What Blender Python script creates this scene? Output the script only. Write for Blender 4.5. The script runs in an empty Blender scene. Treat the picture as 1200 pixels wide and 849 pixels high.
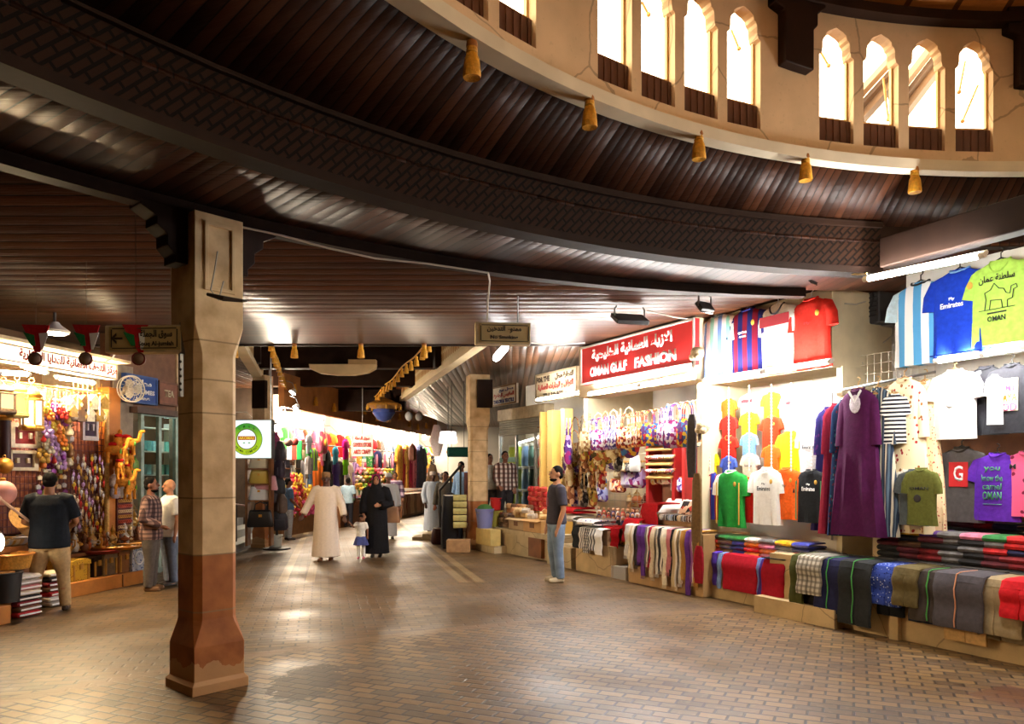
import bpy, math, random, unicodedata
from mathutils import Vector, Matrix
R = random.Random(7)
PI = math.pi
SC = bpy.context.scene
COL = SC.collection
# ------------------------------------------------------------------ camera, world, exposure
FOC, CH, HY = 900.0, 1.70, 554.0          # focal length in pixels, eye height, horizon row
cam = bpy.data.cameras.new('camera'); cam.sensor_width = 36; cam.lens = 27; cam.shift_y = (HY-424.5)/1200
cam.clip_start = .05; cam.clip_end = 200
co = bpy.data.objects.new('camera', cam); COL.objects.link(co)
co.location = (0, 0, CH); co.rotation_euler = (PI/2, 0, 0); SC.camera = co
SC.view_settings.view_transform = 'Standard'; SC.view_settings.look = 'None'
SC.view_settings.exposure = 0; SC.view_settings.gamma = 1; SC.view_settings.use_curve_mapping = False
SC.cycles.use_denoising = True
SC.cycles.max_bounces = 6; SC.cycles.diffuse_bounces = 4; SC.cycles.glossy_bounces = 3; SC.cycles.transmission_bounces = 4
SC.cycles.sample_clamp_indirect = 6; SC.cycles.caustics_reflective = False; SC.cycles.caustics_refractive = False
SKY = 12.5
TUBE_W, TUBE_WARM, BULB, LAMP = 330.0, 1500.0, 750.0, 1.4
wd = bpy.data.worlds.new('sky'); SC.world = wd; wd.use_nodes = True
_b = wd.node_tree.nodes['Background']; _b.inputs[0].default_value = (1.0, .84, .56, 1); _b.inputs[1].default_value = SKY

# ------------------------------------------------------------------ helpers
def C(r, g, b):
    f = lambda u: (u/255/12.92) if u/255 <= .04045 else ((u/255+.055)/1.055)**2.4
    return (f(r), f(g), f(b), 1)

class MB:
    def __init__(s): s.v = []; s.f = []
    def add(s, vs, fs):
        o = len(s.v); s.v += [tuple(p) for p in vs]; s.f += [tuple(i+o for i in f) for f in fs]; return s
    def box(s, c, d, rz=0, m=None):
        hx, hy, hz = d[0]/2, d[1]/2, d[2]/2; vs = []
        for z in (-hz, hz):
            for x, y in ((-hx, -hy), (hx, -hy), (hx, hy), (-hx, hy)):
                p = Vector((x, y, z))
                if m: p = m @ p
                if rz: p = Matrix.Rotation(rz, 3, 'Z') @ p
                vs.append(Vector(c)+p)
        return s.add(vs, [(3, 2, 1, 0), (4, 5, 6, 7), (0, 1, 5, 4), (1, 2, 6, 5), (2, 3, 7, 6), (3, 0, 4, 7)])
    def loft(s, rings, cap=True):
        n = len(rings[0]); vs = [p for r in rings for p in r]; fs = []
        for k in range(len(rings)-1):
            for i in range(n):
                j = (i+1) % n; fs.append((k*n+i, k*n+j, (k+1)*n+j, (k+1)*n+i))
        if cap:
            fs.append(tuple(range(n-1, -1, -1))); fs.append(tuple((len(rings)-1)*n+i for i in range(n)))
        return s.add(vs, fs)
    def tube(s, pts, r, n=8, cap=True, flat=1.0):
        pts = [Vector(p) for p in pts]; m = len(pts); rr = r if isinstance(r, (list, tuple)) else [r]*m
        up = None; rings = []
        for i in range(m):
            t = (pts[min(i+1, m-1)]-pts[max(i-1, 0)]).normalized()
            if up is None: up = Vector((0, 1, 0)) if abs(t.y) < .9 else Vector((1, 0, 0))
            a = t.cross(up)
            if a.length < 1e-4: a = t.cross(Vector((1, .2, .1)))
            a.normalize(); b = a.cross(t).normalized(); up = b
            rings.append([pts[i]+a*rr[i]*math.cos(2*PI*k/n)+b*rr[i]*flat*math.sin(2*PI*k/n) for k in range(n)])
        return s.loft(rings, cap)
    def lathe(s, prof, n=14, c=(0, 0, 0), sx=1, sy=1):
        return s.loft([[(c[0]+r*sx*math.cos(2*PI*k/n), c[1]+r*sy*math.sin(2*PI*k/n), c[2]+z) for k in range(n)] for r, z in prof])
    def ell(s, c, r, nu=12, nv=8):
        if not isinstance(r, (tuple, list)): r = (r, r, r)
        rings = []
        for i in range(nv+1):
            t = PI*(i+.02 if i == 0 else i-.02 if i == nv else i)/nv
            rings.append([(c[0]+r[0]*math.sin(t)*math.cos(2*PI*k/nu), c[1]+r[1]*math.sin(t)*math.sin(2*PI*k/nu), c[2]-r[2]*math.cos(t)) for k in range(nu)])
        return s.loft(rings)
    def prism(s, poly, y0, y1):            # polygon in x,z extruded along y
        n = len(poly)
        vs = [(x, y0, z) for x, z in poly]+[(x, y1, z) for x, z in poly]
        return s.add(vs, [tuple(range(n)), tuple(range(2*n-1, n-1, -1))]+[(i, i+n, (i+1) % n+n, (i+1) % n) for i in range(n)])
    def slab(s, poly, z0, z1):             # polygon in x,y extruded along z
        n = len(poly)
        vs = [(x, y, z0) for x, y in poly]+[(x, y, z1) for x, y in poly]
        return s.add(vs, [tuple(range(n-1, -1, -1)), tuple(range(n, 2*n))]+[(i, (i+1) % n, (i+1) % n+n, i+n) for i in range(n)])
    def grid(s, fn, nu, nv):
        vs = [fn(i/nu, j/nv) for j in range(nv+1) for i in range(nu+1)]
        return s.add(vs, [(j*(nu+1)+i, j*(nu+1)+i+1, (j+1)*(nu+1)+i+1, (j+1)*(nu+1)+i) for j in range(nv) for i in range(nu)])
    def torus(s, c, r0, r1, n=16, m=6, ax='y'):
        vs = []
        for i in range(n):
            a = 2*PI*i/n
            for j in range(m):
                b = 2*PI*j/m; q = r0+r1*math.cos(b); w = r1*math.sin(b)
                p = (q*math.cos(a), w, q*math.sin(a)) if ax == 'y' else (q*math.cos(a), q*math.sin(a), w)
                vs.append((c[0]+p[0], c[1]+p[1], c[2]+p[2]))
        return s.add(vs, [(i*m+j, ((i+1) % n)*m+j, ((i+1) % n)*m+(j+1) % m, i*m+(j+1) % m) for i in range(n) for j in range(m)])
    def mesh(s, name, smooth=True):
        me = bpy.data.meshes.new(name); me.from_pydata(s.v, [], s.f); me.update()
        import bmesh
        b = bmesh.new(); b.from_mesh(me); bmesh.ops.recalc_face_normals(b, faces=b.faces); b.to_mesh(me); b.free()
        if smooth:
            me.polygons.foreach_set('use_smooth', [True]*len(me.polygons))
            try: me.set_sharp_from_angle(angle=math.radians(38))
            except Exception: pass
        return me
    def build(s, name, mat, parent=None, bev=0, solid=0, sub=0, smooth=True, loc=None, rz=0):
        return link(name, s.mesh(name, smooth), mat, parent, bev, solid, sub, loc, rz)

def link(name, me, mat, parent=None, bev=0, solid=0, sub=0, loc=None, rz=0):
    o = bpy.data.objects.new(name, me); COL.objects.link(o)
    if len(me.materials) == 0: me.materials.append(None)
    o.material_slots[0].link = 'OBJECT'; o.material_slots[0].material = mat
    if parent: o.parent = parent
    if loc: o.location = loc
    o.rotation_euler = (0, 0, rz)
    if solid:
        m = o.modifiers.new('thickness', 'SOLIDIFY'); m.thickness = solid; m.offset = 0
    if bev:
        m = o.modifiers.new('edge', 'BEVEL'); m.width = bev; m.segments = 2; m.limit_method = 'ANGLE'
    if sub:
        m = o.modifiers.new('smooth', 'SUBSURF'); m.levels = sub; m.render_levels = sub
    return o
CACHE = {}
def inst(name, key, fn, mat, parent=None, **k):    # shares one mesh between all objects of the same key
    if key not in CACHE: CACHE[key] = fn().mesh(name)
    return link(name, CACHE[key], mat, parent, **k)
USED = {}
def tag(o, label, cat, group=None, kind=None):
    if kind: o['kind'] = kind
    if label: o['label'] = label; USED.setdefault(label, []).append(o)
    if cat: o['category'] = cat
    if group: o['group'] = group
    return o
def thing(name, label, cat, loc=(0, 0, 0), rz=0, group=None):
    o = bpy.data.objects.new(name, None); COL.objects.link(o); o.empty_display_size = .1
    o.location = loc; o.rotation_euler = (0, 0, rz)
    return tag(o, label, cat, group)
def struct(o, label=None, cat=None):
    return tag(o, label, cat, None, 'structure')
def kids(o): return [c for c in COL.objects if c.parent == o]
def dup(o, loc=None, rz=None, label=None, group=None, mats=None, scale=None):
    c = o.copy(); COL.objects.link(c)
    if loc is not None: c.location = loc
    if rz is not None: c.rotation_euler = (0, 0, rz)
    if scale: c.scale = (scale,)*3 if not isinstance(scale, tuple) else scale
    if label: c['label'] = label; USED.setdefault(label, []).append(c)
    if group: c['group'] = group
    def rec(a, b):
        if mats and b.type == 'MESH':
            k = b.name.split('.')[0]
            if k in mats: b.material_slots[0].material = mats[k]
        for ch in KID.get(a.name, ()):
            d = ch.copy(); COL.objects.link(d); d.parent = b; KID.setdefault(b.name, []).append(d); rec(ch, d)
    rec(o, c); return c
KID = {}
def proto(o):                                     # remembers the children of a thing that will be copied
    def rec(a):
        KID[a.name] = kids(a)
        for c in KID[a.name]: rec(c)
    rec(o); return o

class Frame:                                      # a shop front: s along it, d behind it, seen from the aisle
    def __init__(s, o, t):
        l = math.hypot(*t); s.t = (t[0]/l, t[1]/l); s.n = (-t[1]/l, t[0]/l); s.o = o; s.rz = math.atan2(s.t[1], s.t[0])
    def w(s, a, d, z=0): return (s.o[0]+s.t[0]*a+s.n[0]*d, s.o[1]+s.t[1]*a+s.n[1]*d, z)
    def s(s, px, d=0):
        k = (px-600)/FOC
        return (k*(s.o[1]+s.n[1]*d)-s.o[0]-s.n[0]*d)/(s.t[0]-k*s.t[1])
    def loc(s, px, py, d=0):
        a = s.s(px, d); p = s.w(a, d); return (p[0], p[1], CH+(HY-py)*p[1]/FOC)
    def box(s, mb, a0, a1, d0, d1, z0, z1):
        p = s.w((a0+a1)/2, (d0+d1)/2, (z0+z1)/2)
        return mb.box(p, (abs(a1-a0), abs(d1-d0), abs(z1-z0)), s.rz)
RF = Frame((1.15, 13.08), (.459, -.888))          # shops on the right
LL = Frame((-6.15, 9.2), (.2, .98))               # souvenir shop on the left
LF = Frame((-6.1, 19.0), (.13, .99))              # shops along the alley
def G(px, py):                                    # point of the floor
    Y = CH*FOC/(py-HY); return ((px-600)/FOC*Y, Y, 0)
def P(px, py, Y): return ((px-600)/FOC*Y, Y, CH+(HY-py)*Y/FOC)

# ------------------------------------------------------------------ materials
class NT:
    def __init__(s, name):
        s.m = bpy.data.materials.new(name); s.m.use_nodes = True; s.t = s.m.node_tree; s.b = s.t.nodes['Principled BSDF']
    def n(s, ty, **k):
        x = s.t.nodes.new(ty)
        for a, v in k.items(): setattr(x, a, v)
        return x
    def l(s, a, b): s.t.links.new(a, b)
    def co(s, kind='Object', scale=None, rot=None):
        c = s.n('ShaderNodeTexCoord').outputs[kind]
        if scale or rot:
            m = s.n('ShaderNodeMapping'); s.l(c, m.inputs[0])
            if scale: m.inputs['Scale'].default_value = scale
            if rot: m.inputs['Rotation'].default_value = rot
            c = m.outputs[0]
        return c
    def noise(s, co, scale, detail=3):
        x = s.n('ShaderNodeTexNoise'); x.inputs['Scale'].default_value = scale; x.inputs['Detail'].default_value = detail
        s.l(co, x.inputs[0]); return x
    def ramp(s, fac, stops, interp='LINEAR'):
        r = s.n('ShaderNodeValToRGB'); r.color_ramp.interpolation = interp; e = r.color_ramp.elements
        while len(e) < len(stops): e.new(.5)
        for i, (p, c) in enumerate(stops): e[i].position = p; e[i].color = c
        s.l(fac, r.inputs[0]); return r.outputs[0]
    def mix(s, a, b, fac, mode='MIX'):
        x = s.n('ShaderNodeMix', data_type='RGBA', blend_type=mode)
        for v, i in ((fac, 0), (a, 6), (b, 7)):
            if hasattr(v, 'links'): s.l(v, x.inputs[i])
            else: x.inputs[i].default_value = v
        return x.outputs[2]
    def math(s, op, a, b=None, c=None):
        x = s.n('ShaderNodeMath', operation=op)
        for v, i in ((a, 0), (b, 1), (c, 2)):
            if v is None: continue
            if hasattr(v, 'links'): s.l(v, x.inputs[i])
            else: x.inputs[i].default_value = v
        return x.outputs[0]
    def bump(s, h, strength=.3, dist=.01):
        x = s.n('ShaderNodeBump'); x.inputs['Strength'].default_value = strength; x.inputs['Distance'].default_value = dist
        s.l(h, x.inputs['Height']); s.l(x.outputs[0], s.b.inputs['Normal'])
    def col(s, c):
        if hasattr(c, 'links'): s.l(c, s.b.inputs['Base Color'])
        else: s.b.inputs['Base Color'].default_value = c
    def setp(s, rough=.6, metal=0, spec=None):
        s.b.inputs['Roughness'].default_value = rough; s.b.inputs['Metallic'].default_value = metal
        if spec is not None: s.b.inputs['Specular IOR Level'].default_value = spec
MC = {}
def dk(c, k): return (c[0]*k, c[1]*k, c[2]*k, 1)
def mat(c, rough=.6, metal=0, var=.25, scale=9, bump=0, name='painted', spec=None):
    key = ('p', c, rough, metal, var, scale, bump, spec)
    if key in MC: return MC[key]
    t = NT(name); co_ = t.co(); n = t.noise(co_, scale)
    t.col(t.ramp(n.outputs[0], [(.3, dk(c, 1-var)), (.7, dk(c, 1+var*.5))])); t.setp(rough, metal, spec)
    if bump: t.bump(n.outputs[0], bump, .02)
    MC[key] = t.m; return t.m
def cloth(r, g, b, v=.18): return mat(C(r, g, b), .85, 0, v, 26, .15, 'cloth', .2)
def emis(c, k, name='glowing'):
    key = ('e', c, k)
    if key in MC: return MC[key]
    t = NT(name); t.col((0, 0, 0, 1)); t.b.inputs['Emission Color'].default_value = c; t.b.inputs['Emission Strength'].default_value = k
    MC[key] = t.m; return t.m
def stripes(cols, width, axis='X', rough=.85):    # vertical bands of the listed colours
    key = ('s', tuple(cols), width, axis)
    if key in MC: return MC[key]
    t = NT('striped cloth'); sp = t.n('ShaderNodeSeparateXYZ'); t.l(t.co(), sp.inputs[0])
    n = len(cols); f = t.math('FRACT', t.math('ADD', t.math('DIVIDE', sp.outputs[axis], width*n), .5+.5/n))
    t.col(t.ramp(f, [(i/n, c) for i, c in enumerate(cols)], 'CONSTANT')); t.setp(rough, 0, .2); MC[key] = t.m; return t.m
def plaid(a, b, c, w=.05):
    key = ('pl', a, b, c, w)
    if key in MC: return MC[key]
    t = NT('plaid cloth'); sp = t.n('ShaderNodeSeparateXYZ'); t.l(t.co(), sp.inputs[0])
    f = lambda ax: t.math('GREATER_THAN', t.math('FRACT', t.math('DIVIDE', sp.outputs[ax], w)), .55)
    m1 = t.mix(a, b, f('X')); t.col(t.mix(m1, c, t.math('MULTIPLY', f('Z'), .6))); t.setp(.85, 0, .2); MC[key] = t.m; return t.m
def cells(cols, scale=18, base=None, rough=.8, metric='EUCLIDEAN', rand=1.0):   # printed pattern of patches
    key = ('c', tuple(cols), scale, rough, metric)
    if key in MC: return MC[key]
    t = NT('printed cloth'); v = t.n('ShaderNodeTexVoronoi', distance=metric); v.inputs['Scale'].default_value = scale; v.inputs['Randomness'].default_value = rand
    t.l(t.co(), v.inputs[0]); sp = t.n('ShaderNodeSeparateColor'); t.l(v.outputs['Color'], sp.inputs[0]); n = len(cols)
    t.col(t.ramp(sp.outputs[0], [(i/n, c) for i, c in enumerate(cols)], 'CONSTANT')); t.setp(rough, 0, .25); t.bump(v.outputs['Distance'], .3, .01); MC[key] = t.m; return t.m
def spots(base, dot, scale=20, size=.33, dot2=None):
    key = ('sp', base, dot, scale, size, dot2)
    if key in MC: return MC[key]
    t = NT('floral cloth'); v = t.n('ShaderNodeTexVoronoi'); v.inputs['Scale'].default_value = scale; t.l(t.co(), v.inputs[0])
    n = t.noise(t.co(), scale*2.3); m = t.math('LESS_THAN', t.math('ADD', v.outputs['Distance'], t.math('MULTIPLY', n.outputs[0], .35)), size+.17)
    d = dot
    if dot2:
        sp = t.n('ShaderNodeSeparateColor'); t.l(v.outputs['Color'], sp.inputs[0]); d = t.mix(dot, dot2, t.math('GREATER_THAN', sp.outputs[0], .5))
    t.col(t.mix(base, d, m)); t.setp(.85, 0, .2); MC[key] = t.m; return t.m
def planks(dark, light, width, axis='Y', rough=.36, ring=None, name='dark varnished planks', spec=.22, bs=1.0):
    t = NT(name); sp = t.n('ShaderNodeSeparateXYZ'); t.l(t.co(), sp.inputs[0])
    if ring:
        a = t.math('ARCTAN2', t.math('SUBTRACT', sp.outputs[1], ring[1]), t.math('SUBTRACT', sp.outputs[0], ring[0])); u = t.math('MULTIPLY', a, ring[2])
    else: u = sp.outputs[axis]
    q = t.math('DIVIDE', u, width); fl = t.math('FLOOR', q); fr = t.math('FRACT', q)
    wn = t.n('ShaderNodeTexWhiteNoise', noise_dimensions='1D'); t.l(fl, wn.inputs['W'])
    n = t.noise(t.co('Object', (1, 9, 9) if axis == 'Y' and not ring else (4, 4, 4)), 1.3)
    f = t.math('ADD', t.math('MULTIPLY', wn.outputs[0], .6), t.math('MULTIPLY', n.outputs[0], .5))
    gap = t.math('LESS_THAN', t.math('ABSOLUTE', t.math('SUBTRACT', fr, .5)), .44)
    t.col(t.mix(dk(dark, .3), t.ramp(f, [(.2, dark), (.9, light)]), gap))
    h = t.math('ADD', t.math('MULTIPLY', t.math('SINE', t.math('MULTIPLY', fr, PI)), .5), t.math('MULTIPLY', t.noise(t.co('Object', (2, 14, 6)), 2).outputs[0], .5))
    h2 = t.math('ADD', t.math('MULTIPLY', h, .5), t.math('MULTIPLY', fr, t.math('SUBTRACT', t.math('MULTIPLY', wn.outputs[0], 1.4), .7)))
    t.bump(h2, bs, .045); t.setp(rough, 0, spec); return t.m
def stone(c, name='plastered stone', var=.18, crack=True):
    t = NT(name); n = t.noise(t.co(), 3.2, 6); n2 = t.noise(t.co(), 26, 3)
    k = t.ramp(n.outputs[0], [(.3, dk(c, 1-var*1.6)), (.62, c)]); k = t.mix(k, dk(c, .75), t.math('MULTIPLY', t.math('GREATER_THAN', n2.outputs[0], .66), .4))
    if crack:
        v = t.n('ShaderNodeTexVoronoi', feature='DISTANCE_TO_EDGE'); v.inputs['Scale'].default_value = 1.1; t.l(t.mix(t.co(), n.outputs['Color'], .12), v.inputs[0])
        k = t.mix(k, dk(c, .42), t.math('MULTIPLY', t.math('LESS_THAN', v.outputs[0], .006), .7))
    t.col(k); t.setp(.75); t.bump(n2.outputs[0], .12, .01); return t.m

WOOD_D = mat(C(38, 22, 14), .6, 0, .3, 5, .1, 'dark wood', .12)
WOOD_M = mat(C(128, 78, 38), .5, 0, .3, 6, .1, 'brown wood')
WOOD_L = mat(C(205, 160, 92), .55, 0, .2, 6, .1, 'light wood')
PLASTER = stone(C(226, 208, 178))
MARBLE = stone(C(205, 186, 150), 'worn marble', .2, True)
WHITEWALL = mat(C(226, 222, 212), .7, 0, .08, 2, .05, 'white paint')
METAL = mat(C(150, 150, 150), .35, .9, .1, 8, 0, 'steel'); BLACK = mat(C(24, 22, 24), .5, 0, .2, 8, 0, 'black plastic')
BRASS = mat(C(206, 152, 66), .35, .55, .25, 14, 0, 'brass'); GOLD = mat(C(214, 160, 44), .5, .2, .3, 30, .1, 'gold thread')
WHITE = mat(C(236, 234, 230), .6, 0, .06, 8, 0, 'white plastic')
RED = cloth(196, 28, 34); CABLE = mat(C(190, 180, 165), .6, 0, .1, 5, 0, 'cable'); DKCABLE = mat(C(60, 45, 35), .6, 0, .1, 5, 0, 'dark cable')
T_COOL = (1.0, .97, .92, 1); T_WARM = (1.0, .74, .42, 1)

# ------------------------------------------------------------------ lettering
AF = {}
for _c in range(0xFE80, 0xFEFD):
    _d = unicodedata.decomposition(chr(_c)).split()
    if len(_d) > 1: AF[(''.join(_d[1:]), _d[0][1:-1])] = chr(_c)
def arab(s):
    out = []; prev = False; i = 0
    while i < len(s):
        k = '%04X' % ord(s[i])
        if k == '0644' and i+1 < len(s) and (k+'%04X' % ord(s[i+1]), 'isolated') in AF: k += '%04X' % ord(s[i+1]); i += 1
        nx = '%04X' % ord(s[i+1]) if i+1 < len(s) else ''
        if (k, 'isolated') not in AF: out.append(s[i]); prev = False; i += 1; continue
        can = (k, 'initial') in AF and (nx, 'final') in AF
        out.append(AF[(k, 'medial' if prev and can else 'final' if prev else 'initial' if can else 'isolated')]); prev = can; i += 1
    return ''.join(reversed(out))
def text(s, w, h, mat_, parent, at, name='lettering', bold=.02, rz=0, depth=.002, tilt=0):   # fits s in a box of w by h centred on at, facing -Y
    cu = bpy.data.curves.new('letters', 'FONT'); cu.body = s; cu.size = 1; cu.offset = bold; cu.extrude = 0; cu.resolution_u = 2
    to = bpy.data.objects.new('letters', cu); COL.objects.link(to)
    me = bpy.data.meshes.new_from_object(to); bpy.data.objects.remove(to); bpy.data.curves.remove(cu)
    xs = [v.co.x for v in me.vertices]; ys = [v.co.y for v in me.vertices]
    if not xs: return None
    kx = w/(max(xs)-min(xs)); ky = h/(max(ys)-min(ys)); cx = (max(xs)+min(xs))/2; cy = (max(ys)+min(ys))/2
    for v in me.vertices:
        a, b = (v.co.x-cx)*kx, (v.co.y-cy)*ky
        a, b = a*math.cos(tilt)-b*math.sin(tilt), a*math.sin(tilt)+b*math.cos(tilt)
        v.co = (at[0]+a, at[1], at[2]+b)
    me.materials.clear()
    return link(name, me, mat_, parent, solid=depth, rz=rz)
# ------------------------------------------------------------------ the hall: floor, rings, ceilings
C3, R3 = (4.12, -.46), 9.17
C2, R2 = (4.38, -.82), 7.87
C1, R1 = (4.23, .66), 5.95
ZC = 3.88                                          # flat outer ceiling
def floor_mat():
    t = NT('worn brick paving'); co_ = t.co(); sp = t.n('ShaderNodeSeparateXYZ'); t.l(co_, sp.inputs[0]); X, Y = sp.outputs[0], sp.outputs[1]
    def brick(scale, rot, w, h):
        b = t.n('ShaderNodeTexBrick'); b.offset = .5; t.l(t.co('Object', None, (0, 0, rot)), b.inputs[0])
        b.inputs['Scale'].default_value = scale; b.inputs['Brick Width'].default_value = w; b.inputs['Row Height'].default_value = h; b.inputs['Mortar Size'].default_value = .012
        b.inputs['Color1'].default_value = C(178, 146, 96); b.inputs['Color2'].default_value = C(112, 88, 58); b.inputs['Mortar'].default_value = C(62, 46, 34); b.inputs['Mortar Smooth'].default_value = .4; return b
    b1 = brick(1, math.radians(24), .2, .115); b2 = brick(1, math.radians(-14), .24, .12)
    n = t.noise(co_, .9, 5); n2 = t.noise(co_, 14, 3)
    r = t.math('SQRT', t.math('ADD', t.math('POWER', t.math('SUBTRACT', X, 4.12), 2), t.math('POWER', t.math('ADD', Y, .46), 2)))
    inner = t.math('LESS_THAN', r, 9.95)
    k = t.mix(b2.outputs[0], b1.outputs[0], inner); k = t.mix(k, C(96, 76, 58), t.math('MULTIPLY', t.math('SUBTRACT', 1.0, inner), .45))
    band = t.math('LESS_THAN', t.math('ABSOLUTE', t.math('SUBTRACT', r, 10.0)), .1)
    k = t.mix(k, C(160, 132, 98), t.math('MULTIPLY', band, .75))
    # pale kerb bands along the alley
    u = t.math('ADD', t.math('MULTIPLY', X, .9746), t.math('MULTIPLY', t.math('SUBTRACT', Y, 13.0), .224))
    far = t.math('GREATER_THAN', Y, 11.9)
    for c in (-3.72, -3.3, -.98, -.72):
        s = t.math('LESS_THAN', t.math('ABSOLUTE', t.math('SUBTRACT', u, c)), .07)
        k = t.mix(k, C(214, 190, 150), t.math('MULTIPLY', t.math('MULTIPLY', s, far), .55))
    k = t.mix(k, dk(C(170, 130, 92), .4), t.math('MULTIPLY', t.math('GREATER_THAN', n.outputs[0], .6), .25))
    k = t.mix(k, C(214, 190, 160), t.math('MULTIPLY', t.math('GREATER_THAN', n2.outputs[0], .62), .16))
    # wet stain beside the pillar, red painted strip near the counter
    d = t.math('ADD', t.math('MULTIPLY', t.math('POWER', t.math('ADD', X, 1.66), 2), 7.0), t.math('MULTIPLY', t.math('POWER', t.math('SUBTRACT', Y, 6.25), 2), 1.6))
    wet = t.math('LESS_THAN', t.math('ADD', d, t.math('MULTIPLY', t.math('SUBTRACT', n2.outputs[0], .5), 1.6)), .5)
    k = t.mix(k, dk(C(120, 90, 66), .3), t.math('MULTIPLY', wet, .75))
    w = t.math('ADD', t.math('MULTIPLY', t.math('SUBTRACT', X, 3.85), .888), t.math('MULTIPLY', t.math('SUBTRACT', Y, 5.75), .459))
    v = t.math('ADD', t.math('MULTIPLY', t.math('SUBTRACT', X, 3.85), .459), t.math('MULTIPLY', t.math('SUBTRACT', Y, 5.75), -.888))
    red = t.math('MULTIPLY', t.math('LESS_THAN', t.math('ABSOLUTE', w), .28), t.math('LESS_THAN', t.math('ABSOLUTE', t.math('SUBTRACT', v, .45)), .75))
    k = t.mix(k, C(120, 66, 44), t.math('MULTIPLY', red, .6))
    t.col(t.mix(k, (.5, .44, .345, 1), 1.0, 'MULTIPLY')); hb = t.mix(b2.outputs[1], b1.outputs[1], inner)
    t.bump(t.math('ADD', t.math('MULTIPLY', hb, -1.0), t.math('MULTIPLY', n2.outputs[0], .4)), .4, .01)
    t.l(t.mix(t.ramp(n.outputs[0], [(.35, (.34, .34, .34, 1)), (.7, (.6, .6, .6, 1))]), (.5, .5, .5, 1), wet), t.b.inputs['Roughness']); return t.m
m = MB(); m.box((0, 15, -.1), (44, 74, .2)); struct(m.build('floor', floor_mat(), smooth=False), 'worn brown brick paving of the market hall', 'floor')

def circ(c, r, z, a): return (c[0]+r*math.cos(a), c[1]+r*math.sin(a), z)
NA = 144; ANG = [2*PI*i/NA for i in range(NA)]
CUT = -.62
def rfd(p): return RF.n[0]*(p[0]-RF.o[0])+RF.n[1]*(p[1]-RF.o[1])       # distance behind the line of the right-hand shops
def ring_solid(name, mat_, c, r0, r1, z0, z1, label, cut=None):
    mb = MB(); vs = []; fs = []
    for a in ANG: vs += [circ(c, r0, z0, a), circ(c, r1, z0, a), circ(c, r1, z1, a), circ(c, r0, z1, a)]
    for i in range(NA):
        j = (i+1) % NA
        if cut is not None and max(rfd(circ(c, r0, 0, ANG[i])), rfd(circ(c, r0, 0, ANG[j]))) > cut: continue
        for q in range(4): fs.append((i*4+q, i*4+(q+1) % 4, j*4+(q+1) % 4, j*4+q))
    mb.add(vs, fs); return struct(mb.build(name, mat_), label, 'beam')
def annulus(name, mat_, a0, a1, label):             # lists of points, both rings
    mb = MB(); n = len(a0)
    mb.add(a0+a1, [(i, (i+1) % n, n+(i+1) % n, n+i) for i in range(n)])
    return struct(mb.build(name, mat_, solid=.03), label, 'ceiling')
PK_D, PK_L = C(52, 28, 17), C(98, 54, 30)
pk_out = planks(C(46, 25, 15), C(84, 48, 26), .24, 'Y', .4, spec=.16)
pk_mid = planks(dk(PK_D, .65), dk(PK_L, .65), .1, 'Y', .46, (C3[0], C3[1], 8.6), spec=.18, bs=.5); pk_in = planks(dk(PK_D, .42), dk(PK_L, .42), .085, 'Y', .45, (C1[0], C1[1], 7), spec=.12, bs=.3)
# outer flat ceiling with the round opening
XA, XB, YA, YB = -18.0, 14.0, -14.0, 13.0
outer = []
for a in ANG:
    dx, dy = math.cos(a), math.sin(a); k = min((XB-C3[0])/dx if dx > 1e-9 else 1e9, (XA-C3[0])/dx if dx < -1e-9 else 1e9, (YB-C3[1])/dy if dy > 1e-9 else 1e9, (YA-C3[1])/dy if dy < -1e-9 else 1e9)
    outer.append((C3[0]+dx*k, C3[1]+dy*k, ZC))
annulus('ceiling', pk_out, [circ(C3, R3, ZC, a) for a in ANG], outer, 'flat outer ceiling of glossy dark planks')
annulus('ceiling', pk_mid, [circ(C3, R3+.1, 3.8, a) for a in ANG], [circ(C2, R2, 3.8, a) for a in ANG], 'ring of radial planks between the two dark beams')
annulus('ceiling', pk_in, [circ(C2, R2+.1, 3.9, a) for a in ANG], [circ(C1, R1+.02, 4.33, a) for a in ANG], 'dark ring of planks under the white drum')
ring_solid('trim_1', WOOD_D, C3, R3, R3+.14, 3.69, 3.9, 'thin curved dark beam resting on the pillar', .2)
def carved():
    t = NT('carved dark wood'); co_ = t.co(); sp = t.n('ShaderNodeSeparateXYZ'); t.l(co_, sp.inputs[0])
    a = t.math('MULTIPLY', t.math('ARCTAN2', t.math('SUBTRACT', sp.outputs[1], C2[1]), t.math('SUBTRACT', sp.outputs[0], C2[0])), R2)
    cb = t.n('ShaderNodeCombineXYZ'); t.l(a, cb.inputs[0]); t.l(sp.outputs[2], cb.inputs[1])
    mp = t.n('ShaderNodeMapping'); t.l(cb.outputs[0], mp.inputs[0]); mp.inputs['Rotation'].default_value = (0, 0, PI/4)
    b = t.n('ShaderNodeTexBrick'); t.l(mp.outputs[0], b.inputs[0]); b.offset = .5; b.inputs['Scale'].default_value = 1; b.inputs['Brick Width'].default_value = .13; b.inputs['Row Height'].default_value = .05; b.inputs['Mortar Size'].default_value = .009
    t.col(t.mix(C(44, 26, 17), C(17, 10, 7), b.outputs[1])); t.setp(.6, 0, .08); t.bump(t.math('MULTIPLY', b.outputs[1], -1.0), .9, .03); return t.m
ring_solid('trim_2', carved(), C2, R2, R2+.12, 3.56, 3.92, 'broad curved beam carved with diagonal lattice', CUT)
ring_solid('trim_3', WOOD_D, C2, R2-.035, R2+.14, 3.50, 3.56, 'lower moulding of the carved curved beam', CUT)
ring_solid('trim_4', WOOD_D, C2, R2-.035, R2+.12, 3.92, 3.97, 'upper moulding of the carved curved beam', CUT)
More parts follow.
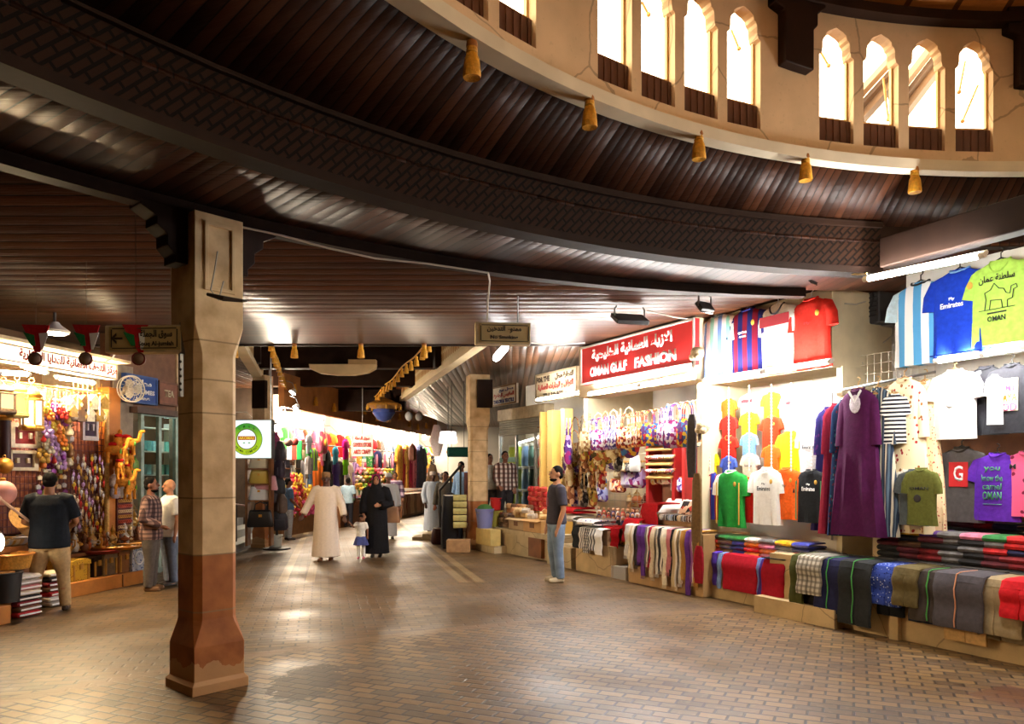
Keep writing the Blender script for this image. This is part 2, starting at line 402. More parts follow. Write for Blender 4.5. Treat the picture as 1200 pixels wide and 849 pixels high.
ring_solid('trim_22', WOOD_D, C2, R2+.02, R2+.13, 3.78, 3.98, 'dark board added to close the light gap between the two ring ceilings')  # added to keep sky light from leaking through the ceiling gap
_a0 = RF.s(1036, -1.0)
struct(MB().box(RF.w(_a0+4, -.98, 3.63), (8, .16, .26), RF.rz).build('trim_21', mat(C(38, 24, 17), .6, 0, .3, 4, .1, 'dark beam', .12), smooth=False, bev=.01), 'straight dark beam over the long tube light at the right edge', 'beam')
# white drum with arched windows
GP = 360/17; W0 = 90.85; WW = 3.2; WP = 4.12; TH = .11
wins = [(W0+GP*g+WP*i+WW/2) for g in range(17) for i in range(4)]
def arch_u():                                       # half profile of the lobed head: (u, z) from spring to apex
    pts = [(1, 5.13), (1, 5.17), (.86, 5.19), (.80, 5.23), (.83, 5.27), (.74, 5.31), (.62, 5.33), (.58, 5.36), (.40, 5.385), (.2, 5.40), (0, 5.415)]
    return [(-u, z) for u, z in pts]+[(u, z) for u, z in reversed(pts[:-1])]
drum = MB()
def seg(mb, poly):                                  # polygon in (angle deg, z) made solid between R1 and R1+TH
    n = len(poly); vs = [circ(C1, R1, z, math.radians(a)) for a, z in poly]+[circ(C1, R1+TH, z, math.radians(a)) for a, z in poly]
    mb.add(vs, [tuple(range(n)), tuple(range(2*n-1, n-1, -1))]+[(i, i+n, (i+1) % n+n, (i+1) % n) for i in range(n)])
ws = sorted(wins); edges = []
for i, w in enumerate(ws):
    nx = ws[(i+1) % len(ws)]+(360 if i == len(ws)-1 else 0)
    a, b = w+WW/2, nx-WW/2; k = max(1, int((b-a)/2.2))
    for q in range(k): seg(drum, [(a+(b-a)*q/k, 4.3), (a+(b-a)*(q+1)/k, 4.3), (a+(b-a)*(q+1)/k, 5.52), (a+(b-a)*q/k, 5.52)])
    a, b = w-WW/2, w+WW/2
    seg(drum, [(a, 4.3), (b, 4.3), (b, 4.46), (a, 4.46)])
    pr = [(w+u*WW/2, z) for u, z in arch_u()]
    for (u0, z0), (u1, z1) in zip(pr, pr[1:]):
        if abs(u1-u0) > 1e-6: seg(drum, [(u0, z0), (u1, z1), (u1, 5.52), (u0, 5.52)])
struct(drum.build('wall_drum', stone(C(218, 184, 144), 'cracked cream plaster', .1)), 'cream plaster drum pierced by arched windows', 'wall')
ring_solid('trim_5', mat(C(214, 198, 170), .7, 0, .15, 3, 0, 'cream ledge'), C1, R1-.05, R1+.1, 4.27, 4.36, 'pale ledge around the foot of the drum')
ring_solid('trim_6', WOOD_D, C1, R1-.12, R1+TH, 5.52, 5.6, 'dark wooden ring over the drum windows')
dome = MB(); rings = [[circ(C1, max(r, .02), z, a) for a in ANG] for r, z in ((R1+TH, 5.56), (R1-.3, 5.75), (4.2, 6.7), (2.2, 7.4), (.02, 7.7))]
dome.loft(rings, cap=False); struct(dome.build('ceiling_dome', planks(C(150, 92, 40), C(214, 140, 70), .3, 'Y', .6, (C1[0], C1[1], 4))), 'warm wooden inside of the shallow dome', 'ceiling')
sill_w = mat(C(96, 56, 34), .5, 0, .2, 9, .1, 'sill wood'); frame_w = mat(C(214, 176, 112), .5, 0, .12, 6, 0, 'window frame paint')
for i, w in enumerate(ws):
    vis = 88 < w < 142
    a = math.radians(w); rz = a-PI/2; hw = math.radians(WW/2)*(R1+.06)
    base = MB(); base.box((0, .055, 4.56), (hw*2+.01, .03, .21))
    for q in range(5): base.box((-hw*.8+q*hw*.4, .036, 4.56), (.012, .01, .2))
    p = circ(C1, R1, 0, a); o = base.build('window_%d' % (i+1), sill_w, loc=p, rz=rz, smooth=False)
    struct(o, 'arched drum window over a dark sill panel, %s from the right' % ('first second third fourth fifth sixth seventh eighth ninth tenth eleventh twelfth thirteenth'.split()[i]) if vis else None, 'window' if vis else None)
    if vis or i % 3 == 0:
        f = MB(); f.box((-hw+.008, .085, 4.95), (.02, .03, .6)); f.box((hw-.008, .085, 4.95), (.02, .03, .6)); f.box((0, .085, 4.68), (hw*2, .03, .025)); f.build('window_frame', frame_w, o, smooth=False)
# casement stays and the opened sashes seen through the right-hand windows
def ray_drum(px, rad):
    k = (px-600)/FOC; aa = k*k+1; bb = -2*(k*C1[0]+C1[1]); cc = C1[0]**2+C1[1]**2-rad**2
    Y = (-bb+math.sqrt(bb*bb-4*aa*cc))/2/aa; return Y
def pd(px, py, rad=R1+.25):
    Y = ray_drum(px, rad); return P(px, py, Y)
for (x0, y0, x1, y1, lab) in ((752, 2, 760, 17, 'short casement stay in the second drum window of the left group'), (857, 35, 866, 57, 'casement stay in the fourth drum window of the left group'), (961, 60, 971, 77, 'curved casement stay in the first window right of the bracket'), (1035, 92, 1041, 140, 'thin casement stay across the second window right of the bracket'), (1131, 72, 1124, 108, 'thin stay in the fourth window right of the bracket'), (1146, 100, 1128, 142, 'diagonal stay in the fourth window right of the bracket')):
    t_ = MB().tube([pd(x0, y0), pd(x1, y1)], .011, 6).ell(pd(x1, y1), .02, 8, 6); tag(t_.build('casement_stay', frame_w), lab, 'window stay')
def sash(pts, lab):
    o = thing('open_sash', lab, 'window sash'); a, b = Vector(pd(*pts[0], R1+.45)), Vector(pd(*pts[1], R1+.6))
    d = (b-a).normalized(); up = Vector((0, 0, 1)); nrm = (up-d*up.dot(d)).normalized()
    for off, th, nm, mm in ((0, .07, 'stile', mat(C(110, 76, 40), .5, 0, .1, 5, 0, 'sash stile')), (.17, .06, 'rail', mat(C(130, 96, 52), .5, 0, .1, 5, 0, 'pale sash paint')), (.085, .045, 'panel', mat(C(84, 54, 26), .5, 0, .2, 5, 0, 'sash panel'))):
        MB().tube([a+nrm*off, b+nrm*off], th*.75, 4).build(nm, mm, o, smooth=False)
sash(((1008, 141), (1060, 83)), 'opened wooden sash crossing the lower part of the second window right of the bracket')
sash(((1058, 134), (1113, 62)), 'opened wooden sash leaning across the third window right of the bracket')
for g in (0, 1, 2, 8, 9, 12, 14):
    a = math.radians(W0+GP*g-3.0); b = MB()
    b.prism([(-.14, 5.0), (.14, 4.97), (.14, 5.3), (.18, 5.34), (.18, 5.44), (.26, 5.5), (.26, 5.75), (-.24, 5.75), (-.24, 5.46), (-.14, 5.42)], -.1, .04)
    tag(b.build('roof_bracket', WOOD_D, loc=circ(C1, R1, 0, a), rz=a-PI/2, bev=.01), {0: 'dark bracket at the right edge beside the last drum window', 1: 'dark stepped bracket between the two groups of drum windows'}.get(g, 'dark stepped roof bracket on the drum outside the photo'), 'bracket', None if g < 2 else 'roof brackets outside the photo')
# ------------------------------------------------------------------ shell of the rest: alley ceiling, outer walls, roof slab
shell = mat(C(120, 92, 66), .8, 0, .2, 3, 0, 'old plaster')
def wall(name, c, d, rz=0, mm=None): struct(MB().box(c, d, rz).build(name, mm or shell, smooth=False))
wall('wall_back', (-2, -14, 2.4), (36, .2, 5)); wall('wall_left', (-18, 18, 2.4), (.2, 66, 5)); wall('wall_right', (14, 18, 2.4), (.2, 66, 5)); wall('wall_far', (-2, 50, 2.4), (36, .2, 5))
struct(MB().box((-2, 31.6, 4.75), (34, 37.2, .1)).build('ceiling_alley', planks(C(44, 26, 18), C(84, 50, 32), .2, 'X', .45), smooth=False), 'dark plank roof high over the alley', 'ceiling')
struct(MB().box((-2, 13.05, 4.3), (34, .1, .9)).build('wall_transition', WOOD_D, smooth=False))
BL = [(-4.64, 13.0), (-6.9, 21.8)]; BR = [(-.5, 13.0), (-3.62, 24.3)]     # inner edges of the two side boards
pk_al = planks(C(50, 31, 21), C(100, 64, 40), .13, 'X', .34)
struct(MB().slab([(-18, 13), BL[0], (-6.95, 22), (-6.95, 24.3), (-18, 24.3)], ZC, ZC+.06).build('ceiling_left', pk_al, smooth=False), 'plank soffit left of the raised alley ceiling', 'ceiling')
struct(MB().slab([BR[0], (14, 13), (14, 40), (-2.6, 40), (-3.62, 24.3)], ZC, ZC+.06).build('ceiling_right', pk_al, smooth=False), 'glossy plank soffit right of the raised alley ceiling', 'ceiling')
struct(MB().slab([(-18, 24.3), (-3.62, 24.3), (-2.6, 40), (-2.6, 50), (-18, 50)], ZC+.3, ZC+.36).build('ceiling_far', pk_al, smooth=False), 'dark ceiling at the far end of the alley', 'ceiling')
eave = mat(C(236, 214, 172), .6, 0, .1, 2, 0, 'cream eave paint')
def lattice():
    t = NT('gilded fretwork'); sp = t.n('ShaderNodeSeparateXYZ'); t.l(t.co(), sp.inputs[0])
    f = t.math('ABSOLUTE', t.math('SINE', t.math('MULTIPLY', sp.outputs[0], 17))); g = t.math('ABSOLUTE', t.math('SINE', t.math('MULTIPLY', sp.outputs[2], 14)))
    k = t.math('GREATER_THAN', t.math('MULTIPLY', f, g), .38); t.col(t.mix(C(226, 206, 160), C(176, 122, 46), k)); t.setp(.6); t.bump(k, .5, .02); return t.m
LAT = lattice()
def board(name, a, b, side, label):                 # a cream bottom band with fretwork above it, facing the alley
    d = Vector((b[0]-a[0], b[1]-a[1], 0)); L = d.length; rz = math.atan2(d.y, d.x)
    o = MB().box((L/2, 0, 3.91), (L, .2, .12)).build(name, eave, loc=(a[0], a[1], 0), rz=rz, smooth=False); struct(o, label, 'eave')
    MB().box((L/2, 0, 4.28), (L, .1, .62)).build('fretwork', LAT, o, smooth=False)
    MB().box((L/2, side*.06, 4.62), (L, .14, .08)).build('top_rail', WOOD_M, o, smooth=False)
    for q in range(1, 3): MB().box((L*q/3-.1, side*.09, 4.24), (.3, .18, .56)).build('beam_end', WOOD_D, o, smooth=False)
board('trim_7', BL[0], BL[1], -1, 'cream and gilded eave board left of the raised ceiling'); board('trim_8', BR[0], BR[1], 1, 'cream and gilded eave board right of the raised ceiling')
def xbeam(y, z0, z1, lab, d=.3):
    f = (y-13)/11; xa = -4.64-2.9*f; xb = -.5-3.1*f
    struct(MB().box(((xa+xb)/2, y, (z0+z1)/2), (xb-xa+.3, d, z1-z0)).build('trim_%d' % (9+int(f*10)), WOOD_D, smooth=False, bev=.015), lab, 'beam')
xbeam(14.6, 4.15, 4.5, 'dark cross beam over the near end of the alley'); xbeam(17.2, 4.02, 4.5, 'second dark cross beam over the alley'); xbeam(20.4, 3.98, 4.5, 'third dark cross beam over the alley'); xbeam(23.2, 3.55, 4.2, 'dark beam closing the raised alley ceiling')
# stained pale ceiling panel between the beams
pnl = thing('ceiling_panel', 'pale stained panel with a curved lower edge hung on the second alley cross beam', 'ceiling panel', (-3.72, 16.9, 3.84))
MB().prism([(-.74, .24), (-.72, .14), (-.5, .04), (-.15, .0), (.25, .0), (.55, .05), (.72, .14), (.74, .24)], -.06, .12).build('panel', mat(C(226, 196, 146), .6, 0, .15, 3, 0, 'bare plaster'), pnl, bev=.01)
MB().box((.44, -.02, .28), (.6, .2, .1)).build('patch', mat(C(196, 160, 110), .6, 0, .15, 3, 0, 'brown plaster'), pnl, smooth=False)

# ------------------------------------------------------------------ pillars
def pillar_mat():
    t = NT('painted pillar stone'); sp = t.n('ShaderNodeSeparateXYZ'); t.l(t.co(), sp.inputs[0]); n = t.noise(t.co(), 5, 5); n2 = t.noise(t.co(), 22)
    lo = t.math('LESS_THAN', sp.outputs[2], 1.06)
    a = t.ramp(n.outputs[0], [(.3, C(196, 160, 114)), (.6, C(232, 202, 156))]); b = t.ramp(n.outputs[0], [(.3, C(144, 82, 40)), (.65, C(184, 114, 60))])
    k = t.mix(a, b, lo)
    for z in (.62, 1.06, 1.5, 2.16, 2.42, 2.72):
        k = t.mix(k, C(150, 120, 84), t.math('MULTIPLY', t.math('LESS_THAN', t.math('ABSOLUTE', t.math('SUBTRACT', sp.outputs[2], z)), .006), .8))
    base = t.math('LESS_THAN', t.math('ADD', sp.outputs[2], t.math('MULTIPLY', n.outputs[0], .3)), .36)
    k = t.mix(k, C(204, 164, 116), t.math('MULTIPLY', base, .7)); t.col(k); t.setp(.7); t.bump(n2.outputs[0], .15, .01); return t.m
PM = pillar_mat()
def oct_ring(w, ch, z):
    h = w/2; c = max(ch, .004)
    return [(x, y, z) for x, y in ((-h+c, -h), (h-c, -h), (h, -h+c), (h, h-c), (h-c, h), (-h+c, h), (-h, h-c), (-h, -h+c))]
def pillar(loc, rz, label, H=3.7, w=.37, detail=True):
    o = MB().loft([oct_ring(w*1.25, 0, 0), oct_ring(w*1.25, 0, .07), oct_ring(w*1.12, 0, .10), oct_ring(w*1.12, 0, .36), oct_ring(w*.98, .045, .52), oct_ring(w*.95, .05, .56), oct_ring(w*.95, .05, 2.62), oct_ring(w*.97, .045, 2.66), oct_ring(w*1.08, 0, 2.84), oct_ring(w*1.08, 0, H)]).build('pillar', PM, loc=loc, rz=rz, bev=.006, smooth=False)
    struct(o, label, 'pillar')
    if detail:
        h = w*1.08/2
        for s_, (x, z, a, b) in enumerate(((0, 3.62, .25, .03), (0, 3.12, .25, .03), (-.11, 3.37, .03, .5), (.11, 3.37, .03, .5))): MB().box((x, -h-.008, z), (a, .02, b)).build('panel_moulding', PM, o, smooth=False, bev=.004)
    return o
PC = (-2.43, 6.12, 0)
prz = math.radians(-41.6+90)
pl = pillar(PC, prz, 'cream square pillar with brown painted foot in the foreground')
for s in (-1, 1):                                   # stepped wooden corbels beside its head
    MB().prism([(s*.2, 3.3), (s*.3, 3.3), (s*.3, 3.36), (s*.36, 3.42), (s*.36, 3.5), (s*.44, 3.56), (s*.44, 3.62), (s*.56, 3.68), (s*.56, 3.72), (s*.2, 3.72)], -.1, .1).build('corbel', WOOD_D, pl, smooth=False, bev=.006)
for px, y, lab in ((560, 17.3, 'cream pillar at the right mouth of the alley'), (308, 17.5, 'cream pillar behind the lit round sign')):
    q = pillar(P(px, HY, y)[:2]+(0,), .25 if px > 400 else -.3, lab, 3.9, .42 if px > 400 else .3, False)
    MB().box((.1, -.26, 3.45), (.34, .1, .62)).build('corbel', WOOD_D, q, smooth=False)
# conduit bracket, bare wire and lamp arm on the front pillar
o = thing('pipe_bracket', 'grey pipe stub lying on the front pillar under its panel', 'bracket'); 
MB().tube([P(243, 345, 5.75), P(262, 350, 5.72), P(286, 353, 5.8)], [.012, .02, .012], 8).build('pipe', DKCABLE, o); MB().ell(P(286, 353, 5.8), (.03, .02, .012)).build('end_cap', METAL, o)
tag(MB().tube([P(255, 295, 5.83), P(252, 315, 5.78), P(247, 340, 5.74), P(256, 352, 5.73), P(262, 330, 5.8)], .006, 5).build('loose_wire', CABLE), 'loose pale wire hanging on the panel of the front pillar', 'wire')
o = thing('pillar_rail', 'narrow metal strip with holes fixed to the side of the front pillar', 'metal strip')
MB().box(P(212, 440, 5.86), (.03, .03, .33), prz).build('strip', METAL, o, bev=.004)
for y in (424, 433, 441, 450, 457): MB().ell(P(211.5, y, 5.835), .011, 8, 6).build('screw', BLACK, o)

# fill lamp added out of view under the dome, brightens floor and pillar
dl = thing('dome_fill_lamp', 'round warm fill lamp added under the dome, out of view', 'lamp', (C1[0], C1[1], 5.3))
MB().lathe([(.02, .16), (.12, .1), (.2, 0), (.18, -.02)], 18).build('reflector', BRASS, dl); MB().lathe([(.01, -.12), (.25, -.08), (.38, -.01), (.38, 0), (.01, .0)], 18).build('glass', emis((1, .72, .42, 1), 60*LAMP), dl); MB().tube([(0, 0, .2), (0, 0, 2.35)], .02, 8).build('rod', BRASS, dl)
# ------------------------------------------------------------------ lamps and shop structure on the right
def tube_lamp(fr, a, b, d, label, col=T_COOL, k=None, r=.026, group=None):
    p, q = Vector(fr.loc(a[0], a[1], d)), Vector(fr.loc(b[0], b[1], d)); c = (p+q)/2; L = (q-p).length
    o = thing('fluorescent_lamp', label, 'lamp', c, 0, group); p -= c; q -= c; u = (q-p).normalized()
    MB().tube([p, q], r, 8).build('tube', emis(col, k or TUBE_W, 'lit fluorescent tube'), o)
    n = Vector((fr.n[0], fr.n[1], .6)).normalized()*.045
    MB().tube([p+n-u*.02, q+n+u*.02], .02, 6).build('housing', WHITE, o)
    for e, s in ((p, -1), (q, 1)): MB().tube([e-u*.02*s, e+u*.03*s], .027, 8).build('end_cap', WHITE, o)
    return o
def bulb(loc, label, col=T_WARM, k=None, r=.05, group=None, cat='lamp'):
    o = thing('light_bulb', label, cat, loc, 0, group)
    MB().ell((0, 0, 0), (r, r, r*1.25), 10, 8).build('glass', emis(col, k or BULB, 'lit bulb'), o)
    MB().lathe([(r*.45, r*.95), (r*.5, r*1.2), (r*.4, r*1.9)], 8).build('socket', BLACK, o)
    return o
tube_lamp(RF, (1016, 327), (1150, 299), -1.1, 'long lit fluorescent tube over the striped pale blue shirt and the royal blue shirt')
tube_lamp(RF, (1098, 423), (1150, 415), .22, 'lit tube under the royal blue shirt')
tube_lamp(RF, (1152, 415), (1198, 406), .22, 'lit tube under the lime green shirt')
tube_lamp(RF, (826, 446), (892, 436), .12, 'lit tube below the light and barca striped shirts of the upper panel'.replace('barca ', 'red and blue '))
tube_lamp(RF, (898, 435), (972, 424), .12, 'lit tube below the white and red shirts of the upper panel')
tube_lamp(RF, (690, 462), (748, 452), .02, 'lit tube under the left half of the red shop sign')
tube_lamp(RF, (752, 451), (810, 440), .02, 'lit tube under the right half of the red shop sign')
tube_lamp(RF, (629, 469), (680, 460), .35, 'lit tube under the cream sign left of the red sign')
st = mat(C(222, 206, 170), .7, 0, .12, 4, .08, 'painted wall')
def rbox(name, a0, a1, d0, d1, z0, z1, mm, label=None, cat=None, kind='structure', bev=0, fr=RF, parent=None):
    c = fr.w((a0+a1)/2, (d0+d1)/2, (z0+z1)/2)
    o = MB().box((0, 0, 0), (abs(a1-a0), abs(d1-d0), z1-z0)).build(name, mm, parent, bev=bev, smooth=False, loc=c, rz=fr.rz)
    return tag(o, label, cat, None, kind) if not parent else o
S = RF.s
sA0, sA1 = S(818, .4), S(975, .4); sB0 = S(1062, .4)
rbox('wall_shops', -6, 12, 2.2, 2.3, 0, ZC, WHITEWALL, 'back wall of the shops on the right', 'wall')
rbox('wall_panel', sA0, sA1, .4, 1.5, 2.93, ZC-.01, st, 'beige wall panel carrying four jerseys under the ceiling', 'wall')
rbox('wall_recess', sA1, 12, 1.45, 1.55, 0, ZC, WHITEWALL, 'white wall of the recess with the air conditioner', 'wall')
rbox('wall_panel', sB0, 12, .4, .5, 2.82, ZC-.01, WHITEWALL, 'white wall panel carrying shirts at the right edge', 'wall')
rbox('wall_divider', sA1-.06, sA1+.02, .55, 2.2, 0, 2.95, st, 'dividing wall right of the jersey display', 'wall')
rbox('wall_divider', S(820, .25)-.05, S(820, .25)+.05, .25, 2.2, 0, 2.95, st, 'dividing wall between the bag shop and the jersey display', 'wall')
rbox('wall_divider', S(681, .6)-.06, S(681, .6)+.06, .7, 2.2, 0, ZC, st, 'dividing wall left of the bag shop', 'wall')
rbox('wall_header', S(681, .2), S(818, .2), .16, .6, 3.0, ZC, st, 'wall behind the red shop sign', 'wall')
rbox('wall_jersey', S(820, 1.2), sA1, 1.15, 1.25, 0, 2.95, WHITEWALL, 'white wall behind the jersey columns', 'wall')
rbox('wall_wood', S(1090, 1.4), 12, 1.38, 1.45, 1.1, 2.2, WOOD_M, 'brown wooden board behind the printed t-shirts', 'wall')
# floors and counters
cb = stone(C(206, 178, 132), 'stained stone', .18)
sT = S(905, .1)
rbox('counter', sT, 12, .06, .75, 0, .72, cb, 'long beige stone counter under the hanging trousers', 'counter', None)
rbox('step', sT-.1, S(985, .0), -.1, .06, 0, .2, cb, 'low stone kerb at the left foot of the trouser counter', 'step')
rbox('counter', sT+.9, 12, .75, 1.38, 0, 1.06, cb, 'raised back counter under the printed t-shirts', 'counter', None)
pil = rbox('trim_30', S(1047, 0)-.05, S(1047, 0)+.05, .0, .06, .0, .70, cb, 'narrow pilaster on the trouser counter', 'trim')
rbox('counter', S(828, .2), sT-.02, .2, 1.15, 0, .6, cb, 'stone counter below the jersey display', 'counter', None)
rbox('counter', S(733, 0), S(822, .02), .05, .9, 0, .86, mat(C(178, 140, 92), .6, 0, .2, 5, .05, 'board'), 'tan table box draped with scarves', 'counter', None, .01)
rbox('counter', S(716, .1), S(733, .1), .1, .9, 0, .2, WHITEWALL, 'low white step beside the scarf table', 'step', None)
rbox('counter', S(672, .05), S(716, .05), .1, 1.1, 0, .5, cb, 'stone plinth of the bag shop', 'counter', None)
rbox('counter', S(672, .8), S(815, .8), 1.2, 1.9, 0, .95, cb, 'rear shelf of the bag shop', 'counter', None)
rbox('trim_31', S(540, .2), S(640, .2), .3, 1.6, 0, .5, MARBLE, 'low marble wall in front of the glass shop', 'wall')
rbox('trim_32', S(640, .1)+.0, S(668, .1), .12, 1.0, 0, .36, MARBLE, 'low marble plinth behind the standing man', 'wall')
rbox('trim_33', S(558, 0), S(579, 0), .0, .3, 0, .15, MARBLE, 'stone step at the foot of the right pillar', 'step')
rbox('trim_34', S(579, .2), S(640, .2), .24, .3, .42, .52, MARBLE, 'coping of the low marble wall', 'trim')
# ------------------------------------------------------------------ garments
def ring_shape(a, b, z, n=20, fold=0, ph=0, p=2.6):
    out = []
    for k in range(n):
        t = 2*PI*k/n; c, s = math.cos(t), math.sin(t)
        x = a*math.copysign(abs(c)**(2/p), c); y = b*math.copysign(abs(s)**(2/p), s)
        y += fold*math.sin(x*34+ph)*(1 if s < 0 else .6)
        out.append((x, y, z))
    return out
def shirt_body(v, V=False):
    m = MB(); f = .004+.005*v; ph = v*1.7
    rs = [ring_shape(.075, .03, 0), ring_shape(.10, .036, -.012), ring_shape(.19, .046, -.05), ring_shape(.235, .05, -.085), ring_shape(.242, .056, -.2, fold=f*.5, ph=ph),
          ring_shape(.238, .056, -.38, fold=f, ph=ph), ring_shape(.243, .05, -.56, fold=f*1.6, ph=ph+.4), ring_shape(.248+.006*v, .045, -.72, fold=f*2.2, ph=ph+.7)]
    return m.loft(rs)
def sleeve_mesh(s, v=0):
    return MB().tube([(s*.14, 0, -.09), (s*.2, 0, -.115), (s*.245, -.004, -.2), (s*(.272-.008*v), -.006, -.295-.012*v)], [.065, .08, .08, .08], 12, True, .5)
def collar_mesh(V):
    pts = [(.082*math.cos(t), .036*math.sin(t)-.004, -(.11 if V else .035)*max(0, -math.sin(t))**(1 if V else 1.5)+.004) for t in [2*PI*k/20 for k in range(21)]]
    return MB().tube([(x, y-(.024 if z < -.02 else 0), z) for x, y, z in pts], .009, 6)
def long_sleeve(s): return MB().tube([(s*.14, 0, -.085), (s*.19, 0, -.14), (s*.215, -.006, -.33), (s*.225, -.008, -.52)], [.06, .07, .07, .08], 12, True, .5)
def dress_body(v):
    rs = [ring_shape(.075, .03, 0), ring_shape(.18, .045, -.05), ring_shape(.22, .05, -.1), ring_shape(.215, .055, -.3, fold=.006, ph=v)]
    for i in range(1, 9): rs.append(ring_shape(.215+.018*i, .055+.006*i, -.3-.13*i, 20, .006+.004*i, v+.1*i))
    return MB().loft(rs)
def hanger_mesh():
    m = MB(); m.tube([(0, 0, .02), (-.2, 0, -.06), (.2, 0, -.06), (0, 0, .02)], .007, 6)
    return m.tube([(0, 0, .02), (0, 0, .06)]+[(.022*math.sin(t)*1.0, 0, .085-.022*math.cos(t)) for t in [i*.7 for i in range(6)]], .005, 6)
def prints(o, pr):
    for q in pr or ():
        ty = q[0]
        if ty == 't': text(q[1], q[4], q[5], q[6], o, (q[2], -.067, q[3]), 'lettering', .015)
        elif ty == 'b': MB().box((q[2], -.061, q[3]), (q[4], .008, q[5])).build(q[1], q[6], o, bev=.003)
        elif ty == 'e': MB().ell((q[2], -.06, q[3]), (q[4], .006, q[5]), 14, 6).build(q[1], q[6], o)
        elif ty == 'l': MB().tube([(x, -.064, z) for x, z in q[2]], q[3], 5).build(q[1], q[4], o)
NSH = [0]
def shirt(label, px, yt, yb, d, m, sl=None, col=None, pr=None, v=None, V=False, name='t_shirt', cat='t-shirt', group=None, fr=RF, hang=None, wx=1.0, turn=0, longs=False, drop=.72, gm='black'):
    loc = fr.loc(px, yt, d); k = (yb-yt)*loc[1]/FOC/drop
    NSH[0] += 1; v = NSH[0] % 3 if v is None else v
    o = inst(name, ('sb', v, name == 'dress'), (lambda: dress_body(v)) if name == 'dress' else (lambda: shirt_body(v)), m, loc=loc, rz=fr.rz+turn)
    o.scale = (k*wx, k*wx, k); tag(o, label, cat, group)
    for s in (-1, 1):
        inst('sleeve', ('sl', s, longs, v if not longs else 0), (lambda: long_sleeve(s)) if longs else (lambda: sleeve_mesh(s, v)), (sl if not isinstance(sl, tuple) else sl[0 if s < 0 else 1]) if sl else m, o)
    inst('collar', ('co', V), lambda: collar_mesh(V), col or m, o)
    prints(o, pr)
    if hang:
        h = inst('clothes_hanger', 'hang', hanger_mesh, BLACK if gm == 'black' else WHITE if gm == 'white' else WOOD_L, loc=(loc[0], loc[1], loc[2]), rz=fr.rz+turn)
        h.scale = (k,)*3; tag(h, '%s hook hanger holding the %s' % (gm if gm != 'wood' else 'wooden', hang), 'hanger')
    return o
W_, K_, N_ = cloth(238, 236, 232, .05), cloth(28, 28, 32), cloth(28, 34, 84)
wt = mat(C(245, 245, 245), .7, 0, .02, 5, 0, 'white print'); bk = mat(C(22, 22, 26), .7, 0, .1, 5, 0, 'black print'); gd = mat(C(206, 160, 60), .6, 0, .1, 20, 0, 'gold badge'); rd = mat(C(200, 30, 36), .7, 0, .1, 5, 0, 'red print'); gn = mat(C(70, 150, 96), .7, 0, .1, 5, 0, 'green print')
SKYB, WHT = C(92, 170, 226), C(240, 242, 244)
badge = ('e', 'badge', .12, -.17, .026, .032, gd)
# upper wall, right edge
shirt('pale blue and white striped jersey with black collar hanging under the long tube lamp', 1079, 331, 428, .3, stripes([WHT, SKYB], .075), cloth(200, 226, 240), bk, [('e', 'badge', .12, -.18, .024, .03, N_)], name='jersey', cat='jersey', hang='pale blue striped jersey under the long tube')
shirt('royal blue jersey reading Emirates beside the pale blue striped jersey', 1125, 316, 416, .26, cloth(24, 62, 190), None, cloth(120, 170, 230), [('t', 'Emirates', -.03, -.30, .2, .045, wt), ('t', 'Fly', -.03, -.25, .05, .03, wt), badge, ('b', 'hem', 0, -.71, .46, .012, cloth(16, 40, 130))], name='jersey', cat='jersey', hang='royal blue jersey')
shirt('lime green t-shirt printed with a camel and Arabic words high at the right edge', 1173, 305, 404, .24, cloth(170, 214, 92), None, None,
      [('t', arab('سلطنة عمان'), 0, -.16, .3, .075, bk), ('t', 'OMAN', 0, -.5, .15, .045, bk), ('b', 'small_line', 0, -.45, .16, .012, bk), ('l', 'camel_outline', [(-.1, -.42), (-.09, -.33), (-.1, -.27), (-.05, -.25), (-.02, -.2), (.02, -.25), (.06, -.26), (.08, -.3), (.11, -.31), (.12, -.25), (.16, -.24), (.17, -.27), (.14, -.28), (.13, -.35), (.09, -.36), (.09, -.42)], .004, bk), ('l', 'ground_line', [(-.15, -.42), (.15, -.42)], .003, bk), ('l', 'camel_legs', [(-.06, -.42), (-.05, -.34), (.04, -.35), (.05, -.42)], .004, bk)], hang='lime green camel t-shirt', V=True)
# middle row, right
shirt('white t-shirt with a faint grey print hanging left of the two black t-shirts', 1119, 434, 515, .5, W_, None, None, [('e', 'faint_print', -.02, -.3, .07, .09, mat(C(196, 190, 186), .8, 0, .3, 60, 0, 'faint print'))], hang='white t-shirt with faint print', gm='wood', wx=.95)
shirt('dark grey t-shirt hanging just right of the white t-shirt', 1156, 430, 510, .62, cloth(52, 52, 58), None, None, [('b', 'label', -.05, -.06, .05, .03, wt)], wx=.9)
shirt('charcoal t-shirt with a bright block of printed words at the right edge', 1186, 427, 508, .5, cloth(46, 46, 52), None, None, [('b', 'print_panel', -.02, -.32, .24, .34, mat(C(236, 226, 200), .8, 0, .05, 5, 0, 'pale print')), ('t', 'SOD', -.02, -.45, .22, .08, mat(C(222, 90, 150), .7, 0, .1, 3, 0, 'pink print')), ('t', 'MAYA', -.02, -.35, .22, .08, mat(C(240, 190, 40), .7, 0, .1, 3, 0, 'yellow print')), ('t', 'IS MY', -.02, -.25, .2, .07, mat(C(160, 60, 170), .7, 0, .1, 3, 0, 'violet print'))], wx=.9, hang='charcoal t-shirt with bright print')
shirt('crumpled white shirt hanging edge on in front of the charcoal printed t-shirt', 1166, 440, 498, .38, W_, wx=.42, turn=.7)
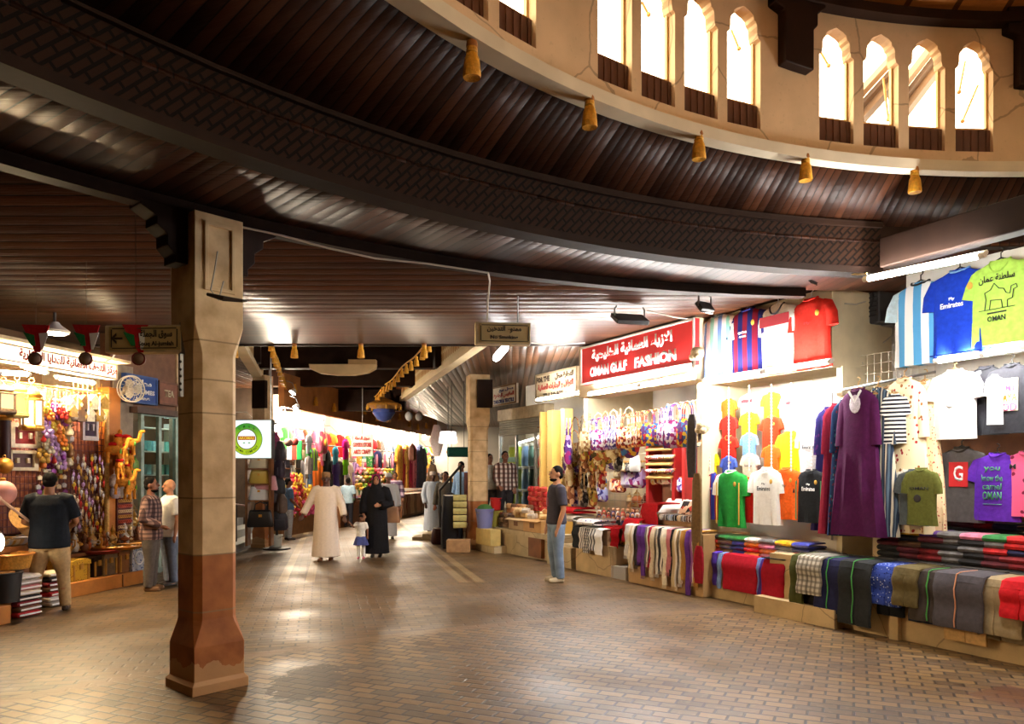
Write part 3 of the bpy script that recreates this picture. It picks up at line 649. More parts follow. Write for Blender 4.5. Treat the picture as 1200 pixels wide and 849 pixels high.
# lower row, right
shirt('dark grey t-shirt with a white G on a red square hanging above the folded piles', 1127, 525, 612, .62, cloth(88, 84, 84), None, None, [('b', 'red_square', 0, -.26, .22, .24, rd), ('t', 'G', 0, -.25, .11, .15, wt)], hang='grey t-shirt with the letter G', wx=.86)
shirt('purple t-shirt with a green scrawled print right of the grey G t-shirt', 1169, 532, 611, .6, cloth(96, 44, 176), None, None, [('t', 'you', -.02, -.17, .17, .06, gn), ('t', 'know the', -.02, -.26, .22, .07, gn), ('t', 'camel', -.02, -.35, .2, .07, gn), ('t', 'OMAN', -.02, -.45, .2, .09, gn), ('b', 'thin_line', -.02, -.54, .2, .006, gn)], hang='purple t-shirt with green print')
shirt('pink t-shirt with dark printed figures cut by the right edge', 1204, 530, 606, .6, spots(C(226, 96, 140), C(120, 30, 60), 9, .2), None, None, [('t', 'M', -.12, -.16, .07, .06, bk)], hang='pink t-shirt at the right edge')
for i, (px, c, l) in enumerate(((1058, (104, 28, 40), 'small maroon shirt, backmost of the four hung before the floral dress'), (1065, (226, 222, 214), 'small white shirt second from the back in front of the floral dress'), (1071, (84, 92, 96), 'small slate grey shirt third from the back in front of the floral dress'), (1080, (98, 102, 46), 'small olive green shirt frontmost before the floral dress'))):
    shirt(l, px, 550+i*.5-(i == 3)*2, 616, .42-i*.07, cloth(*c), None, None, [('t', 'OMAN', 0, -.25, .3, .04, bk), ('e', 'print', -.03, -.38, .06, .05, bk)] if i == 3 else None, wx=.85)
# dresses on the rail
rail = thing('clothes_rail', 'steel rail with wire grid behind the hanging dresses', 'clothes rail')
MB().tube([RF.loc(962, 462, .5), RF.loc(1096, 436, .5)], .014, 8).build('rail_tube', METAL, rail)
for px in (975, 1056): MB().tube([RF.w(S(px, .5), .5, 2.75), RF.w(S(px, .5), .5, .9)], .014, 8).build('upright', METAL, rail)
g = MB()
for q in range(14):
    a = S(985, .9)+(S(1096, .9)-S(985, .9))*q/13; g.tube([RF.w(a, .9, 1.6), RF.w(a, .9, 3.1)], .004, 4)
for q in range(14): g.tube([RF.w(S(985, .9), .9, 1.6+q*.115), RF.w(S(1096, .9), .9, 1.6+q*.115)], .004, 4)
g.build('wire_grid', mat(C(206, 196, 176), .5, .3, .1, 5, 0, 'cream wire'), rail)
def dress(label, px, yt, yb, d, m, wx=.8, pr=None, hang=None, turn=0, sl=None):
    return shirt(label, px, yt, yb, d, m, sl, None, pr, px % 5, name='dress', cat='dress', hang=hang, wx=wx, turn=turn, longs=True, drop=1.34, gm='wood')
dress('dark navy dress hanging at the left end of the dress rail', 971, 478, 622, .55, spots(C(40, 36, 92), C(86, 40, 110), 16, .3), .52, turn=.9)
dress('dark red dress squeezed between the navy and purple dresses', 980, 474, 626, .42, cloth(128, 22, 46), .5, turn=.9)
dress('blue green printed dress just left of the purple dress', 989, 470, 628, .36, spots(C(34, 54, 92), C(70, 130, 140), 20, .3, C(120, 40, 60)), .45, turn=.9)
dress('long purple velvet dress with an embroidered silver neckline', 1006, 456, 628, .22, cloth(74, 18, 66), .8, [('e', 'neck_embroidery', 0, -.14, .075, .085, mat(C(214, 206, 220), .6, 0, .3, 60, .3, 'silver embroidery')), ('l', 'neck_trim', [(-.08, -.02), (0, -.12), (.08, -.02)], .014, wt)], 'long purple dress')
dress('long slate and ivory striped dress right of the purple dress', 1029, 455, 628, .3, stripes([C(86, 104, 122), C(40, 52, 72), C(206, 196, 176), C(58, 68, 84)], .022), .62, hang='striped dress')
FLO = spots(C(240, 222, 184), C(168, 52, 54), 17, .26, C(150, 96, 50))
dress('cream floral dress with rose print left of the second floral dress', 1060, 444, 624, .42, FLO, .78, hang='left floral dress')
dress('second cream floral dress printed in small red sprigs', 1084, 447, 622, .52, spots(C(238, 212, 168), C(186, 60, 60), 30, .25), .58, hang='right floral dress')
shirt('black and white striped top hanging between the slate dress and the floral dresses', 1049, 462, 520, .3, stripes([C(30, 30, 40), C(226, 222, 214)], .03, 'Z'), wx=.6, turn=.5)
bag0 = MB().loft([ring_shape(.16, .06, 0), ring_shape(.2, .08, .1), ring_shape(.19, .07, .3), ring_shape(.12, .05, .36)])
# jerseys of the upper panel
shirt('white jersey with pale green and blue stripes at the left of the upper panel', 843, 369, 446, .33, stripes([WHT, C(150, 222, 206), WHT, C(120, 160, 226)], .06), W_, bk, None, name='jersey', cat='jersey', hang='white jersey with pale stripes', gm='white')
shirt('blue and dark red striped jersey on the upper panel', 877, 362, 441, .33, stripes([C(34, 40, 110), C(136, 26, 52)], .07), cloth(34, 40, 110), cloth(34, 40, 110), [('t', 'QATAR', -.02, -.26, .13, .03, wt), ('t', 'AIRWAYS', -.02, -.30, .1, .02, wt), badge], name='jersey', cat='jersey', hang='blue and dark red striped jersey', gm='white')
shirt('white jersey with a dark red chest band on the upper panel', 912, 357, 438, .33, cloth(226, 218, 206), None, bk, [('b', 'chest_band', 0, -.17, .4, .11, mat(C(150, 34, 44), .7, 0, .1, 4, 0, 'dark red band'))], name='jersey', cat='jersey', V=True, hang='white jersey with dark red band', gm='white')
shirt('plain red jersey at the right end of the upper panel', 951, 350, 432, .33, cloth(214, 46, 34), None, None, [badge, ('t', 'Fly', 0, -.26, .08, .03, rd)], name='jersey', cat='jersey', hang='plain red jersey', gm='white')
# jersey columns: (centre, top, bottom, depth, body, sleeves, collar, print, label)
Y_, O_, R_, B_ = cloth(246, 214, 30), cloth(240, 108, 32), cloth(210, 40, 30), cloth(74, 96, 190)
em = lambda m_: [('t', 'Fly', 0, -.2, .06, .03, m_), ('t', 'Emirates', 0, -.26, .22, .055, m_), badge]
JE = [
 (832, 472, 514, .62, W_, None, bk, None, 'white jersey with black neckline topmost in the leftmost column'),
 (832, 512, 540, .56, spots(C(30, 30, 36), C(200, 196, 190), 30, .2), None, None, None, 'black and white patterned top below the white jersey in the leftmost column'),
 (832, 530, 566, .5, Y_, None, cloth(40, 60, 150), None, 'yellow jersey above the blue and dark red jersey in the leftmost column'),
 (834, 555, 609, .44, stripes([C(48, 62, 168), C(168, 36, 60)], .08), cloth(48, 72, 190), None, [('t', 'QATAR', 0, -.24, .15, .04, wt), badge], 'small blue and dark red jersey at the foot of the leftmost column'),
 (854, 468, 500, .62, O_, None, None, None, 'orange jersey topmost in the second column'),
 (854, 488, 522, .57, R_, None, None, None, 'red jersey under the topmost orange one in the second column'),
 (854, 511, 546, .52, cloth(216, 44, 28), None, gd, [badge], 'red jersey with yellow collar in the middle of the second column'),
 (854, 535, 566, .47, B_, None, None, [badge], 'blue jersey just above the green jersey'),
 (857, 552, 618, .36, cloth(38, 150, 60), (W_, cloth(38, 150, 60)), wt, [badge, ('l', 'side_stripe', [(-.2, -.15), (-.2, -.68)], .008, gd), ('l', 'side_stripe', [(.2, -.15), (.2, -.68)], .008, gd)], 'green jersey with one white sleeve at the foot of the second column'),
 (877, 462, 496, .62, W_, None, rd, [('b', 'chest_band', 0, -.18, .36, .09, rd)], 'white jersey with a red chest band topmost in the third column'),
 (878, 483, 518, .57, Y_, None, cloth(40, 140, 60), [badge], 'yellow jersey second in the third column'),
 (878, 508, 540, .52, cloth(124, 170, 226), None, None, [badge], 'sky blue jersey in the middle of the third column'),
 (879, 532, 566, .47, cloth(228, 206, 190), None, None, [('t', 'Emirates', 0, -.3, .24, .05, bk)], 'pale pink jersey above the red jersey of the third column'),
 (880, 560, 613, .42, cloth(204, 34, 30), None, gd, [badge, ('l', 'side_stripe', [(-.2, -.15), (-.2, -.68)], .008, gd)], 'red jersey with yellow trim at the foot of the third column'),
 (904, 460, 496, .62, cloth(244, 150, 30), None, None, None, 'amber jersey topmost in the fourth column'),
 (904, 488, 528, .57, cloth(218, 60, 26), None, gd, [badge], 'red orange jersey second in the fourth column'),
 (904, 522, 556, .52, O_, None, None, None, 'orange jersey right above the white Emirates jersey'),
 (899, 549, 615, .36, W_, None, wt, em(bk), 'white jersey reading Emirates at the foot of the fourth column'),
 (929, 460, 505, .62, W_, None, None, [('b', 'small_band', -.05, -.2, .12, .06, rd)], 'white jersey with a small red mark topmost in the fifth column'),
 (926, 506, 556, .54, Y_, None, None, [badge], 'yellow jersey above the plain orange jersey of the fifth column'),
 (922, 549, 609, .38, cloth(244, 104, 30), None, None, [badge, ('t', 'Fly', 0, -.25, .08, .04, bk)], 'plain orange jersey at the foot of the fifth column'),
 (951, 462, 512, .62, W_, None, None, None, 'white jersey topmost in the rightmost column'),
 (951, 500, 558, .54, cloth(214, 212, 214), None, None, [('t', 'Emirates', 0, -.3, .22, .05, bk), ('l', 'side_stripe', [(.2, -.15), (.2, -.68)], .008, bk)], 'pale grey jersey above the black one in the rightmost column'),
 (951, 551, 613, .38, cloth(30, 32, 36), None, bk, em(wt)+[('l', 'side_stripe', [(-.21, -.15), (-.21, -.68)], .008, gn), ('l', 'side_stripe', [(.21, -.15), (.21, -.68)], .008, gn)], 'black jersey reading Emirates with teal side lines'),
]
for px, yt, yb, d, m, sl, cl, pr, lab in JE: shirt(lab, px, yt, yb, d, m, sl, cl, pr, name='jersey', cat='jersey', group='jerseys hung in columns', V='collar' in lab or 'neckline' in lab)
for i, px in enumerate((832, 854, 878, 904, 927, 951)):
    c = MB(); p0, p1 = Vector(RF.loc(px, 456-(px-832)*.06, .6)), Vector(RF.loc(px, 551, .35)); n = 26
    for q in range(n): c.ell(p0.lerp(p1, q/(n-1)), (.012, .012, .022), 6, 4)
    tag(c.build('hanger_chain', WHITE), 'white hanger chain carrying the %s column of jerseys' % ('leftmost', 'second', 'third', 'fourth', 'fifth', 'rightmost')[i], 'chain')
# ------------------------------------------------------------------ cloth laid over counters and folded piles
def flatloft(path, xc, hw, th, n=12, wig=0, ph=0):
    rings = []
    for i, (y, z) in enumerate(path):
        a, b = path[max(i-1, 0)], path[min(i+1, len(path)-1)]; ty, tz = b[0]-a[0], b[1]-a[1]; l = math.hypot(ty, tz) or 1; ny, nz = -tz/l, ty/l
        h = hw(i/(len(path)-1)) if callable(hw) else hw; x0 = xc(i/(len(path)-1)) if callable(xc) else xc; r = []
        for k in range(n):
            t = 2*PI*k/n; x = h*math.copysign(abs(math.cos(t))**.45, math.cos(t)); q = th*math.copysign(abs(math.sin(t))**.7, math.sin(t))+wig*math.sin(x*60+ph+i*.15)*min(1, i/6)
            r.append((x0+x, y+ny*q, z+nz*q))
        rings.append(r)
    return rings
def drape_path(back, drop, n=7, bulge=.05):
    p = [(back*(1-i/3), .02) for i in range(3)]+[(.03, .018), (-.02, .005), (-bulge*.8, -.05)]
    return p+[(-bulge-.012*math.sin(i*1.3), -.05-(drop-.05)*i/n) for i in range(1, n+1)]
def trousers(w, drop, s):
    m = MB(); p = drape_path(.42, drop)
    m.loft(flatloft(p[:6], 0, w*.5, .022, 14, .004, s))
    for q in (-1, 1): m.loft(flatloft(p[3:], lambda t: q*w*(.235+.02*t), lambda t: w*(.262-.01*t), .02, 14, .007, s+q))
    return m
def drapecloth(w, drop, s, back=.35): return MB().loft(flatloft(drape_path(back, drop, 7, .03+.01*(s % 3)), lambda t: .02*math.sin(s+t*3), w*.5, .012, 16, .006, s))
CT = .72
TR = [(938, .62, cloth(74, 78, 40), 'olive green trousers at the left end of the stone counter', .2), (955, .5, plaid(C(196, 190, 176), C(140, 132, 118), C(96, 92, 88), .06), 'pale grey checked trousers beside the olive pair', .34), (976, .66, cloth(36, 38, 74), 'navy trousers left of the black pair with a green line', .4), (1009, .74, cloth(40, 42, 44), 'black track trousers with a green side line', .4),
      (1042, .47, spots(C(52, 74, 160), C(186, 196, 226), 38, .3, C(30, 36, 92)), 'blue and white camouflage shorts laid over the counter', .36), (1068, .45, cloth(96, 84, 52), 'brown olive trousers right of the camouflage shorts', .28), (1094, .56, cloth(66, 58, 54), 'dark brown trousers with green seams on the stone counter', .44), (1130, .58, cloth(80, 76, 82), 'charcoal trousers with a white and orange side line', .48), (1170, .57, cloth(158, 140, 108), 'khaki beige trousers near the right edge', .46), (1203, .40, cloth(206, 30, 40), 'red garment laid over the counter at the right edge', .34)]
lineg = mat(C(70, 160, 70), .7, 0, .1, 5, 0, 'green piping'); lineo = mat(C(216, 150, 110), .7, 0, .1, 5, 0, 'pale piping')
for i, (px, drop, m, lab, w) in enumerate(TR):
    a = S(px, .0); p = RF.w(a, -.005-.045*(i % 2), CT+.012*(i % 2)); o = trousers(w, drop-.1, i*1.3).build('trousers', m, loc=p, rz=RF.rz); tag(o, lab, 'trousers', 'trousers laid over the stone counter')
    MB().box((0, .36, .045), (w*.9, .06, .012)).build('waistband', mat(dk(C(80, 76, 72), .6), .8), o, bev=.003)
    if 'line' in lab or 'seams' in lab:
        x = -w*.02; MB().tube([(x, y-.03, z+.02*(z > -.02)) for y, z in drape_path(.3, (drop-.1)*.97)], .006, 5).build('side_line', lineg if 'green' in lab else lineo, o)
# second layer underneath
for i, (px, drop, c, lab, w) in enumerate(((949, .74, (30, 26, 26), 'black trousers hanging under the olive and checked pairs', .3), (1048, .56, (22, 24, 30), 'black garment under the camouflage shorts', .3), (1086, .57, (28, 38, 58), 'dark blue trousers under the brown pairs', .3), (1136, .68, (214, 176, 120), 'sand coloured trousers with black edges under the charcoal pair', .4), (1178, .6, (120, 104, 80), 'brown trousers under the khaki pair', .42))):
    o = trousers(w, drop-.1, i+.5).build('trousers', cloth(*c), loc=RF.w(S(px, .05), .052, CT-.02), rz=RF.rz); tag(o, lab, 'trousers', 'trousers laid over the stone counter')
def folded(s=0):
    p = [(.15, .008), (-.11, .008), (-.145, .012), (-.155, .022), (-.145, .031), (-.11, .036), (.13, .036)]
    return MB().loft(flatloft(p, 0, .135, .008, 16, .002, s))
NAMES = {'black': (30, 30, 34), 'dark red': (130, 26, 36), 'red': (200, 34, 38), 'maroon': (92, 26, 40), 'orange': (226, 120, 34), 'yellow': (236, 186, 32), 'green': (50, 130, 66), 'olive': (96, 96, 50), 'navy': (34, 38, 84), 'blue': (62, 70, 170), 'purple': (92, 50, 140), 'pink': (224, 130, 160), 'white': (226, 222, 216), 'grey': (110, 108, 110), 'brown': (104, 70, 44), 'teal': (50, 130, 130)}
def pile(px, d, z0, cols, where, group, fr=RF, sx=1.0, name='folded_shirt', cat='folded shirt', gloss=False, top=None):
    a = fr.s(px, d)
    for i, c in enumerate(cols):
        m = top if (top and i == len(cols)-1) else mat(C(*NAMES[c]), .28 if gloss else .8, 0, .35, 22, .2, 'folded cloth')
        o = inst(name, ('fold', i % 3), lambda: folded(i % 3), m, loc=fr.w(a+R.uniform(-.01, .01), d+R.uniform(-.012, .012), z0+i*.062), rz=fr.rz+R.uniform(-.06, .06)); o.scale = (sx, 1, 1.5)
        pos = 'lowest' if i == 0 else 'topmost' if i == len(cols)-1 else ('second', 'third', 'fourth', 'fifth', 'sixth')[i-1]+' up'
        tag(o, '%s folded shirt, %s in pile %s' % (c, pos, where), cat, group)
FP = [(1052, ['black', 'maroon', 'dark red', 'red'], 'left of the yellow topped front pile'), (1076, ['maroon', 'brown', 'black', 'yellow'], 'with the yellow top in the front row'), (1100, ['dark red', 'black', 'maroon', 'purple'], 'under the purple top in the front row'), (1124, ['grey', 'black', 'grey', 'grey'], 'of grey printed shirts in the front row'), (1150, ['black', 'grey', 'black', 'pink'], 'with the pale pink top in the front row'), (1176, ['maroon', 'red', 'grey', 'green'], 'with the green top in the front row'), (1199, ['dark red', 'navy', 'red', 'red'], 'cut by the right edge, front row')]
for px, cs, w in FP: pile(px, .56, CT+.005, ['black', cs[0]]+cs, w, 'folded shirts in the front row of piles')
FQ = [(1090, ['black', 'navy', 'black'], 'at the left end of the upper shelf'), (1113, ['brown', 'orange', 'pink'], 'with the pink top below the grey G t-shirt'), (1138, ['maroon', 'dark red', 'yellow'], 'under the bright yellow top'), (1163, ['dark red', 'maroon', 'blue'], 'with the blue top below the purple t-shirt'), (1187, ['navy', 'grey', 'red'], 'at the upper shelf right end')]
for px, cs, w in FQ: pile(px, .92, 1.065, ['black']+cs, w, 'folded shirts on the upper shelf')
JP = [(833, ['maroon', 'dark red', 'grey'], 'at the left end of the jersey counter'), (846, ['orange', 'red', 'black'], 'second from the left on the jersey counter'), (860, ['grey', 'brown', 'green'], 'below the green jersey'), (874, ['navy', 'blue', 'green'], 'below the red jersey of the third column'), (891, ['red', 'orange', 'white'], 'below the white Emirates jersey'), (909, ['orange', 'pink', 'grey'], 'below the plain orange jersey'), (928, ['white', 'grey', 'yellow'], 'second from the right below the jerseys'), (948, ['red', 'navy', 'blue'], 'with the blue top below the black jersey')]
for px, cs, w in JP: pile(px, .42, .605, [cs[1]]+cs, w, 'wrapped shirts on the jersey counter', gloss=True)
for px, cs, w in [(838, ['black', 'grey', 'olive'], 'behind the left of the wrapped shirts'), (858, ['dark red', 'teal', 'black'], 'behind the green topped wrapped shirts'), (880, ['pink', 'white', 'white'], 'behind the wrapped shirts under the third column'), (905, ['blue', 'white', 'yellow'], 'behind the wrapped shirts under the fourth column'), (930, ['purple', 'blue', 'navy'], 'behind the blue wrapped shirts')]: pile(px, .76, .605, cs+['white'][:0], w, 'wrapped shirts in the rear row of the jersey counter', gloss=True)
for px, w, drop, c, lab in ((840, .1, .42, (90, 60, 170), 'violet cloth hanging left of the crimson cloth'), (847, .08, .45, (120, 150, 200), 'pale blue cloth strip beside the crimson cloth'), (869, .62, .44, (170, 18, 40), 'wide crimson cloth hung over the front of the jersey counter'), (893, .1, .45, (120, 140, 210), 'light blue cloth strip right of the crimson cloth'), (899, .18, .5, (70, 44, 130), 'purple cloth beneath the second crimson cloth')):
    o = drapecloth(w, drop, px*.7, .2).build('hanging_cloth', cloth(*c), loc=RF.w(S(px, .18), .18, .605), rz=RF.rz); tag(o, lab, 'cloth')
o = drapecloth(.36, .58, 2, .25).build('hanging_cloth', cloth(160, 16, 38), loc=RF.w(S(910, .1), .1, .62), rz=RF.rz); tag(o, 'crimson cloth with black top edge at the right end of the jersey counter', 'cloth')
MB().box((0, .08, .036), (.36, .3, .01)).build('top_edge', K_, o, bev=.003)
# ------------------------------------------------------------------ red sign, bags and wares of the bag shop
def panel_sign(name, label, fr, pts, d, face, frame_m, th=.08, lines=(), cat='sign', fm=.03):
    """pts = (px left, px right, row top at left, row bottom at left)"""
    a0, a1 = fr.s(pts[0], d), fr.s(pts[1], d); p = fr.loc(pts[0], pts[2], d); q = fr.loc(pts[0], pts[3], d); z1, z0 = p[2], q[2]; w = a1-a0; h = z1-z0
    o = thing(name, label, cat, fr.w((a0+a1)/2, d, (z0+z1)/2), fr.rz)
    bd = MB().box((0, th/2, 0), (w, th, h)).build('sign_board', face, o, bev=.006)
    for x, z, a, b in ((0, h/2-fm/2, w, fm), (0, -h/2+fm/2, w, fm), (-w/2+fm/2, 0, fm, h), (w/2-fm/2, 0, fm, h)): MB().box((x, -.006, z), (a, .02, b)).build('frame', frame_m, o, smooth=False)
    for s, x, z, a, b, m in lines: text(s, a*w, b*h, m, bd, (x*w, -.012, z*h), 'lettering', .045)
    return o, w, h
redp = mat(C(232, 40, 44), .45, 0, .1, 2, 0, 'red sign paint'); whl = mat(C(248, 244, 244), .5, 0, .02, 5, 0, 'white letters')
panel_sign('shop_sign', 'large red shop sign with white Arabic and English lettering', RF, (681, 814, 408, 452), .06, redp, WHITE, .09,
    ((arab('الازياء العمانية الخليجية'), -.02, .2, .72, .34, whl), ('OMAN GULF', -.22, -.2, .36, .26, whl), ('FASHION', .2, -.2, .34, .26, whl)))
cream = mat(C(200, 184, 150), .6, 0, .15, 4, 0, 'cream sign'); blu = mat(C(40, 60, 140), .6, 0, .1, 5, 0, 'blue letters'); brn = mat(C(70, 50, 40), .6, 0, .1, 5, 0, 'brown letters'); redl = mat(C(190, 50, 44), .6, 0, .1, 5, 0, 'red letters')
panel_sign('shop_sign', 'weathered cream sign with dark and red writing left of the red sign', RF, (628, 676, 440, 472), .62, cream, mat(C(150, 130, 100), .6), .06,
    (('FOR THE', -.3, .28, .34, .2, brn), (arab('للتجارة محل'), .22, .28, .44, .24, brn), (arab('التوابل و البهارات العمانية'), 0, -.02, .86, .26, redl), ('TEL & P.O. BOX', -.05, -.32, .5, .18, brn)))
panel_sign('shop_sign', 'small white sign with blue writing beside the right pillar', RF, (577, 605, 455, 477), .75, WHITEWALL, mat(C(120, 90, 60), .6), .06,
    ((arab('محل بيع'), .1, .26, .6, .2, blu), (arab('الملابس الجاهزة'), 0, .0, .85, .26, redl), ('TAILOR & TEXTILE', 0, -.3, .85, .2, blu)))
# bags -------------------------------------------------------------------------------------------
PAL = {'purple': [C(88, 52, 130), C(196, 170, 220), C(150, 40, 110), C(230, 224, 236)], 'orange': [C(206, 90, 50), C(240, 200, 130), C(130, 46, 36), C(236, 228, 210)], 'olive': [C(170, 146, 66), C(96, 84, 50), C(230, 206, 130), C(190, 110, 70)],
       'violet blue': [C(60, 56, 130), C(170, 176, 220), C(110, 80, 160), C(236, 236, 240)], 'multicoloured': [C(200, 60, 60), C(60, 110, 170), C(230, 190, 60), C(90, 50, 110)], 'pink': [C(220, 110, 140), C(246, 220, 210), C(190, 60, 90), C(240, 240, 230)],
       'sand': [C(206, 180, 130), C(240, 226, 190), C(160, 120, 80), C(226, 206, 160)], 'black and white': [C(28, 26, 30), C(210, 206, 200), C(60, 56, 60), C(120, 116, 112)], 'red': [C(180, 36, 40), C(226, 150, 90), C(120, 24, 36), C(240, 210, 180)],
       'sky blue': [C(90, 150, 200), C(226, 232, 236), C(60, 90, 160), C(200, 170, 210)], 'brown': [C(150, 96, 66), C(206, 150, 100), C(96, 60, 46), C(226, 190, 150)]}
def bagm(n, sc=24): return cells(PAL[n], sc)
def tote_body(): return MB().loft([ring_shape(.15, .03, -.34, p=4), ring_shape(.16, .05, -.3, p=4), ring_shape(.165, .05, -.15, p=4, fold=.006), ring_shape(.15, .02, 0, p=4, fold=.004)])
def strap(w=.07, h=.2): return MB().tube([(-w, -.02, -.02), (-w*.95, -.02, h*.5), (-w*.5, -.02, h*.92), (0, -.02, h), (w*.5, -.02, h*.92), (w*.95, -.02, h*.5), (w, -.02, -.02)], .009, 6)
def pouch_body(): return MB().loft([ring_shape(.04, .02, -.3), ring_shape(.13, .05, -.26), ring_shape(.16, .06, -.15), ring_shape(.14, .04, -.03), ring_shape(.11, .02, 0)])
def flap_mesh(): return MB().prism([(-.13, .005), (.13, .005), (.15, -.08), (.08, -.16), (0, -.19), (-.08, -.16), (-.15, -.08)], -.068, -.055)
def purse_body(): return MB().loft([ring_shape(.14, .02, -.18, p=5), ring_shape(.16, .045, -.15, p=5), ring_shape(.16, .04, -.04, p=5), ring_shape(.15, .012, 0, p=5)])
ORD = ['first', 'second', 'third', 'fourth', 'fifth', 'sixth', 'seventh', 'eighth', 'ninth', 'tenth', 'eleventh', 'twelfth', 'thirteenth', 'fourteenth', 'fifteenth', 'sixteenth', 'seventeenth', 'eighteenth', 'nineteenth', 'twentieth']+['twenty-'+w for w in ('first', 'second', 'third', 'fourth', 'fifth', 'sixth', 'seventh', 'eighth', 'ninth')]+['thirtieth']+['thirty-'+w for w in ('first', 'second', 'third', 'fourth', 'fifth', 'sixth')]
def bag(kind, label, px, py, d, m, k=1.0, fr=RF, turn=0, group=None, sm=None, hang=True, at=None):
    loc = at or fr.loc(px, py, d)
    nm = {'tote': 'cloth_bag', 'pouch': 'shoulder_bag', 'purse': 'purse'}[kind]
    o = inst(nm, kind, {'tote': tote_body, 'pouch': pouch_body, 'purse': purse_body}[kind], m, loc=loc, rz=fr.rz+turn); o.scale = (k,)*3; tag(o, label, 'bag' if kind != 'purse' else 'purse', group)
    if kind == 'tote':
        for y in (0, .04): s = inst('strap', 'strapt', lambda: strap(), sm or m, o); s.location = (0, y, 0)
    elif kind == 'pouch':
        inst('strap', 'strapp', lambda: strap(.11, .42), sm or m, o); inst('flap', 'flap', flap_mesh, sm or m, o)
    else:
        s = inst('zip', 'zipp', lambda: MB().tube([(-.15, 0, .004), (.15, 0, .004)], .008, 6), BRASS, o); inst('tassel', 'ptas', lambda: MB().lathe([(.004, 0), (.01, -.02), (.016, -.07)], 8, (.14, -.02, 0)), sm or GOLD, o)
    return o
TOP = ['sand', 'violet blue', 'purple', 'purple', 'violet blue', 'pink', 'orange', 'orange', 'red', 'orange', 'multicoloured', 'orange', 'purple', 'sky blue', 'purple', 'sand', 'multicoloured', 'sand']
for i, n in enumerate(TOP):
    px = 688+i*7.4; bag('tote', '%s patterned bag, %s from the left in the top hanging row' % (n, ORD[i]), px, 506-(px-688)*.13, .12+.05*(i % 2), bagm(n), 1.0+.18*(i > 12), turn=R.uniform(-.5, .5), group='cloth bags in the top hanging row')
ROW = ((521, .22, 666, 9.0, ['olive', 'sand', 'olive', 'multicoloured', 'olive', 'olive', 'sand', 'olive', 'multicoloured'], 'second hanging row', 'pouch'),
       (536, .3, 664, 10.0, ['purple', 'violet blue', 'brown', 'olive', 'olive', 'violet blue', 'black and white'], 'third hanging row', 'pouch'),
       (556, .34, 663, 10.5, ['sand', 'brown', 'black and white', 'brown', 'red'], 'fourth hanging row', 'pouch'),
       (576, .3, 662, 11.0, ['brown', 'violet blue', 'black and white', 'olive'], 'fifth hanging row', 'pouch'))
for py, d, x0, dx, cs, where, kd in ROW:
    for i, n in enumerate(cs):
        px = x0+i*dx; bag(kd, '%s shoulder bag, %s from the left in the %s' % (n, ORD[i], where), px, py-(px-x0)*.12, d+.06*(i % 2), bagm(n, 15), 1.12, turn=R.uniform(-.7, .5), group='shoulder bags in the %s' % where, sm=bagm('olive' if i % 2 else 'sand', 30))
bag('tote', 'big purple patterned bag hanging at the far left edge of the bag stall', 666, 511, .1, bagm('purple', 16), 1.5, turn=-.6)
bag('tote', 'sand coloured cloth bag under the big purple one at the left edge', 667, 541, .16, bagm('sand', 12), 1.3, turn=-.5)
bag('tote', 'greyish brown cloth bag lowest at the left edge of the bag stall', 668, 562, .2, bagm('brown', 12), 1.3, turn=-.4)
for px, py, n, k, lab in ((704, 560, 'multicoloured', 1.0, 'multicoloured zip purse on the rear wall under a striped one'), (704, 548, 'red', 1.0, 'red and yellow purse highest at the left of the rear wall'), (727, 548, 'sand', 1.1, 'sand lattice purse on the rear wall'), (702, 571, 'violet blue', 1.5, 'pale violet blue half round bag on the rear wall'), (724, 562, 'red', 1.3, 'red and white purse beside the violet checked bag'), (742, 549, 'purple', 1.9, 'large violet checked bag on the rear wall'), (770, 552, 'orange', 1.3, 'orange bag inside the red cabinet'), (786, 551, 'pink', 1.3, 'pink bag at the right of the red cabinet'), (797, 560, 'violet blue', 1.3, 'blue patterned bag at the right edge of the bag shop')):
    bag('purse', lab, px, py, .95, bagm(n, 20), k)
bag('tote', 'white shopping bag with black handles hanging in the middle of the bag shop', 744, 534, .7, W_, .8, sm=K_)
for i, (px, n) in enumerate(((741, 'black and white'), (727, 'sand'))): bag('purse', '%s box purse standing on the small rear shelf' % n, px, 541, .85, bagm(n, 26), 1.05)
o = rbox('wall_shelf', S(722, .8), S(752, .8), .8, 1.1, 1.87, 1.9, WOOD_L, 'small wooden wall shelf in the bag shop', 'shelf', 'thing')
g = MB()
for q in range(12): a = S(690, 1.1)+(S(760, 1.1)-S(690, 1.1))*q/11; g.tube([RF.w(a, 1.12, .95), RF.w(a, 1.12, 2.6)], .004, 4)
for q in range(14): g.tube([RF.w(S(690, 1.1), 1.12, .95+q*.12), RF.w(S(760, 1.1), 1.12, .95+q*.12)], .004, 4)
tag(g.build('wire_grid', mat(C(206, 196, 176), .5, .3, .1, 5, 0, 'cream wire')), 'cream wire display grid at the rear of the bag shop', 'wire grid')
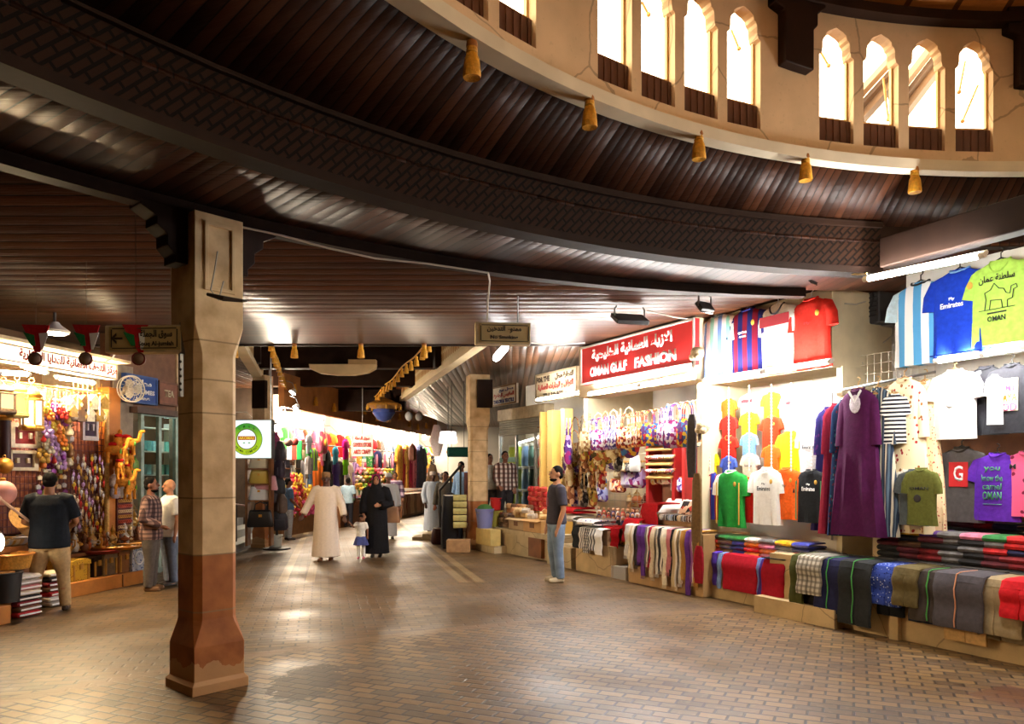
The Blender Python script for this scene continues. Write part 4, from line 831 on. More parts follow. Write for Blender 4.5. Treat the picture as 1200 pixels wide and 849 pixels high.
# red cabinet with tilted trays
rc = mat(C(176, 34, 34), .5, 0, .15, 5, 0, 'red lacquer'); a0, a1 = S(757, .85), S(802, .85)
cab = thing('display_cabinet', 'red display cabinet with tilted trays of purses', 'cabinet', RF.w(a0, .85, .95), RF.rz); w = a1-a0
for x in (.03, w-.03, w*.72): MB().box((x, .15, .62), (.07, .3, 1.24)).build('post', rc, cab, smooth=False, bev=.005)
MB().box((w/2, .3, .62), (w, .03, 1.24)).build('back_panel', mat(C(206, 160, 140), .6, 0, .2, 6, 0, 'pale lining'), cab, smooth=False)
for q, z in enumerate((.72, .94, 1.18)):
    tm = Matrix.Rotation(.5, 3, 'X'); MB().box((w*.4, .06, z), (w*.66, .3, .025), 0, tm).build('tray', WOOD_L, cab, smooth=False)
for q, (x, z) in enumerate([(.14+.17*i, .72+.22*j) for j in range(3) for i in range(4)]):
    n = ('pink', 'orange', 'sand', 'multicoloured', 'red')[q % 5]; c_, s_ = math.cos(RF.rz), math.sin(RF.rz)
    p = RF.w(a0+x*w/.95, .86, .95+z+.09); oo = bag('purse', '%s purse, %s from the left on the %s tilted tray of the red cabinet' % (n, ORD[q % 4], ('lowest', 'middle', 'top')[q//4]), 0, 0, 0, bagm(n, 40), .55, at=p); oo.rotation_euler[0] = -1.0
# pots, caps and dolls on the rear shelf
def pot_mesh(): return MB().lathe([(.02, 0), (.06, .01), (.085, .05), (.075, .09), (.05, .11), (.055, .118)], 14)
def lid_mesh(): return MB().lathe([(.056, .118), (.05, .14), (.03, .17), (.012, .185), (.016, .2), (.001, .215)], 12)
def pot(label, loc, m, k=1.0, group=None):
    o = inst('incense_burner', 'pot', pot_mesh, m, loc=loc); inst('lid', 'potlid', lid_mesh, WOOD_L if R.random() < .5 else m, o); o.scale = (k,)*3; return tag(o, label, 'incense burner', group)
PC_ = [(196, 150, 90), (226, 200, 150), (150, 90, 50), (210, 120, 60), (230, 226, 216), (120, 60, 40)]
for r_, (y0, d, n, z) in enumerate(((0, 1.35, 9, .96), (0, 1.6, 8, 1.12))):
    if r_: rbox('shelf_riser', S(742, 1.5), S(812, 1.5), 1.5, 1.75, .95, 1.11, RED, 'red cloth covered riser behind the pots', 'shelf', 'thing')
    for i in range(n):
        a = S(738, d)+(S(808, d)-S(738, d))*i/(n-1); pot('clay and wood incense burner among the pots at the rear of the bag shop', RF.w(a+R.uniform(-.02, .02), d, z), mat(C(*PC_[(i*2+r_) % 6]), .5, 0, .2, 20, 0, 'clay'), R.uniform(.9, 1.35), 'incense burners at the rear')
def doll_body(): return MB().lathe([(.035, 0), (.04, .02), (.03, .07), (.018, .09)], 10)
def doll_head(): return MB().ell((0, 0, .108), (.024, .024, .026), 10, 8)
for i in range(30):
    px = 702+(i % 10)*5.6; row = i//10; d = .55+.18*row; z = .78+.06*row
    o = inst('souvenir_doll', 'dollb', doll_body, mat(C(*[(30, 30, 36), (190, 40, 40), (226, 222, 214), (60, 50, 110)][(i*7+row) % 4]), .6, 0, .2, 20, 0, 'doll cloth'), loc=RF.w(S(px, d), d, z), rz=RF.rz+R.uniform(-.5, .5))
    tag(o, 'little cloth souvenir doll in the crowd of dolls beside the red cloth', 'souvenir doll', 'souvenir dolls by the red cloth'); inst('head', 'dollh', doll_head, mat(C(206, 150, 110), .6), o); o.scale = (1.25,)*3
rbox('display_steps', S(690, .5), S(760, .5), .5, 1.1, .5, .78, mat(C(206, 190, 160), .7), 'pale stepped stand under the souvenir dolls', 'stand', 'thing')
rbox('display_steps', S(690, .7), S(760, .7), .8, 1.1, .78, .84, mat(C(206, 190, 160), .7), 'upper step of the stand behind the dolls', 'stand', 'thing')
for i in range(4):
    o = inst('woven_basket', 'basketw', lambda: MB().lathe([(.05, 0), (.075, .03), (.07, .07), (.055, .075)], 12), stripes([C(230, 200, 40), C(40, 40, 36)], .02), loc=RF.w(S(722+i*5, .42), .42, .5+.072*(i % 2)), rz=.4*i)
    tag(o, 'small yellow and black banded basket beside the red cloth, %s from the left' % ORD[i], 'basket', 'banded baskets')
for i, (px, d, z, w, drop, c, lab) in enumerate(((716, .2, .78, .5, .3, (196, 20, 30), 'bright red cloth draped at the left over the dolls stand'), (742, .18, .95, .4, .35, (204, 24, 34), 'bright red cloth stepping up the middle of the bag stall'), (764, .3, 1.2, .4, .4, (190, 22, 32), 'bright red cloth highest beside the white board'))):
    o = drapecloth(w, drop, i*2, .4).build('red_cloth', cloth(*c), loc=RF.w(S(px, d), d, z), rz=RF.rz); tag(o, lab, 'cloth')
rbox('display_stand', S(748, .35), S(815, .35), .35, .9, .86, .98, mat(C(170, 130, 90), .7), 'low riser on the scarf table', 'stand', 'thing')
tm = MB().box((0, 0, 0), (.5, .03, .42), 0, Matrix.Rotation(-.75, 3, 'X')).build('white_board', WHITEWALL, loc=RF.loc(787, 597, .75), rz=RF.rz, bev=.006); tag(tm, 'blank white tilted board behind the rolled shawls', 'board')
pc = thing('framed_picture', 'small tilted picture in red and black leaning on the scarf table', 'picture', RF.loc(806, 597, .6), RF.rz)
MB().box((0, 0, 0), (.34, .03, .3), 0, Matrix.Rotation(-.5, 3, 'X')).build('frame', WHITE, pc, bev=.004); MB().box((0, -.018, .008), (.28, .01, .24), 0, Matrix.Rotation(-.5, 3, 'X')).build('picture', cells([C(196, 60, 40), C(40, 30, 30), C(230, 190, 160), C(120, 60, 40)], 9), pc)
pcs = ['grey', 'sand', 'black', 'brown', 'white', 'grey', 'pale blue', 'black', 'sand', 'grey', 'brown', 'white']
CC = dict(NAMES); CC.update({'sand': (206, 184, 146), 'pale blue': (150, 170, 200), 'lilac': (150, 90, 160), 'beige': (206, 190, 166), 'violet': (96, 50, 140), 'crimson': (160, 30, 56), 'charcoal': (60, 58, 62), 'rose': (196, 120, 130), 'cream': (230, 220, 200), 'gold brown': (170, 124, 60)})
for i, n in enumerate(pcs):
    a = S(757, .3)+(S(813, .3)-S(757, .3))*i/11
    o = inst('rolled_shawl', 'roll', lambda: MB().tube([(0, -.16, 0), (0, -.15, 0), (0, .15, 0), (0, .16, 0)], [.03, .047, .047, .03], 12), stripes([C(*CC[n]), dk(C(*CC[n]), .6), C(*CC[n]), C(200, 196, 190)], .012), loc=RF.w(a, .42, 1.03), rz=RF.rz+R.uniform(-.1, .1))
    tag(o, '%s rolled shawl, %s from the left in the row behind the draped scarves' % (n, ORD[i]), 'shawl', 'rolled shawls')
SCF = ['white', 'cream', 'beige', 'charcoal', 'violet', 'purple', 'grey', 'crimson', 'beige', 'white', 'charcoal', 'cream', 'rose', 'black', 'sand', 'white', 'gold brown', 'violet', 'lilac', 'gold brown']
for i, n in enumerate(SCF):
    a = S(736, .03)+(S(818, .03)-S(736, .03))*i/19; c = C(*CC[n]); dr = (.46, .5, .62, .55, .48, .66)[i % 6]+.012*i
    mm = stripes([c, dk(c, .7), c, C(226, 220, 210)], .03) if i % 4 == 2 else spots(c, C(150, 110, 60), 40, .25) if n == 'gold brown' else cloth(*CC[n])
    o = drapecloth(.1, dr, i, .3).build('scarf', mm, loc=RF.w(a, .03+.012*(i % 2), .875), rz=RF.rz); tag(o, '%s scarf, %s from the left draped over the tan table' % (n, ORD[i]), 'scarf', 'scarves draped over the tan table')
    fr_ = MB()
    for q in range(5): fr_.tube([(-.04+.02*q, -.05, -dr), (-.04+.02*q, -.055, -dr-.05)], .004, 4)
    fr_.build('fringe', mm, o)
bag('purse', 'teal and white patterned pouch lying at the right of the scarf table', 808, 622, .12, cells([C(60, 150, 150), C(220, 236, 230), C(30, 90, 100)], 30), 1.1)
for i, (px, lab) in enumerate(((683, 'white and grey striped shawl hung over the left of the bag shop plinth'), (690, 'black and white checked shawl second over the bag shop plinth'), (697, 'grey striped shawl third over the bag shop plinth'), (704, 'white fringed shawl right over the bag shop plinth'), (677, 'black shawl behind the standing man'))):
    o = drapecloth(.2, .34+.06*(i % 2), i, .5).build('shawl', [stripes([C(226, 224, 220), C(120, 120, 124)], .03), plaid(C(40, 40, 44), C(226, 224, 220), C(90, 90, 96), .05), stripes([C(150, 150, 150), C(60, 60, 66), C(220, 218, 214)], .025), W_, K_][i], loc=RF.w(S(px, .04), .04, .75), rz=RF.rz); tag(o, lab, 'shawl')
rbox('display_stand', S(674, .1), S(712, .1), .1, .5, .5, .74, mat(C(150, 120, 90), .7), 'box under the shawls on the bag shop plinth', 'stand', 'thing')
for i, (px, py, c, lab) in enumerate(((676, 598, (196, 30, 36), 'red folded cloth pack behind the standing man'), (676, 607, (220, 214, 206), 'white folded cloth pack under the red one'), (700, 612, (226, 226, 226), 'printed white and blue cloth lying on the plinth'))):
    o = inst('folded_cloth', ('fold', i % 3), lambda: folded(i % 3), cloth(*c) if i < 2 else spots(C(230, 230, 234), C(90, 100, 170), 30, .25), loc=RF.loc(px, py+4, .25), rz=RF.rz); o.scale = (2, 1.6, 2.6); tag(o, lab, 'folded cloth')
for i, (px, y0, y1, c, d, lab) in enumerate(((817, 555, 660, (118, 92, 60), .0, 'long brown scarf hanging from the post between bags and jerseys'), (811, 486, 560, (70, 66, 70), .02, 'dark grey scarf hanging above the brown one on the post'), (819, 640, 684, (150, 24, 40), -.02, 'small dark red cloth hanging at the foot of the post'))):
    p = RF.loc(px, y0, d); h = (y1-y0)*p[1]/FOC
    m = MB().loft([ring_shape(.05, .02, 0), ring_shape(.08, .03, -.1, fold=.01), ring_shape(.1, .03, -h*.6, fold=.012, ph=1), ring_shape(.07, .02, -h, fold=.01)]); tag(m.build('hanging_scarf', cloth(*c), loc=p, rz=RF.rz), lab, 'scarf')
for i, (px, py, lab) in enumerate(((817, 414, 'pale fluffy hat hung high on the post beside the red sign'), (824, 500, 'pale fluffy hat hung lower on the post by the grey scarf'))):
    o = MB().ell((0, 0, 0), (.1, .09, .09), 12, 8).ell((.05, -.04, -.06), (.05, .05, .05)).ell((-.06, -.03, -.05), (.05, .05, .05)).build('fluffy_hat', mat(C(216, 196, 160), .95, 0, .3, 40, .8, 'fleece'), loc=RF.loc(px, py, .0), rz=RF.rz); tag(o, lab, 'hat')
    MB().tube([(-.07, 0, -.05), (-.06, -.01, -.16), (-.07, -.01, -.2)], [.03, .025, .01], 6).build('ear_flap', mat(C(90, 76, 66), .9), o)
# glass-fronted shop and wares beside the right pillar ---------------------------------------------
gl = NT('shop glass'); gl.b.inputs['Transmission Weight'].default_value = 1; gl.b.inputs['Roughness'].default_value = .02; gl.b.inputs['IOR'].default_value = 1.1; gl.col((.85, .95, .93, 1)); GLASS = gl.m
shg = thing('roller_shutter', 'half lowered grey roller shutter over the glass shop front', 'shutter', RF.w(S(612, 1.0), 1.0, 2.9), RF.rz)
ww = S(640, 1.0)-S(585, 1.0)
for q in range(7): MB().tube([(-ww/2, 0, -.03-q*.05), (ww/2, 0, -.03-q*.05)], .028, 8).build('slat', mat(C(150, 150, 140), .5, .3, .1, 6, 0, 'shutter'), shg)
MB().box((0, .05, .12), (ww, .24, .26)).build('shutter_box', mat(C(176, 160, 130), .6), shg, bev=.01)
gf = thing('glass_shop_front', 'glazed front of the small shop beside the right pillar', 'shop front', RF.w(S(612, 1.15), 1.15, .5), RF.rz)
for x in (-ww/2, -ww*.12, ww*.28, ww/2): MB().box((x, 0, 1.05), (.05, .06, 2.1)).build('mullion', METAL, gf, smooth=False)
for x0, x1 in ((-ww/2, -ww*.12), (-ww*.12, ww*.28)): MB().box(((x0+x1)/2, 0, 1.05), (x1-x0, .008, 2.1)).build('pane', GLASS, gf, smooth=False)
MB().box((-ww*.3, -.02, 1.5), (ww*.4, .01, .11)).build('sticker', mat(C(150, 206, 190), .5), gf)
tube_lamp(RF, (606, 520), (634, 512), 1.7, 'lit tube inside the glass shop', k=90)
for q, (px, z) in enumerate([(600+8*i, .75+.55*j) for j in range(3) for i in range(5)]):
    c = [(206, 216, 80), (120, 150, 190), (226, 226, 216), (180, 200, 70), (90, 120, 110)][(q*3) % 5]
    o = MB().lathe([(.09, 0), (.1, .02), (.1, .36), (.07, .42), (.075, .48)], 12).build('storage_jar', mat(C(*c), .3, 0, .1, 6, 0, 'jar'), loc=RF.w(S(px, 1.75), 1.75, z)); MB().lathe([(.08, .48), (.08, .53), (.03, .54)], 12).build('lid', WHITE, o)
    tag(o, 'tall jar on the shelves behind the shop glass', 'jar', 'jars behind the shop glass')
for j in range(3): rbox('glass_shelf', S(596, 1.6), S(640, 1.6), 1.62, 1.9, .72+.55*j, .745+.55*j, WHITE, '%s shelf of jars behind the shop glass' % ('lowest', 'middle', 'top')[j], 'shelf', 'thing')
# yellow timber frames and shelf of packets
for i, (px, w) in enumerate(((644, .2), (659, .14), (633, .07))): rbox('trim_%d' % (40+i), S(px, .75)-w/2, S(px, .75)+w/2, .75, .95, .36, 2.95, mat(C(226, 184, 96), .5, 0, .12, 5, 0, 'yellow timber'), ('wide yellow timber jamb left of the standing man', 'yellow timber jamb right behind the big purple bag', 'narrow yellow timber left of the red packets')[i], 'trim', bev=.008)
rk = thing('packet_shelf', 'narrow wooden shelf unit of red packets between the yellow timbers', 'shelf', RF.w(S(637, .9), .9, .4), RF.rz)
for q in range(6): MB().box((0, .12, .15+q*.42), (.5, .26, .025)).build('shelf', WOOD_M, rk, smooth=False)
MB().box((0, .26, 1.3), (.5, .02, 2.4)).build('back_panel', WOOD_D, rk, smooth=False)
def packet_mesh(): return MB().loft([ring_shape(.085, .03, 0, p=4), ring_shape(.088, .05, .03, p=3), ring_shape(.09, .05, .09, p=3), ring_shape(.088, .012, .13, p=6)])
for q in range(5):
    for i in range(3):
        o = inst('spice_packet', 'packet', packet_mesh, mat(C(*[(196, 50, 46), (224, 150, 140), (180, 60, 40)][(q+i) % 3]), .3, 0, .2, 20, 0, 'packet'), loc=RF.w(S(637, .95)-.15+.15*i, .97, .565+q*.42), rz=RF.rz); o.scale = (.8, 1, 1.8); tag(o, 'shiny packet on the narrow shelf between the yellow timbers', 'packet', 'packets on the narrow shelf')
# stacks of packets on the marble wall
def packs(px0, px1, d, z0, rows, n, cols, lab, grp, k=1.0):
    for r_ in range(rows):
        for i in range(n):
            a = S(px0, d)+(S(px1, d)-S(px0, d))*i/(n-1)
            o = inst('spice_packet', 'packet', packet_mesh, mat(C(*cols[(i+r_) % len(cols)]), .22, 0, .3, 30, .1, 'clear packet'), loc=RF.w(a, d+R.uniform(-.02, .02), z0+r_*.1*k), rz=RF.rz+R.uniform(-.15, .15)); o.scale = (k*1.15, k*1.3, k*.85); tag(o, lab, 'packet', grp)
packs(598, 621, .62, .52, 5, 5, [(176, 120, 80), (206, 160, 110), (120, 90, 70)], 'brown packet in the wall of packets left of the red ones', 'brown packets'); packs(623, 640, .78, .9, 5, 4, [(190, 50, 52), (206, 80, 70)], 'red packet in the stack left of the standing man', 'red packets')
packs(588, 600, .5, .52, 3, 3, [(110, 84, 66), (150, 120, 90)], 'dark packet at the left end of the packet wall', 'dark packets')
rbox('display_stand', S(620, .8), S(642, .8), .7, 1.0, .5, .89, WOOD_L, 'wooden box under the red packets', 'stand', 'thing')
def carton(name, label, px0, px1, d0, d1, z0, z1, m, fr=RF, tape=True):
    a0, a1 = fr.s(px0, d0), fr.s(px1, d0); o = thing(name, label, 'box', fr.w((a0+a1)/2, (d0+d1)/2, z0), fr.rz); w, l, h = a1-a0, d1-d0, z1-z0
    MB().box((0, 0, h/2), (w, l, h)).build('body', m, o, bev=.008)
    for s in (-1, 1): MB().box((0, s*(l/2+.04), h-.01), (w*.98, .1, .008), 0, Matrix.Rotation(-s*.35, 3, 'X')).build('flap', m, o, smooth=False)
    if tape: MB().box((0, -l/2-.002, h*.55), (w*.25, .006, h*.4)).build('print', mat(C(120, 80, 50), .7), o)
    return o
CRD = mat(C(204, 160, 104), .75, 0, .12, 6, .05, 'cardboard')
carton('cardboard_box', 'open cardboard carton at the left on the marble wall', 596, 613, .3, .6, .52, .75, mat(C(186, 160, 120), .75, 0, .12, 6, .05, 'cardboard')); carton('cardboard_box', 'pale cardboard carton right of the grey one on the marble wall', 613, 634, .28, .6, .52, .76, CRD)
for q in range(22):
    a = S(600, .4)+(S(634, .4)-S(600, .4))*R.random(); o = inst('snack_packet', 'packet', packet_mesh, mat(C(*[(216, 180, 120), (230, 200, 150), (190, 130, 80), (200, 190, 180)][q % 4]), .3, 0, .2, 20, .1, 'clear packet'), loc=RF.w(a, .36+.2*R.random(), .77+.05*(q % 3)), rz=R.uniform(0, 3)); o.scale = (1, 1.1, .8); tag(o, 'loose light packet heaped in the cartons on the marble wall', 'packet', 'loose packets in the cartons')
def bucket(label, loc, c, k=1.0, lid=None):
    o = thing('bucket', label, 'bucket', loc); o.scale = (k,)*3
    MB().lathe([(.01, 0), (.12, 0), (.15, .3), (.16, .3), (.16, .32), (.145, .32), (.115, .02), (.01, .02)], 18).build('body', mat(C(*c), .45, 0, .06, 5, 0, 'bucket plastic'), o)
    MB().tube([(.155*math.cos(t), -.03-.1*math.sin(t), .29-.05*math.sin(t)) for t in [PI*i/10 for i in range(11)]], .006, 5).build('handle', METAL, o)
    if lid: MB().ell((0, 0, .32), (.13, .13, .08), 12, 6).build('contents', mat(C(*lid), .7, 0, .3, 20, .2, 'contents'), o)
    return o
bucket('lavender blue bucket on the marble wall at the right pillar', RF.w(S(568, .07), .07, .5), (130, 136, 196), 1.3, (60, 110, 50)); bucket('olive yellow bucket beside the lavender blue bucket', RF.w(S(581, .5), .5, .5), (170, 160, 70), 1.1)
bucket('red bucket held above the olive yellow bucket on the marble wall', RF.w(S(581, .55), .55, .86), (190, 30, 34), .85)
rbox('money_box', S(560, .0), S(577, .0), -.05, .2, .15, .5, mat(C(216, 190, 120), .6, 0, .15, 8, 0, 'painted box'), 'small cream box with faded print below the lavender bucket', 'box', 'thing', .01)
o = rbox('cabinet', S(618, .2), S(633, .2), .22, .3, .05, .42, WOOD_M, 'small orange wooden hatch let into the marble wall', 'hatch', 'thing')
for i in range(5):
    o = inst('clear_packet', 'packet', packet_mesh, mat(C(206, 196, 130), .25, 0, .2, 20, .1, 'clear packet'), loc=P(539, 619-i*8, 16.9), rz=.2); o.scale = (1.7, 1.6, 1.0); tag(o, 'clear packet of seeds in the stack left of the right pillar', 'packet', 'clear packets by the right pillar')
MB_ = rbox('display_stand', S(531, .0), S(543, .0), 0, .4, 0, .46, MARBLE, 'stone block under the clear packets left of the right pillar', 'stand', 'thing')
# ------------------------------------------------------------------ souvenir shop on the left
SL = LL.s
wood_o = mat(C(196, 122, 46), .5, 0, .2, 6, .1, 'honey wood')
def lbox(name, a0, a1, d0, d1, z0, z1, mm, label, cat, kind=None, bev=0): return rbox(name, a0, a1, d0, d1, z0, z1, mm, label, cat, kind or 'thing', bev, LL)
lbox('wall_souvenirs', -3, 6, 1.9, 2.0, 0, ZC, shell, 'back wall of the souvenir shop', 'wall', 'structure')
e = SL(126, .5)
lbox('wall_beyond', e+.25, e+.7, .6, 2.0, 0, 3.4, mat(C(150, 132, 112), .7), 'grey wall between the souvenir shop and the glass doors', 'wall', 'structure')
lbox('wall_past_doors', SL(207, .6), SL(266, .6), .6, .75, 0, ZC, mat(C(176, 150, 118), .7), 'plain wall behind the front pillar', 'wall', 'structure')
lbox('wall_over_doors', e+.2, SL(210, .6), .62, .8, 2.75, ZC, mat(C(120, 84, 62), .7), 'dark brown wall over the glass doors', 'wall', 'structure')
post = thing('shop_post', 'honey coloured wooden post at the right corner of the souvenir shop', 'post', LL.w(e+.1, .55, 0), LL.rz)
MB().box((0, 0, 1.5), (.26, .2, 3.0)).build('shaft', wood_o, post, bev=.015); MB().box((0, .02, .15), (.34, .28, .3)).build('foot', wood_o, post, bev=.02)
MB().tube([(-.15, -.08, .6), (-.15, -.08, 2.9)], .035, 8).build('turned_edge', mat(C(230, 190, 110), .5, 0, .3, 30, .2, 'carved edge'), post)
MB().box((.02, -.105, 2.05), (.12, .01, .5)).build('notice', mat(C(210, 150, 80), .6), post)
# sign with an emissive face
fce = emis((1.0, .86, .62, 1), 2.2, 'emissive white sign'); rl = mat(C(206, 40, 26), .5, 0, .05, 5, 0, 'red letters')
o, w, h = panel_sign('shop_sign', 'emissive white sign with red Arabic lettering over the souvenir shop', LL, (-14, 137, 398, 420), -.18, fce, mat(C(230, 200, 160), .6), .16,
    ((arab('مركز التحف العمانية للهدايا التذكارية'), .1, .04, .8, .66, rl),), fm=.02)
for i, (a, b) in enumerate((((0, 437), (33, 439)), ((27, 430), (54, 437)), ((68, 443), (110, 449)))): tube_lamp(LL, a, b, -.05+.12*i, 'lit tube under the souvenir shop sign, %s from the left' % ORD[i], T_WARM, TUBE_WARM)
rod = MB().tube([LL.loc(0, 446, .12), LL.loc(126, 461, .12)], .012, 6); tag(rod.build('hanging_rod', BRASS), 'brass rod under the souvenir shop tubes holding lanterns and charms', 'rod')
g = MB(); a0, a1 = SL(-2, .55), SL(126, .55)
for q in range(30): a = a0+(a1-a0)*q/29; g.tube([LL.w(a, .55, .9), LL.w(a, .55, 2.85)], .006, 4)
for q in range(22): g.tube([LL.w(a0, .55, .9+q*.093), LL.w(a1, .55, .9+q*.093)], .006, 4)
tag(g.build('wire_grid', mat(C(90, 40, 50), .5, .3, .1, 5, 0, 'maroon wire')), 'maroon wire display grid at the back of the souvenir shop', 'wire grid')
lbox('back_panel', SL(0, .7), SL(124, .7), .7, .74, .9, 2.9, mat(C(120, 66, 40), .7), 'dark red backing panel behind the souvenir grid', 'panel')
lbox('ceiling_light_stop', -3, SL(112, .5), -.1, 1.9, 3.3, 3.34, mat(C(214, 190, 150), .7), 'low pale board added over the souvenir shop tubes to stop their uplight', 'ceiling', 'structure')  # added board, keeps tube light off the hall ceiling and bounces it inside
# lanterns
def lantern(label, px, yt, yb, d, glow, six=6, body=BRASS, glass=None, w=.34):
    loc = LL.loc(px, yb, d); H = (yb-yt)*loc[1]/FOC; o = thing('lantern', label, 'lantern', loc, .3); r = H*w/2*1.3
    MB().lathe([(r, 0), (r*1.12, .02), (r*1.12, .05), (r, .07)], six).build('base', body, o)
    MB().lathe([(r*.86, .07), (r*.86, H*.62)], six).build('glass', glass or emis(glow, 1.6, 'lit lantern glass'), o)
    for k in range(six): MB().tube([(r*.95*math.cos(2*PI*k/six), r*.95*math.sin(2*PI*k/six), .06), (r*.95*math.cos(2*PI*k/six), r*.95*math.sin(2*PI*k/six), H*.63)], .012, 6).build('corner_bar', body, o)
    MB().lathe([(r*1.1, H*.62), (r*1.12, H*.65), (r*.8, H*.68), (r*.95, H*.75), (r*.8, H*.83), (r*.35, H*.9), (r*.12, H*.93), (r*.14, H*.95), (.003, H)], 14 if six > 4 else 4).build('roof', body, o)
    MB().torus((0, 0, H+.03), .03, .006, 12, 6).build('ring', body, o); return o
lantern('tall brass lantern with onion dome and white glass at the left of the shop', 37, 449, 505, .05, (1, .92, .78, 1), 6)
lantern('square glass lantern with pale pyramid roof left of the brass onion lantern', 20, 446, 490, .1, (1, .55, .16, 1), 4, body=mat(C(180, 160, 90), .35, .6), w=.4)
lantern('dark framed glass lantern cut by the left edge', 4, 448, 486, .1, (.8, .6, .3, 1), 4, body=mat(C(90, 70, 50), .4, .5), w=.5)
o = thing('hanging_tube_lamp', 'long dark cylinder lamp with golden cap at the left edge', 'lamp', LL.loc(6, 540, .25)); MB().lathe([(.06, 0), (.065, .02), (.065, .5), (.06, .52)], 14).build('shade', mat(C(70, 36, 40), .5), o); MB().lathe([(.08, .5), (.09, .54), (.04, .6), (.01, .64)], 14).build('cap', BRASS, o)
o = thing('metal_ball', 'pierced golden ball lamp below the dark cylinder lamp', 'lamp', LL.loc(5, 546, .1)); MB().ell((0, 0, 0), .1, 16, 10).build('ball', BRASS, o); MB().torus((0, 0, .11), .02, .005, 10, 5).build('ring', BRASS, o)
o = thing('globe_lantern', 'pink globe at the left edge above the lit goods', 'lantern', LL.loc(3, 578, -.1)); MB().ell((0, 0, 0), .15, 18, 12).build('globe', mat(C(206, 140, 130), .5, 0, .1, 5, 0, 'pink paper'), o); MB().lathe([(.03, .145), (.035, .17), (.02, .18)], 10).build('collar', BRASS, o)
# carved frames
def carved_frame(label, px, py, wp, hp, d, c, inner):
    loc = LL.loc(px, py, d); w = wp*loc[1]/FOC*1.55; h = hp*loc[1]/FOC; o = thing('carved_frame', label, 'frame', loc, LL.rz); f = mat(C(*c), .5, 0, .15, 20, .1, 'inlaid frame')
    for x, z, a, b in ((0, h/2, w, h*.2), (0, -h/2, w, h*.2), (-w/2, 0, w*.18, h*1.2), (w/2, 0, w*.18, h*1.2)): MB().box((x, 0, z), (a, .05, b)).build('rail', f, o, bev=.006, smooth=False)
    MB().box((0, .015, 0), (w, .02, h)).build('panel', inner, o, smooth=False)
    for x in (-.2, .2): MB().box((x*w, -.01, 0), (w*.1, .03, h*.3)).build('inlay', f, o, smooth=False)
carved_frame('white and red inlaid frame above the plain carved one', 29, 511, 24, 24, .3, (236, 222, 200), mat(C(150, 40, 40), .6)); carved_frame('white carved frame with dark panel below the red inlaid frame', 26, 540, 24, 20, .25, (230, 214, 180), mat(C(90, 50, 50), .6)); carved_frame('white mosaic frame behind the purple charms at right of the grid', 105, 501, 14, 26, .35, (226, 214, 214), mat(C(60, 30, 60), .6))
# hanging charms: tassels of flowers, birds, small houses
def flower_mesh():
    m = MB()
    for k in range(6): m.ell((.05*math.cos(k*PI/3), .02*math.sin(k), .05*math.sin(k*PI/3)), (.032, .018, .032), 8, 5)
    return m.ell((0, -.02, 0), .025, 8, 5)
def drop_mesh(): return MB().lathe([(.004, .09), (.02, .05), (.045, 0), (.04, -.03), (.012, -.05)], 10)
def house_mesh(): return MB().prism([(-.05, -.05), (.05, -.05), (.05, .02), (.075, .02), (0, .09), (-.075, .02), (-.05, .02)], -.04, .04)
CHC = {'purple': (140, 50, 150), 'yellow': (226, 190, 60), 'red': (196, 46, 36), 'lilac': (190, 150, 206), 'gold': (196, 150, 60), 'cream': (230, 214, 180), 'orange': (220, 120, 40), 'bronze': (120, 84, 44), 'green': (110, 120, 50), 'silver': (190, 186, 190)}
def charm(kind, label, px, py, d, c, k=1.0, group='charms on the souvenir grid', thread=.12):
    fn = {'flower': flower_mesh, 'drop': drop_mesh, 'house': house_mesh}[kind]; nm = {'flower': 'flower_charm', 'drop': 'bell_charm', 'house': 'house_charm'}[kind]
    o = inst(nm, kind, fn, mat(C(*CHC[c]), .35, .3, .3, 30, .1, 'charm'), loc=LL.loc(px, py, d), rz=LL.rz); o.scale = (k,)*3; tag(o, label, 'charm', group)
    inst('thread', 'thread', lambda: MB().tube([(0, 0, .05), (0, 0, .2)], .003, 4), GOLD, o); return o
K3 = ['flower', 'drop', 'house']
for i in range(64):
    r_, q = divmod(i, 8); px = 50+q*4.6+R.uniform(-2, 2); py = 476+r_*9.5+R.uniform(-3, 3)
    c = ['yellow', 'purple', 'lilac', 'orange', 'red', 'purple', 'gold', 'cream'][(q*3+r_*5) % 8] if q < 6 else ['gold', 'bronze', 'cream', 'silver'][(r_+q) % 4]
    charm(('flower', 'flower', 'drop')[(i*7) % 3] if q < 6 else 'house' if r_ < 2 else 'drop', '%s coloured charm hanging among the flowers and bells under the rod' % c, px, py, .12+R.uniform(0, .3), c, R.uniform(.75, 1.1)*(1.35 if (i*7) % 3 < 2 else 1), '%s charms under the rod' % c)
for i in range(14):
    charm(('house', 'drop')[i % 2], 'little gilded house or bell hanging at the top right of the grid', 86+(i % 7)*5.5, 474+(i//7)*14, .25, ('gold', 'cream', 'bronze')[i % 3], 1.5, 'gilded charms at the top right of the grid')
for i in range(6):
    p = LL.loc(52+i*13, 452+i*1.5, .12); o = thing('hanging_hook', 'white chain and hook on the brass rod, %s from the left' % ORD[i], 'hook', p)
    MB().tube([(.02*math.sin(t), 0, -.04-.02*math.cos(t)) for t in [q*.5 for q in range(9)]], .006, 5).build('hook', METAL, o); m = MB()
    for q in range(9): m.ell((0, 0, -.08-q*.03), (.012, .012, .018), 6, 4)
    m.build('chain', WHITE, o)
def keych():
    return MB().ell((0, 0, -.03), (.022, .01, .03), 8, 6).torus((0, 0, .01), .012, .003, 8, 4).tube([(0, 0, -.05), (0, 0, -.09)], .006, 5)
